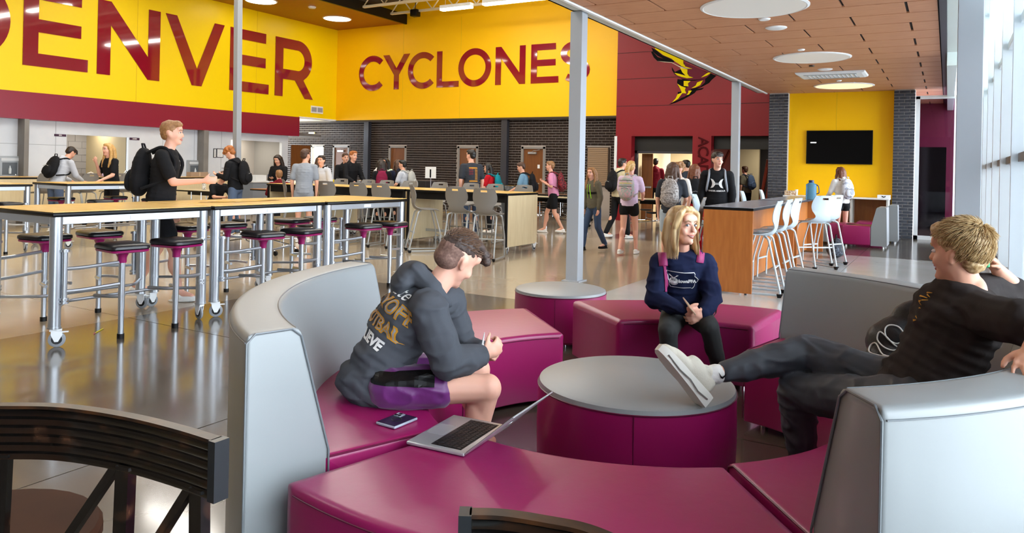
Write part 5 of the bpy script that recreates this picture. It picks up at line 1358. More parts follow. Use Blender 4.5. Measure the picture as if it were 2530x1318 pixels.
# black side stripe on the shorts
wrap('side_stripe', sho, [[(-.14, -.022), (.13, -.03), (.13, .03), (-.14, .022)]], at(990, 968, 3.0), (knn-hpn).normalized(), UP-(knn-hpn).normalized()*UP.dot((knn-hpn).normalized()), BLACK, boyL, off=.003, cut=.02)
# state outline, emblem and lettering on the sweatshirt
n0 = at(1686, 628, 5.12); p0 = at(1692, 752, 5.22); U2 = (n0-p0).normalized(); r2 = CR*1.0 - CF*.02
O = at(1687, 692, 5.03)
iowa = [(-.105, .062), (.078, .058), (.084, .045), (.08, .033), (.092, .022), (.106, .004), (.098, -.014), (.082, -.022), (.078, -.044), (.070, -.058), (.060, -.066), (.052, -.060), (-.082, -.060), (-.092, -.04), (-.094, -.01), (-.102, .01), (-.100, .03), (-.108, .046)]
def inset(pl, d):
    cx = sum(p[0] for p in pl)/len(pl); cy = sum(p[1] for p in pl)/len(pl)
    return [(cx+(p[0]-cx)*(1-d/.10), cy+(p[1]-cy)*(1-d/.062)) for p in pl]
wrap('state_outline', swt, [iowa, inset(iowa, .004)], O, r2, U2, WHT, girl, cut=.03)
circ = lambda cx, cy, r, n=24: [(cx+r*cos(2*pi*k/n), cy+r*sin(2*pi*k/n)) for k in range(n)]
wrap('emblem_disc', swt, [circ(-.062, -.012, .030)], O, r2, U2, WHT, girl, cut=.03)
wrap('emblem_ring', swt, [circ(-.062, -.012, .0255), circ(-.062, -.012, .0235)], O, r2, U2, navy, girl, off=.004, cut=.03)
wrap('emblem_text', swt, 'FFA', O+r2*-.062+U2*.0, r2, U2, navy, girl, .017, .0045, 0, .0004, .03)
wrap('emblem_bird', swt, [[(-.062, .020), (-.052, .026), (-.040, .038), (-.028, .036), (-.040, .028), (-.052, .020), (-.056, .014), (-.068, .014), (-.072, .020), (-.084, .028), (-.092, .036), (-.082, .038), (-.072, .028)]], O, r2, U2, WHT, girl, cut=.03)
wrap('lettering', swt, 'Iowa', O+r2*.003+U2*-.010, r2, U2, WHT, girl, .034, .003, 0, .0013, .03)
wrap('lettering', swt, 'FFA', O+r2*.062+U2*-.010, r2, U2, WHT, girl, .033, .003, 0, .0018, .03)
# chest print on the black t-shirt
n3 = at(2392, 712, 2.96); p3 = at(2262, 985, 3.02); U3 = (n3-p3).normalized(); f3 = -CR*.93-CF*.12; B3 = basis(f3-U3*f3.dot(U3), U3)
r3 = B3[0]
if r3.cross(U3).dot(B3[1]) < 0: r3 = -r3
O3 = n3-U3*.11+B3[1]*.3+r3*.0
for k, (dx, dy, a, L) in enumerate(((.07, .035, .3, .05), (.06, .022, -.2, .04), (.075, .01, .1, .06), (.05, -.002, .5, .06), (.07, -.015, -.35, .05), (.06, -.035, .2, .02), (.06, -.075, -.4, .03), (.055, -.088, .4, .03))):
    c_, s_ = cos(a), sin(a); w_ = .0035
    for sg in (-1,):
        dx, L = dx*.62, L*.62
        pl = [(sg*dx+x*c_-y*s_, dy+x*s_+y*c_) for x, y in ((-L/2, -w_), (L/2, -w_*.3), (L/2, w_*.3), (-L/2, w_))]
        wrap('chest_print', tee, [pl], O3, r3, U3, GLD, boyR, cut=.02)
# stick in the hand of the boy on the left, bottle in the raised hand on the right
o = MB().tube([at(1196, 868, 3.36), at(1192, 850, 3.35), at(1197, 822, 3.34)], [.006, .005, .0015], 8).build('white_straw', WHITE); tag(o, 'thin white pointed stick held up by the boy in the charcoal hoodie', 'stick')
o = MB().cyl(at(2438, 655, 3.02), .011, -.01, .022, n=12, b=.003).build('green_cap', mat('green_plastic', '1f9a5d', .4)); tag(o, 'small green cap held in the raised fist', 'cap')
for t_, L in ((boyL, at(960, 985, 3.4)), (girl, at(1690, 790, 5.2)), (boyR, at(2260, 1000, 3.05))):
    L.z = .455; anchor(t_, L)
# print on the back of the tall boy and on the emblem hoodie
def front_print(tp, items, dirn=1):
    t, neck, B, hd, HB, J = tp; cloth = [c for c in t.children if c.name.split('.')[0] in ('hoodie', 'shirt')][0]
    n = B[1]*dirn; r = B[0] if B[0].cross(B[2]).dot(n) > 0 else -B[0]
    for it in items:
        kind, dat, m, sz, dx, dy, off = it
        wrap('print', cloth, dat, neck+n*.3+r*dx+B[2]*dy, r, B[2], m, t, sz, off, 0, .001, .03)
def arc_shape(sx):
    out = []
    for k in range(9): a = radians(-62+124*k/8); out.append((sx*(.085-.075*cos(a)), .062*sin(a)*1.15))
    for k in range(9): a = radians(62-124*k/8); out.append((sx*(.088-.042*cos(a)), .075*sin(a)*1.1+ (.0)))
    return out
ual = [[(-.095, .075), (-.055, .06), (-.035, .03), (-.025, .012), (.025, .012), (.035, .03), (.055, .06), (.095, .075), (.075, .03), (.07, 0), (.075, -.03), (.095, -.075), (.055, -.06), (.035, -.03), (.025, -.012), (-.025, -.012), (-.035, -.03), (-.055, -.06), (-.095, -.075), (-.075, -.03), (-.07, 0), (-.075, .03)], [(-.03, .004), (.03, .004), (.03, -.004), (-.03, -.004)]]
front_print(ua, [('s', ual, WHT, 0, 0, -.17, .004), ('t', 'UNDER ARMOUR', WHT, .032, 0, -.285, .004)])
front_print(gy, [('t', 'IIIIIII', PMR, .05, -.05, -.12-.05*k, .004) for k in range(3)] + [('s', [[(-.09, .006), (.09, .006), (.09, -.006), (-.09, -.006)]], GLD, 0, 0, y, .004) for y in (-.08, -.10, -.36, -.38)] + [('s', [[(.03, .005), (.09, .005), (.09, -.005), (.03, -.005)]], GLD, 0, 0, -.13-.025*k, .004) for k in range(9)], -1)
front_print(wk, [('s', [[(.02, .004), (.07, .004), (.07, -.004), (.02, -.004)]], GLD if k < 1 else GRP, 0, 0, -.10-.035*k, .004) for k in range(7)] + [('s', [[(-.09, .004), (-.03, .004), (-.03, -.004), (-.09, -.004)]], GLD, 0, 0, -.10, .004)], -1)
front_print(gg_, [('s', [[(sx*.03-.006, .12), (sx*.03+.006, .12), (sx*.045+.006, -.14), (sx*.045-.006, -.14)]], mat('neon_green', '9be81c', .6), 0, 0, -.16, .006) for sx in (-1, 1)] + [('s', [[(-.15, .02), (.15, .02), (.15, -.02), (-.15, -.02)]], BLACK, 0, 0, -.2, .004)])
# magenta straps of the girl's backpack and the bag behind her
t = thing('backpack', 'magenta backpack worn by the girl in the navy sweatshirt, straps showing', 'backpack', (0, 0, 0))
mg = mat('magenta_webbing', '93205f', .6)
bv = BVHTree.FromPolygons([v.co for v in swt.data.vertices], [p.vertices[:] for p in swt.data.polygons])
def lay(pts, w, name):
    rows = []
    P_ = [at(x, y, 4.6) for x, y in pts]
    for i, p in enumerate(P_):
        tdir = (P_[min(i+1, len(P_)-1)]-P_[max(i-1, 0)]).normalized(); sd_ = tdir.cross(CF).normalized()*w; row = []
        for q in (p-sd_, p, p+sd_):
            o0 = V((0, 0, EYE)); h = bv.ray_cast(o0, (q-o0).normalized(), 9)
            row.append((h[0]+h[1]*.006) if h[0] else None)
        row = [a if a else None for a in row]; c_ = [a for a in row if a]
        if not c_: continue
        row = [a or c_[0] for a in row]; rows.append(row)
    if len(rows) < 2: return
    mb = MB().grid(rows); o = mb.build(name, mg, t); so_ = o.modifiers.new('t', 'SOLIDIFY'); so_.thickness = .005; so_.offset = 1
def sub(pts, n=10):
    out = []
    for i in range(len(pts)-1):
        for k in range(n): out.append((pts[i][0]+(pts[i+1][0]-pts[i][0])*k/n, pts[i][1]+(pts[i+1][1]-pts[i][1])*k/n))
    return out+[pts[-1]]
lay(sub([(1640, 600), (1637, 630), (1640, 658)]), .028, 'strap'); lay(sub([(1641, 655), (1645, 690), (1646, 722)]), .009, 'strap_webbing')
lay(sub([(1729, 602), (1731, 630), (1728, 650)]), .022, 'strap'); 
b = Blob(); c_ = at(1690, 690, 5.42); b.e(c_, (.15, .09, .2), (CR, CF, UP)); b.e(c_-UP*.06+CF*.04, (.14, .09, .14), (CR, CF, UP)); blob('bag', b, mg, t, .013, 3, .005)
MB().tube([at(1765, 740, 5.15), at(1771, 760, 5.15), at(1768, 775, 5.15), at(1762, 782, 5.1)], .004, 6).build('loop', BLACK, t)
anchor(t, (c_.x, c_.y, .455))
# phone between the girl's hands
t = thing('phone', 'phone with tan case held in the hands of the girl in navy', 'phone', at(1703, 757, 4.83))
MB().box(-.034, .034, -.07, .07, -.004, .004, .003, 2).xf(Matrix.Rotation(YAW+.5, 4, 'Z') @ Matrix.Rotation(.75, 4, 'Y') @ Matrix.Rotation(.5, 4, 'X')).build('case', mat('tan_case', 'b89a80', .4), t)
# phone of the ginger boy
t = thing('phone', 'dark phone held by the boy with curly ginger hair', 'phone', at(557, 416, 14.6)); MB().box(-.07, .07, -.036, .036, -.004, .004, .003, 2).build('case', BLACK, t)
bake()
# ================================================================ NEAR OBJECTS
# laptop
A, Bc, Cc = onz(1003, 1098, .459), onz(1117, 1149, .459), onz(1230, 1073, .459)
ex = (Cc-Bc).normalized(); ey = (Bc-A); ey = (ey-ex*ey.dot(ex)); W_ = (Cc-Bc).length; D_ = ey.length; ey.normalize()
t = thing('laptop', 'open silver laptop on the nearest magenta bench', 'laptop', (0, 0, 0))
ML = Matrix(((ex.x, ey.x, 0, A.x), (ex.y, ey.y, 0, A.y), (ex.z, ey.z, 1, .4575), (0, 0, 0, 1)))
t.matrix_world = ML; ALUM = mat('laptop_aluminium', 'c3c5c9', .3, .6)
MB().box(0, W_, 0, D_, 0, .013, .005, 3).build('base', ALUM, t)
MB().box(W_*.34, W_*.66, .012, .085, .0128, .0136).build('trackpad', mat('trackpad_grey', 'a4a6aa', .35, .3), t, smooth=0)
kb = MB().box(.022, W_-.022, .095, D_-.025, .0126, .0132).build('keyboard', BLACK, t, smooth=0)
k1 = MB().box(-.0072, .0072, -.0068, .0068, 0, .0022, .0012, 1).mesh('key', mat('key_black', '17171a', .4), 0)
nr, ncol = 6, 17; kw = (W_-.052)/ncol; kh = (D_-.025-.095-.008)/nr
k1.transform(Matrix.Diagonal((kw/.0165, kh/.0158, 1, 1)))
for j in range(nr):
    for i in range(ncol):
        if j == 0 and 4 <= i <= 9:
            if i == 4: 
                ks = MB().box(.026+kw*4+.001, .026+kw*10-.001, .099+.001, .099+kh-.001, .0132, .0154, .001, 1).build('key', MATS['key_black'], kb, smooth=0)
            continue
        put('key', k1, kb, (.026+kw*(i+.5), .099+kh*(j+.5), .0132))
phi = radians(41); lid = MB().box(0, W_, 0, .255, -.005, .001, .002, 2)
ld = lid.xf(Matrix.Translation((0, D_, .009)) @ Matrix.Rotation(phi, 4, 'X')).build('lid', ALUM, t)
MB().box(.008, W_-.008, .008, .247, .001, .0022).xf(Matrix.Translation((0, D_, .009)) @ Matrix.Rotation(phi, 4, 'X')).build('screen', SCREEN, t, smooth=0)
ap = [(.020*cos(a)*(1 if abs(sin(a)) < .8 else .95), .022*sin(a)) for a in [2*pi*k/20 for k in range(20)]]
shape2d('logo', [ap], Matrix.Translation((0, D_, .009)) @ Matrix.Rotation(phi, 4, 'X') @ Matrix.Translation((W_/2, .118, -.0052)) @ Matrix.Rotation(pi, 4, 'X'), mat('mirror_logo', 'f4f5f7', .1, .9), t, .0006)
shape2d('logo', [[(0, .026), (.004, .034), (.011, .037), (.008, .029)]], Matrix.Translation((0, D_, .009)) @ Matrix.Rotation(phi, 4, 'X') @ Matrix.Translation((W_/2, .118, -.0052)) @ Matrix.Rotation(pi, 4, 'X'), MATS['mirror_logo'], t, .0006)
# phone on the left seat
a, b_, c_ = onz(928, 1048, .459), onz(968, 1064, .459), onz(1026, 1040, .459)
ex = (c_-b_).normalized(); ey = (b_-a); ey -= ex*ey.dot(ex); W_ = (c_-b_).length; D_ = ey.length; ey.normalize(); ez = ex.cross(ey)
t = thing('phone', 'dark blue phone with ring case lying on the left magenta seat', 'phone'); 
t.matrix_world = Matrix(((ex.x, ey.x, 0, a.x), (ex.y, ey.y, 0, a.y), (0, 0, 1, .457), (0, 0, 0, 1)))
MB().box(0, W_, 0, D_, 0, .011, .004, 3).build('case', mat('clear_case_edge', 'aeb6c4', .2, .3), t)
MB().box(.003, W_-.003, .003, D_-.003, .0105, .0118, .0006, 1).build('back_glass', mat('dark_blue_glass', '171c2c', .12), t)
MB().tube([(W_*.48+.020*cos(x), D_/2+.020*sin(x), .0122) for x in [2*pi*k/24 for k in range(24)]], .0016, 6, closed=True).build('magnet_ring', mat('ring_black', '08090c', .3), t)
cb = MB().box(W_-.045, W_-.008, .008, .042, .0115, .0145, .003, 2).build('camera_bump', mat('bump_silver', 'a9aebb', .25, .4), t)
for x, y in ((-.036, .016), (-.036, .034), (-.018, .025)): MB().cyl((W_+x, y, 0), .0068, .0144, .0162, n=14).build('lens', BLACK, cb)
# drawstring backpack with white cable on the far right sofa
t = thing('drawstring_bag', 'black mesh drawstring bag with a white cable on it, behind the blond boy', 'bag')
b = Blob(); P_ = lambda x, y, d: at(x, y, d); Bb = (CR, CF, UP)
b.e(P_(2240, 850, 3.62), (.19, .13, .14), Bb); b.e(P_(2268, 800, 3.62), (.13, .10, .12), Bb); b.e(P_(2205, 890, 3.55), (.12, .12, .08), Bb); b.c(P_(2290, 770, 3.6), P_(2330, 765, 3.6), .05, .03)
bag = blob('bag', b, mat('black_mesh_nylon', '131519', .5, bump=(120, .8, .002)), t, .010, 4, .012, 9); bake()
bv = BVHTree.FromPolygons([v.co for v in bag.data.vertices], [p.vertices[:] for p in bag.data.polygons])
def onbag(x, y):
    o0 = V((0, 0, EYE)); d = ray(x, y).normalized(); h = bv.ray_cast(o0, d, 9); return h[0]+h[1]*.006 if h[0] else at(x, y, 3.5)
anchor(t, V((P_(2240, 850, 3.62).x, P_(2240, 850, 3.62).y, .455)))
cab = [(2258, 845), (2235, 850), (2210, 835), (2206, 815), (2220, 806), (2245, 810), (2262, 830), (2262, 850), (2235, 868), (2205, 862), (2184, 840), (2190, 822), (2205, 830), (2240, 860), (2266, 845), (2268, 815), (2285, 806), (2290, 812), (2270, 835), (2250, 868), (2220, 882), (2180, 878), (2160, 870), (2164, 855), (2180, 850), (2200, 878), (2240, 884)]
pts = [onbag((x-2160)*.82+2150, y) for x, y in cab]; sm = []
for i in range(len(pts)-1):
    a, b_, c_, d_ = pts[max(i-1, 0)], pts[i], pts[i+1], pts[min(i+2, len(pts)-1)]
    for k in range(4):
        q = k/4; sm.append(.5*(2*b_+(-a+c_)*q+(2*a-5*b_+4*c_-d_)*q*q+(-a+3*b_-3*c_+d_)*q**3))
tag(MB().tube(sm, .0035, 6).build('earphone_cable', mat('white_cable', 'e9e9e6', .4)), 'white earphone cable coiled on the black drawstring bag', 'cable')
# pencil on the floor
a, b_ = onz(235, 823, .005), onz(257, 811, .005)
t = thing('pencil', 'yellow pencil lying on the floor under the nearest stool table', 'pencil', (a.x, a.y, 0)); d_ = b_-a; d_.z = 0
MB().tube([V((0, 0, .005)), V((0, 0, .005))+d_*.85], .0045, 6).build('barrel', mat('pencil_yellow', 'd9c51f', .4), t)
MB().tube([V((0, 0, .005))+d_*.85, V((0, 0, .005))+d_], [.0045, .0008], 6).build('tip', mat('pencil_wood', 'c9a070', .6), t)
MB().tube([V((0, 0, .005))-d_*.12, V((0, 0, .005))], .0047, 6).build('eraser', mat('eraser_pink', 'c86a7a', .7), t)
# ---- black wooden chairs in the foreground
def wood_chair(label, edge, H=.85, bh=.135, seat_side=None, full=True):
    """edge = points (x,y) of the back rest along its outer (camera) side"""
    t = thing('wooden_chair', label, 'chair', (edge[len(edge)//2][0], edge[len(edge)//2][1], 0), group='black wooden chairs in the foreground')
    L = V((t.location.x, t.location.y, 0)); E = [V((*p, 0))-L for p in edge]
    # smooth the edge
    C_ = []
    for i in range(len(E)-1):
        a, b_, c_, d_ = E[max(i-1, 0)], E[i], E[i+1], E[min(i+2, len(E)-1)]
        for k in range(6):
            q = k/6; C_.append(.5*(2*b_+(-a+c_)*q+(2*a-5*b_+4*c_-d_)*q*q+(-a+3*b_-3*c_+d_)*q**3))
    C_.append(E[-1]); n = len(C_); out = []
    side = V(seat_side)
    th = .028; blk = mat('worn_black_lacquer', '0d0b0a', .22, var=(14, '40281a', .58, .72), stretch=(1, 1, 1), coat=.3); gl = mat('worn_brown_edge', '4a2a12', .35, var=(20, '1c120c', .3, .6))
    # reeded rest: six horizontal ribs
    nr = 6
    rest = None
    prof = []
    for k in range(nr):
        z0 = H-bh+bh*k/nr; z1 = z0+bh/nr
        for q in (0, .2, .5, .8): prof.append((-.010*sin(pi*q), z0+(z1-z0)*q))
    prof.append((0, H)); 
    rows = []
    for i, p in enumerate(C_):
        tg = (C_[min(i+1, n-1)]-C_[max(i-1, 0)]).normalized(); nr_ = V((tg.y, -tg.x, 0)); nr_ = nr_ if nr_.dot(side) > 0 else -nr_
        out.append((p, tg, nr_))
        rows.append([p - nr_*d + UP*(z) for d, z in [( -q[0]-.0, q[1]) for q in prof]] + [p-nr_*th+UP*H, p-nr_*th+UP*(H-bh)])
    mb = MB().grid(rows, closed=True); m = len(rows[0])
    o = mb.build('back_rest', blk, t, smooth=35, recalc=True)
    MB().grid([[p-nr_*(-.001)+UP*(H-.004), p-nr_*(-.001)+UP*(H+.004), p-nr_*(th+.001)+UP*(H+.004), p-nr_*(th+.001)+UP*(H-.004)] for p, tg, nr_ in out], closed=True).build('top_edge', gl, t, smooth=30, recalc=True)
    for p, tg, nr_, sg in ((*out[0], -1), (*out[-1], 1)):
        q = p + tg*.008*sg
        b = MB(); b.add([q+nr_*.006-tg*.012+UP*(H-bh-.002), q+nr_*.006+tg*.012+UP*(H-bh-.002), q-nr_*(th+.006)+tg*.012+UP*(H-bh-.002), q-nr_*(th+.006)-tg*.012+UP*(H-bh-.002),
                         q+nr_*.006-tg*.012+UP*(H+.004), q+nr_*.006+tg*.012+UP*(H+.004), q-nr_*(th+.006)+tg*.012+UP*(H+.004), q-nr_*(th+.006)-tg*.012+UP*(H+.004)],
                        [(0,3,2,1), (4,5,6,7), (0,1,5,4), (1,2,6,5), (2,3,7,6), (3,0,4,7)])
        b.build('end_block', mat('blackened_metal', '2a2d30', .3, .3), t, smooth=0, recalc=True)
    if not full: 
        for fr in (.25, .75):
            p, tg, nr_ = out[int(fr*(n-1))]
            MB().tube([p-nr_*.015+UP*(H-bh), p-nr_*.01+UP*.02], .018, 6).build('leg', blk, t)
        return t
    # legs, braces and seat
    ctr = sum((o_[0] for o_ in out), V())/n + V((-.42, -.0, 0))
    for fr, fo in ((.93, .0), (.62, .0), (.20, .0)):
        p, tg, nr_ = out[int(fr*(n-1))]
        q = p-nr_*.015
        w = .022
        foot = q + tg*(.02 if fr > .9 else -.02) - side*.0
        MB().grid([[a+tg*w*sx+nr_*w*.6*sy for sx, sy in ((-1, -1), (1, -1), (1, 1), (-1, 1))] for a in (q+UP*(H-bh+.01), foot+UP*.0)], closed=True).build('leg' , blk, t, smooth=0, recalc=True)
        MB().grid([[a+tg*.014*sx+nr_*.010*sy for sx, sy in ((-1, -1), (1, -1), (1, 1), (-1, 1))] for a in (q+UP*(H-bh+.005)-tg*.03, q-tg*.14+side*.10+UP*.44)], closed=True).build('brace', blk, t, smooth=0, recalc=True)
    sp = [ctr+V((cos(a)*.30, sin(a)*.27, 0)) for a in [2*pi*k/28 for k in range(28)]]
    mb = MB(); mb.grid([[p+UP*z for p in [ctr+(q-ctr)*k for q in sp]] for z, k in ((.41, .96), (.42, 1), (.445, 1), (.458, .96), (.46, .85))], closed=True); mb.f.append(tuple(range(27, -1, -1))); mb.f.append(tuple(4*28+k for k in range(28)))
    mb.build('seat', mat('brown_leather_seat', '33190d', .75, spec=.2, var=(3, '43230f', .3, .7)), t, recalc=True)
    for a in (.8, 2.4, 4.0, 5.5): 
        q = ctr+V((cos(a)*.2, sin(a)*.2, 0)); MB().tube([q+UP*.41, q+UP*0], .018, 6).build('leg', blk, t)
    return t
wood_chair('black wooden armchair with ribbed curved back at the lower left', [(-2.30, .87), (-2.11, 1.01), (-1.97, 1.09), (-1.78, 1.135), (-1.60, 1.15), (-1.46, 1.15)], .85, .135, (-.25, -.97, 0))
wood_chair('black wooden chair of which only the top rail shows at the bottom edge', [(-.755, 1.165), (-.70, 1.195), (-.62, 1.215), (-.55, 1.225), (-.47, 1.205), (-.40, 1.16)], .85, .135, (.25, -.97, 0), False)
# ================================================================ THINGS ON DESKS AND WALLS
def bottle(name, label, p, r, h, m, cap, cat='bottle', loop=False):
    t = thing(name, label, cat, p)
    MB().lathe([(r*.9, 0), (r, .01), (r, h*.55), (r*.97, h*.6), (r, h*.65), (r, h*.78), (r*.5, h*.86), (r*.45, h*.88)], n=20).build('body', m, t)
    MB().cyl((0, 0, 0), r*.5, h*.88, h, n=16, b=.004).build('cap', cap, t)
    if loop: MB().tube(fillet([(r, 0, h*.3), (r*1.5, 0, h*.35), (r*1.4, 0, h*.7), (r*.8, 0, h*.8)], .03), .008, 6).build('handle', cap, t)
    return t
BW = mat('blue_clear_plastic', '6fa9c9', .08, trans=.55, ior=1.2)
p = onx(2004, 478, -2.35); p = at(2004, 478, 12.6); p.z = 1.072
bottle('water_jug', 'large pale blue water jug with navy cap on the far cherry desk', p, .085, .33, BW, mat('navy_cap', '1e2c5e', .4), loop=True)
p = onz(1972, 489, ctz+.0); y = YP-.35
for px_, lab, r, h in ((1968, 'white paper cup on the counter left of the blue jug', .04, .15),):
    q = ony(px_, 470, y); t = thing('paper_cup', lab, 'cup', (q.x, y, ctz)); MB().lathe([(r*.75, 0), (r, h), (r*.95, h), (r*.7, .004)], n=16).build('cup', WHITE, t)
q = ony(1954, 470, y); t = thing('box', 'printed tan box on the counter by the brick pillar', 'box', (q.x, y, ctz)); MB().box(-.14, .14, -.08, .08, 0, .12, .003, 1).build('carton', mat('tan_carton', 'b08a62', .6, var=(30, 'e8dcc8', .45, .6)), t, smooth=0)
q = ony(2184, 480, y); t = thing('tissue_box', 'white tissue box on the counter beside the right brick pillar', 'box', (q.x, y, ctz)); MB().box(-.14, .14, -.07, .07, 0, .085, .004, 1).build('carton', WHITE, t, smooth=0); MB().tube([(-.04, -.072, .05), (0, -.072, .03), (.04, -.072, .05)], .012, 6).build('slot', BLACK, t)
q = at(728, 440, 13.6); q.z = 1.06
bottle('bottle', 'white bottle on the long table beside the boy in grey', ony(727, 440, 11.5).xy.to_3d()+V((0, 0, 1.06)), .035, .2, mat('white_plastic', 'dcdcda', .4), WHITE)
q = at(546, 447, 15.4); bottle('bottle', 'white bottle with black pattern by the boy bent over the table', V((-16.5, 12.6, .76)), .05, .28, mat('patterned_white', 'e2e2e0', .4, var=(40, '2a2a2c', .55, .6)), WHITE)
# serving station items along the pale wall
q = onx(640, 470, XT+.6); t = thing('serving_counter', 'pale grey counter in front of the alcove', 'counter', (XT+.5, (o2a+o2b)/2, 0))
MB().box(-.3, .35, -(o2b-o2a)/2+.2, (o2b-o2a)/2-.1, .84, .88, .004, 1).build('counter_top', WHITE, t, smooth=0); MB().box(-.25, .3, -(o2b-o2a)/2+.25, (o2b-o2a)/2-.15, 0, .84).build('cabinet', mat('grey_cabinet', '8b929b', .5), t, smooth=0)
cy_ = (o2a+o2b)/2
for dy, w, h, m, lab, nm_ in ((-.35, .22, .2, WHITE, 'white box on the pale counter in the alcove', 'box'), (.35, .22, .22, mat('navy_bin', '2c3b66', .5), 'navy blue box on the pale counter in the alcove', 'box')):
    t = thing('box', lab, 'box', (XT+.5, cy_+dy, .88)); MB().box(-.12, .12, -w, w, 0, h, .004, 1).build('carton', m, t, smooth=0)
t = thing('flower_pot', 'small yellow flowers in a pale cup on the cafeteria table', 'flowers', (-16.6, 17.4, .76)); MB().lathe([(.05, 0), (.06, .14), (.05, .14)], n=14).build('cup', mat('pale_yellow_cup', 'd9d6a0', .5), t)
for k in range(7): Blob().e((.05*cos(k), .05*sin(k), .18+.02*(k % 3)), .03).mb.build('flower', mat('flower_yellow', 'f0dc2a', .6), t)
for k, (px_, lab) in enumerate(((1012, 'black storage case standing behind the far chairs'), (1045, 'second black storage case behind the far chairs'))):
    q = ony(px_, 430, 15.5); t = thing('storage_case', lab, 'case', (q.x, 15.5, 0)); MB().box(-.25, .25, -.2, .2, .1, 1.12, .01, 1).build('body', mat('case_black', '1b1b1e', .5), t, smooth=0); MB().box(-.05, .05, -.215, -.2, .9, .93).build('latch', ALU, t, smooth=0)
    for a in (-.2, .2): MB().cyl((a, 0, .05), .05, -.02, .02, 'y', 12).build('wheel', BLACK, t)
# notice stand, boxes, bins
q = ony(1064, 427, 14.8); t = thing('notice_stand', 'white notice on a stand in front of the brick wall', 'sign', (q.x, 14.8, 0)); MB().box(-.16, .16, -.005, .005, 1.2, 1.48).build('sheet', WHITE, t, smooth=0); MB().tube([(0, .01, 0), (0, .01, 1.4)], .012, 6).build('pole', ALU, t); MB().box(-.02, .02, -.012, -.006, 1.22, 1.42).build('mark', BLACK, t, smooth=0)
t = thing('food_warmer', 'stainless serving trays on a black cart below the two boys in black', 'cart', (ony(873, 440, 15.0).x, 15.0, 0))
MB().box(-.5, .5, -.3, .3, .5, 1.0, .01, 1).build('cart_body', mat('cart_black', '202226', .5), t, smooth=0); MB().box(-.45, .45, -.25, .25, 1.0, 1.09, .01, 1).build('tray', mat('stainless', 'b9c0c4', .25, .8), t, smooth=0)
for sx in (-1, 1): MB().cyl((sx*.4, 0, .06), .06, -.02, .02, 'y', 12).build('wheel', BLACK, t); MB().box(sx*.4-.02, sx*.4+.02, -.2, .2, .1, .5).build('leg', ALU, t, smooth=0)
for px_, lab in ((835, 'black office chair left of the serving trays'), (940, 'dark bin with grey lid right of the serving trays')):
    q = ony(px_, 440, 15.6); t = thing('office_chair' if px_ < 900 else 'bin', lab, 'chair' if px_ < 900 else 'bin', (q.x, 15.6, 0))
    if px_ < 900:
        MB().box(-.24, .24, .16, .22, .6, 1.22, .03, 2).build('backrest', CL('black'), t); MB().box(-.24, .24, -.24, .2, .46, .54, .03, 2).build('seat', CL('black'), t); MB().cyl((0, 0, 0), .03, .08, .46, n=10).build('column', BLACK, t)
        for k in range(5): MB().tube([(0, 0, .1), (.26*cos(k*1.257), .26*sin(k*1.257), .03)], .018, 6).build('foot', BLACK, t)
    else: MB().box(-.3, .3, -.3, .3, 0, .98, .03, 2).build('body', mat('bin_grey', '3b4148', .5), t); MB().box(-.32, .32, -.32, .32, .98, 1.05, .02, 1).build('lid', mat('bin_lid', '6a727a', .5), t)
q = ony(1266, 445, 16.2); t = thing('trash_can', 'dark grey trash can with black liner beside the post', 'bin', (q.x, 16.2, 0)); MB().lathe([(.24, 0), (.30, .85), (.32, .86), (.32, .92), (.28, .92)], n=24).build('can', mat('can_grey', '43494f', .5), t); MB().lathe([(.33, .84), (.335, .95), (.27, 1.05), (.05, 1.0)], n=24).build('liner', mat('black_liner', '0f0f11', .25), t)
# fountains
for px_, lab in ((20, 'stainless bottle filling fountain at the far left of the pale wall'), (478, 'stainless bottle filling fountain right of the LADIES sign')):
    y = yx(px_, XT); t = thing('drinking_fountain', lab, 'fountain', (XT, y, 0)); SS = mat('brushed_steel', '9aa0a6', .3, .6)
    MB().box(0, .07, -.26, .26, 1.0, 1.52, .01, 1).build('back_panel', mat('fountain_grey', 'aab0b6', .35, .3), t, smooth=0); MB().box(.071, .075, -.17, .17, 1.05, 1.36).build('bottle_niche', mat('niche_dark', '5f656b', .3), t, smooth=0); MB().box(.07, .08, -.2, .2, 1.40, 1.47).build('top_band', mat('band_grey', 'd5dade', .3), t, smooth=0)
    MB().box(0, .46, -.26, .26, .80, .98, .03, 2).build('basin', SS, t); MB().tube([(.1, .12, .98), (.1, .12, 1.04), (.15, .1, 1.06)], .012, 8).build('spout', CHROME, t)
    MB().lathe([(.03, 1.08), (.032, 1.2), (.012, 1.25), (.012, 1.28)], (.085, 0, 0), n=12).build('bottle_outline', mat('outline_white', 'd6dde2', .4), t)
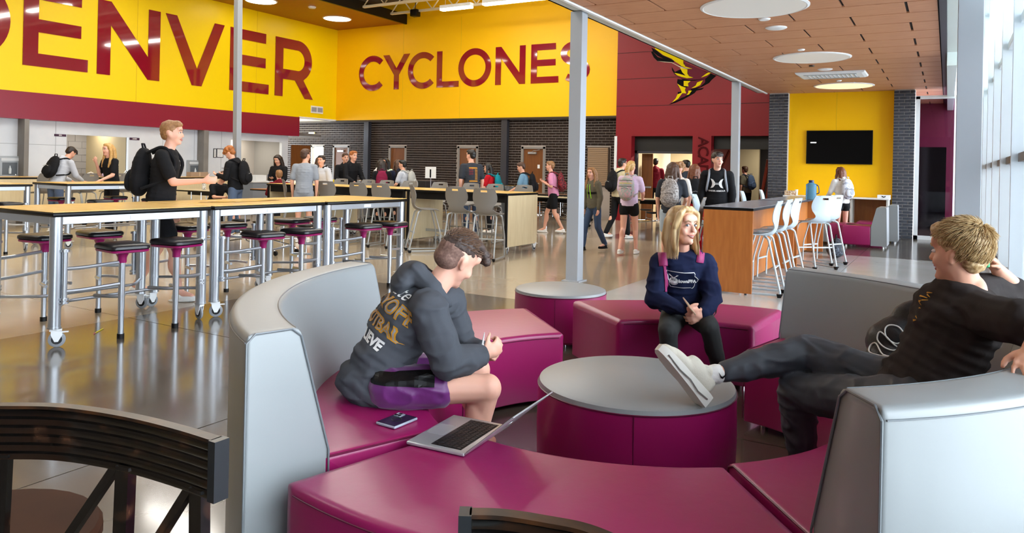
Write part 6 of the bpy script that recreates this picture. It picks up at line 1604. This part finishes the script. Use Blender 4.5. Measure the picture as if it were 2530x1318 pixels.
# restroom signs, posters, vent
def wall_sign(s_, pxa, pya, pxb, pyb, lab, x=XT):
    a, b_ = onx(pxa, pya, x), onx(pxb, pyb, x); t = thing('restroom_sign', lab, 'sign', (x, (a.y+b_.y)/2, 0), group=None)
    w = (b_.y-a.y)/2; MB().box(0, .012, -w, w, b_.z, a.z).build('plate', mat('plum_sign', '3a1236', .4), t, smooth=0)
    text('lettering', s_, (a.z-b_.z)*.62, frame((.0125, 0, (a.z+b_.z)/2), (0, 1, 0), (0, 0, 1)), mat('sign_white', 'f2f2f2', .4), t, .002, bold=.002)
wall_sign('MEN', 134, 331, 163, 338, 'plum MEN sign left of the restroom opening'); wall_sign('LADIES', 320, 340, 344, 347, 'plum LADIES sign right of the restroom opening')
for k, (xa_, xb_, lab) in enumerate(((527, 533.5, 'left white framed notice on the pale wall'), (535, 551, 'right white framed notice on the pale wall'))):
    a, b_ = onx(xa_, 367, XT), onx(xb_, 390, XT); t = thing('framed_notice', lab, 'notice', (XT, (a.y+b_.y)/2, 0), group=None); w = (b_.y-a.y)/2
    MB().box(0, .015, -w, w, b_.z, a.z).build('frame', STEELD, t, smooth=0); MB().box(.015, .018, -w+.02, w-.02, b_.z+.02, a.z-.02).build('sheet', WHITE, t, smooth=0)
    for j in range(5): MB().box(.018, .0185, -w*.6, w*.5, b_.z+.06+.05*j, b_.z+.067+.05*j).build('text_line', mat('text_grey', '777777', .6), t, smooth=0)
a, b_ = onx(768, 261, XL), onx(797, 282, XL); t = thing('air_vent', 'white double air vent low on the yellow left wall', 'vent', (XL, (a.y+b_.y)/2, 0)); w = (b_.y-a.y)/2
MB().box(0, .02, -w, w, b_.z, a.z).build('frame', WHITE, t, smooth=0)
for s_ in (-1, 1):
    MB().box(.02, .022, s_*w/2-w*.42, s_*w/2+w*.42, b_.z+.05, a.z-.05).build('grille', mat('vent_grey', '9aa0a8', .5), t, smooth=0)
for p_, lab in (((771, 331), 'white emergency light on the dark brick wall'),):
    q = ony(*p_, YB-.03); t = thing('emergency_light', lab, 'light', (q.x, YB, q.z)); MB().box(-.16, .16, -.08, 0, -.06, .06, .03, 3).build('housing', WHITE, t)
# ================================================================ WALL LETTERING
def ring(cx, cz, rx, rz, a0, a1, w, n=28, wz=None):
    o = [(cx+rx*cos(radians(a0+(a1-a0)*k/n)), cz+rz*sin(radians(a0+(a1-a0)*k/n))) for k in range(n+1)]
    i = [(cx+(rx-w)*cos(radians(a1+(a0-a1)*k/n)), cz+(rz-(wz or w))*sin(radians(a1+(a0-a1)*k/n))) for k in range(n+1)]
    return o+i
def bar(x0, x1, z0, z1): return [(x0, z0), (x1, z0), (x1, z1), (x0, z1)]
def Eshape(x0, x1, xm, z0, z1, w, h=None):
    zm = (z0+z1)/2+.02; h = h or w*.92
    return [[(x0, z0), (x1, z0), (x1, z0+h), (x0+w, z0+h), (x0+w, zm-h/2), (xm, zm-h/2), (xm, zm+h/2), (x0+w, zm+h/2), (x0+w, z1-h), (xm, z1-h), (xm, z1), (x0, z1)]]
def Nshape(x0, x1, z0, z1, w): return [[(x0, z0), (x0+w, z0), (x0+w, z1-w*1.75), (x1-w, z0), (x1, z0), (x1, z1), (x1-w, z1), (x1-w, z0+w*1.75), (x0+w*1.0, z1), (x0, z1)]]
def Dshape(x0, x1, z0, z1, w):
    rz = (z1-z0)/2; c = x1-rz*.98; zc = (z0+z1)/2
    o = [(x0, z0), (c, z0)]+[(c+rz*.98*sin(radians(180-k*7.5)), zc+rz*cos(radians(180-k*7.5))) for k in range(1, 24)]+[(c, z1), (x0, z1)]
    i = [(x0+w, z0+w), (c, z0+w)]+[(c+(rz*.98-w)*sin(radians(180-k*7.5)), zc+(rz-w)*cos(radians(180-k*7.5))) for k in range(1, 24)]+[(c, z1-w), (x0+w, z1-w)]
    return [o, i]
def Rshape(x0, x1, xb, z0, z1, w):
    zl = z0+(z1-z0)*.30; rz = (z1-zl)/2; c = xb-rz*.95; zc = (zl+z1)/2
    o = [(x0, z0), (x0+w, z0), (x0+w, zl), (c-.12, zl), (x1-w*1.12, z0), (x1, z0), (c+.28, zl+.04)]+[(c+rz*.95*sin(radians(180-k*7.5)), zc+rz*cos(radians(180-k*7.5))) for k in range(4, 24)]+[(c, z1), (x0, z1)]
    i = [(x0+w, zl+w), (c, zl+w)]+[(c+(rz*.95-w)*sin(radians(180-k*7.5)), zc+(rz-w)*cos(radians(180-k*7.5))) for k in range(1, 24)]+[(c, z1-w), (x0+w, z1-w)]
    return [o, i]
t = thing('wall_lettering', 'huge glossy maroon word DENVER on the yellow left wall', 'lettering', (XL, 13.5, 0), group=None)
MW = frame((0, -13.5, 0), (0, 1, 0), (0, 0, 1)); z0, z1 = 3.81, 5.84
def V_shape(x0, x1, z0, z1, a0, a1, w): return [[(a0, z0), (a1, z0), (x1, z1), (x1-w, z1), ((a0+a1)/2, z0+.52), (x0+w, z1), (x0, z1)]]
for lp in (Dshape(7.25, 9.62, z0, z1, .36), Eshape(9.92, 11.55, 11.36, z0, z1, .36, .33), Nshape(11.80, 13.66, z0, z1, .37), V_shape(13.83, 15.90, z0, z1, 14.75, 15.09, .37), Eshape(16.13, 17.73, 17.58, z0, z1, .36, .33), Rshape(18.0, 19.78, 19.70, z0, z1, .35)):
    shape2d('letter', lp, MW, LETTER, t, .02)
t = thing('wall_lettering', 'glossy maroon word CYCLONES on the far yellow wall', 'lettering', (-14.2, YC, 0), group=None)
MW = frame((14.2, -.0, 0), (1, 0, 0), (0, 0, 1)); z0, z1 = 4.22, 5.47; w = .215; zc = (z0+z1)/2; h2 = (z1-z0)/2+.02
S_ = []
def spath(cx, x0, x1, z0, z1, w):
    r = (z1-z0)/4+w/4; zt, zb = z1-r, z0+r; rx = (x1-x0)/2; top, bot = [], []
    cl = [(cx+(rx-w/2)*cos(radians(a)), zt+(r-w/2)*sin(radians(a))) for a in range(35, 271, 15)] + [(cx+(rx-w/2)*cos(radians(a)), zb+(r-w/2)*sin(radians(a))) for a in range(75, -146, -15)]
    L, R_ = [], []
    for i, p in enumerate(cl):
        a = cl[max(i-1, 0)]; b_ = cl[min(i+1, len(cl)-1)]; d = V((b_[0]-a[0], b_[1]-a[1], 0)).normalized(); n_ = V((-d.y, d.x, 0))*w/2
        L.append((p[0]+n_.x, p[1]+n_.y)); R_.append((p[0]-n_.x, p[1]-n_.y))
    return [L+R_[::-1]]
for lp in ([ring(-18.22, zc, .66, h2, 45, 315, w)], [[(-17.23, z0), (-17.01, z0), (-17.01, 4.74), (-16.53, z1), (-16.79, z1), (-17.12, 4.97), (-17.46, z1), (-17.74, z1), (-17.23, 4.74)]],
           [ring(-15.94, zc, .66, h2, 45, 315, w)], [[(-15.34, z0), (-14.42, z0), (-14.42, z0+.2), (-15.12, z0+.2), (-15.12, z1), (-15.34, z1)]],
           [[(-13.785+.655*cos(a), zc+h2*sin(a)) for a in [2*pi*k/40 for k in range(40)]], [(-13.785+(.655-w)*cos(a), zc+(h2-w)*sin(a)) for a in [2*pi*k/40 for k in range(40)]]],
           Nshape(-12.96, -11.83, z0, z1, w), Eshape(-11.62, -10.63, -10.74, z0, z1, w, .2), spath(-10.06, -10.56, -9.55, z0-.02, z1+.02, w)):
    shape2d('letter', lp, MW, LETTER, t, .02)
# dark vertical ACADEMICS on the red pier
t = thing('wall_lettering', 'dark red word ACADEMICS running down the red pier', 'lettering', ((rb_+rc)/2, yr0, 0), group=None)
q = ony(1737, 340, yr0)
text('letter', 'ACADEMICS', .42, frame((q.x-(rb_+rc)/2, -.0, q.z-1.02), (0, 0, -1), (1, 0, 0)), mat('pier_letter_red', '4e0a10', .5, spec=.1), t, .03, spacing=.86, bold=.004)
# ---- tornado emblem on the red wall
t = thing('wall_emblem', 'black, yellow and maroon tornado emblem on the red wall', 'emblem', (ony(1680, 200, yr0).x, yr0, 0))
ex_ = t.location.x
def EM(pts, m, off, name):
    L = []
    for x, y in pts:
        q = ony(1580+x/7.324, 100+y/7.322, yr0); L.append((q.x-ex_, q.z))
    shape2d(name, [L], frame((0, -off, 0), (1, 0, 0), (0, 0, 1)), m, t, .006)
EY = mat('emblem_yellow', 'f2dc00', .6, spec=.1); EK = mat('emblem_black', '050505', .6, spec=.1); EMr = mat('emblem_maroon', '6a0f2a', .5, spec=.2); EW = mat('emblem_tan', 'c9b79c', .3)
EM([(215, 130), (300, 175), (410, 265), (560, 330), (640, 380), (590, 400), (480, 395), (330, 380), (260, 310), (210, 210), (240, 200), (330, 300), (430, 330), (330, 280), (250, 210)], EK, 0, 'outline')
EM([(320, 375), (450, 385), (590, 395), (700, 455), (800, 490), (900, 515), (960, 520), (760, 505), (640, 435), (580, 405), (450, 395)], EW, .012, 'edge_band')
EM([(100, -150), (295, 165), (380, 225), (430, 265), (580, 330), (640, 380), (720, 430), (760, 465), (860, 505), (965, 518), (870, 480), (800, 430), (790, 375), (900, 300), (700, -100)], EY, .006, 'flame')
EM([(790, 390), (1200, 560), (1300, 600), (1390, 640), (1300, 720), (1260, 770), (1150, 830), (1040, 880), (1170, 855), (1130, 890), (1030, 910), (1000, 950), (900, 1010), (790, 1070), (650, 1130), (530, 1165), (600, 1120), (680, 1050), (700, 980), (690, 935), (745, 930), (745, 880), (700, 830), (680, 760), (690, 700), (780, 710), (640, 620), (590, 540), (585, 480), (640, 570), (750, 520), (720, 460)], EK, 0, 'outline')
EM([(800, 385), (900, 440), (1080, 510), (1200, 570), (1290, 610), (1200, 690), (1050, 710), (900, 715), (700, 680), (640, 600), (760, 640), (900, 660), (870, 560), (870, 520), (960, 515), (830, 470)], EMr, .012, 'funnel')
EM([(740, 500), (870, 525), (870, 600), (900, 650), (975, 675), (860, 685), (760, 660), (690, 635), (635, 588), (720, 605), (840, 640), (780, 580)], EY, .018, 'flame')
EM([(1300, 585), (1220, 640), (1120, 672), (1200, 610), (1240, 585)], EY, .018, 'flame')
EM([(800, 735), (1000, 730), (1190, 700), (1190, 760), (1100, 840), (940, 880), (900, 960), (820, 1020), (760, 1040), (700, 1080), (600, 1130), (690, 1060), (700, 1000), (760, 960), (740, 880), (690, 790), (840, 860), (890, 835), (800, 800)], EMr, .012, 'funnel')
EM([(805, 735), (930, 735), (880, 780), (890, 835), (805, 825)], EY, .018, 'flame')
EM([(1150, 725), (1100, 810), (1010, 855), (945, 865), (1020, 820), (1050, 760)], EY, .018, 'flame')
EM([(690, 785), (760, 830), (840, 855), (825, 900), (850, 960), (780, 955), (700, 1060), (590, 1128), (660, 1050), (690, 980), (770, 945), (745, 880)], EY, .018, 'flame')
EM([(890, 910), (950, 910), (900, 980), (855, 990), (885, 950)], EY, .018, 'flame')
# ================================================================ CEILING DETAILS
def round_light(x, y, R, lab, m=DULLD, z=CZ, grp='large round ceiling lights'):
    t = thing('ceiling_light', lab, 'ceiling light', (x, y, z), group=grp)
    MB().lathe([(R-.05, .01), (R-.05, -.012), (R-.03, -.02), (R-.01, -.012), (R, -.008), (R, .01)], n=64).build('trim_ring', WHITE, t)
    MB().lathe([(.01, -.016), (R-.045, -.016), (R-.045, .01), (.01, .01)], n=64).build('diffuser', m, t); return t
round_light(-2.15, 9.65, .66, 'large round ceiling light cut by the top edge of the picture'); round_light(-2.15, 14.27, .66, 'large round ceiling light, middle one of the three'); round_light(-2.15, 19.05, .66, 'large round ceiling light nearest the television wall', mat('warm_diffuser', 'e8d9bc', .4, emit=.5, ecol='ffe2b0'))
round_light(-2.15, 5.0, .66, 'large round ceiling light above the seating circle, out of view')
for x, y, r, lab in ((-2.17, 11.16, .15, 'white round ceiling speaker behind the nearest large light'), (-2.19, 10.46, .08, 'small round ceiling detector beside the nearest large light'), (-2.17, 13.28, .06, 'small round ceiling cap in front of the middle large light'), (-2.15, 15.95, .14, 'round ceiling speaker in front of the air unit'), (-2.13, 17.97, .06, 'small round ceiling cap before the furthest large light')):
    t = thing('ceiling_speaker', lab, 'ceiling fixture', (x, y, CZ)); MB().lathe([(.01, -.018), (r*.8, -.022), (r, -.008), (r, .01), (.01, .01)], n=24).build('cover', WHITE, t)
t = thing('sprinkler', 'small dark sprinkler between the middle light and the air unit', 'sprinkler', (-2.3, 15.3, CZ)); MB().lathe([(.01, -.03), (.05, -.028), (.05, 0), (.01, 0)], n=14).build('head', mat('sprinkler_brass', '4a4038', .4), t)
t = thing('air_unit', 'white rectangular ceiling air conditioning cassette', 'air conditioner', (-2.12, 16.72, CZ-.004))
MB().grid([[(x*k, y*k*1.0, z) for x, y in ((-.66, -.42), (.66, -.42), (.66, .42), (-.66, .42))] for z, k in ((.0, 1.0), (-.03, .98), (-.05, .9), (-.05, .01))], closed=True).build('panel', WHITE, t, smooth=0)
for k in range(12): MB().box(-.45+k*.08, -.42+k*.08, -.22, .22, -.058, -.05).build('grille_slat', mat('grille_grey', 'b9c0c4', .5), t, smooth=0)
for s_ in (-1, 1): MB().box(-.5, .5, s_*.32-.04, s_*.32+.04, -.056, -.05).build('louvre', mat('louvre_grey', '9ba3a8', .5), t, smooth=0)
for px_, py_, lab in ((833, 46, 'round lit ceiling light in the orange wood ceiling, right one'), (645, 2, 'round lit ceiling light in the orange wood ceiling, left one')):
    q = onz(px_, py_, ZC); round_light(q.x, q.y, .5, lab, LAMPM, ZC, 'lit round lights in the orange ceiling')
for y_, wd in ((12.0, 'above the blond girl'), (8.0, 'above the left fountain'), (4.0, 'furthest from the far wall')): round_light(-18.4, y_, .5, 'round lit light in the orange ceiling out of the picture, '+wd, LAMPM, ZC, 'lit round lights beyond the picture')
q = onz(771, 17, ZC); t = thing('smoke_detector', 'white smoke detector on the orange wood ceiling', 'detector', (q.x, q.y, ZC)); MB().lathe([(.01, -.06), (.1, -.05), (.13, -.01), (.13, 0), (.01, 0)], n=20).build('housing', WHITE, t)
q = onz(1026, 34, 6.6); t = thing('projector_speaker', 'small black speaker hanging below the cream trusses', 'speaker', (q.x, q.y, 6.6)); MB().box(-.14, .14, -.12, .12, -.1, .14, .03, 2).build('housing', BLACK, t); MB().tube([(0, 0, .14), (0, 0, .45)], .012, 6).build('bracket', BLACK, t)
for px_ in (1650, 1857):
    q = ony(px_, 338, YC+.6); t = thing('downlight', 'small downlight in the %s opening of the red wall' % ('left' if px_ < 1700 else 'right'), 'light', (q.x, YC+.6, 2.52)); MB().lathe([(.01, -.02), (.1, -.02), (.1, 0), (.01, 0)], n=14).build('lens', mat('downlight_glow', 'ffffff', .5, emit=6), t)
# wood panels of the lounge ceiling: every panel its own piece
pm = {}
def cpanel(x0, x1, y0, y1):
    g = .017; k = (round(x1-x0, 3), round(y1-y0, 3))
    if k not in pm: pm[k] = MB().box(g, x1-x0-g, .0105, y1-y0-.0105, 0, .02).mesh('ceiling_panel', CEILW, 0)
    put('ceiling_panel', pm[k], cl, (x0, y0, CZ))
y = 9.44 - .685*20; r_ = 0
while y < YV:
    xg = [-5.29+1.375*k for k in range(6)] if r_ % 2 == 0 else [-4.605+1.375*k for k in range(5)]
    xsx = sorted(set([XB+.125] + [x for x in xg if XB+.2 < x < -.2] + [-.13]))
    for a, b_ in zip(xsx, xsx[1:]): cpanel(a, b_, y, min(y+.685, YV))
    y += .685; r_ += 1
# ================================================================ BRICKS
def bricks(parent, x0, x1, yf, z0, z1, L, Hh, m, single=300, jt=.012, holes=(), d=.025, key=lambda x, z: 0):
    cells = []
    k = 0; z = z0
    while z + Hh*.6 < z1:
        x = x0 - (L/2 if k % 2 else 0)
        while x < x1:
            parts = [(max(x, x0), min(x+L, x1))]
            for h in holes:
                if z + Hh*.5 < h[2]: parts = [q for a, b_ in parts for q in ((a, min(b_, h[0])), (max(a, h[1]), b_))] if True else parts
            for a, b_ in sorted(set(parts)):
                if b_-a > .03: cells.append((a, b_, z))
            x += L
        z += Hh; k += 1
    cells.sort(key=lambda c: key(c[0], c[2]))
    me = {}
    for a, b_, z in cells[:single]:
        w = round(b_-a, 3)
        if w not in me: me[w] = MB().box(jt/2, w-jt/2, 0, d, jt/2, Hh-jt/2).mesh('brick', m, 0)
        put('brick', me[w], parent, (a, yf, z))
    if len(cells) > single:
        mb = MB()
        for a, b_, z in cells[single:]: mb.box(a+jt/2, b_-jt/2, yf, yf+d, z+jt/2, z+Hh-jt/2)
        o = mb.build('brick', m, parent, smooth=0); o['kind'] = 'stuff'
for k, (a, b_) in enumerate(((p1a, p1b), (p2a, p2b))): bricks(pil[k], a, b_, YP-.01, 0, CZ, (b_-a)/2, .0745, BRICK, 300, .014, (), .018)
hs_ = [(g[0]-.02, g[1]+.02, DZ+.01) for g in gaps] + [(xa-.02, xb+.02, 2.25)]
bricks(brickwall, -23.9, xr0+.2, YB-.02, .0, 3.1, .245, .083, BRICKB, 300, .017, hs_, .024, key=lambda x, z: abs(x+11)*.5+abs(z-2.2))
for o in bpy.data.objects:
    if o.type == 'EMPTY' and not o.parent and not o.children: print('EMPTY', o.name)

# small things lying about in the hall
t = thing('duffel_bag', 'dark patterned bag on the floor under the pale chairs by the cherry desks', 'bag', (-1.72, 14.6, 0)); b = Blob(); b.e((0, 0, .16), (.16, .3, .16)); b.e((0, .1, .2), (.12, .16, .16)); blob('bag', b, mat('dark_pattern', '20242e', .7, var=(25, '59606e', .5, .6)), t, .02, 3, .01); MB().tube([(0, -.15, .3), (0, 0, .42), (0, .15, .32)], .012, 6).build('handle', BLACK, t)
q = onx(262, 418, -18.1); t = thing('lilac_bag', 'crumpled lilac bag on the table in front of the blond girl', 'bag', (-18.1, q.y, 1.06)); b = Blob(); b.e((0, 0, .05), (.12, .18, .07)); b.e((.02, .1, .09), (.08, .1, .08)); blob('bag', b, mat('lilac_cloth', 'b9a9cc', .8), t, .015, 2, .012, 25)
q = onx(225, 415, -18.1); tag(MB().tube([(-18.1, q.y-.12, 1.068), (-18.1, q.y-.08, 1.14), (-18.1, q.y, 1.17), (-18.1, q.y+.1, 1.12), (-18.1, q.y+.16, 1.068)], .012, 6).build('white_cable_loop', WHITE), 'white cable loop standing up on the table left of the blond girl', 'cable')
q = onx(488, 430, -18.1); t = thing('carton', 'small brown carton on the table right of the walking boy', 'box', (-18.1, q.y, 1.06)); MB().box(-.1, .1, -.28, .28, 0, .13, .003, 1).build('carton_body', mat('kraft_carton', '9b8672', .7), t, smooth=0); MB().box(-.101, .101, -.02, .02, .02, .131).build('tape', mat('tape_tan', 'b9a68c', .4), t, smooth=0)
bake()
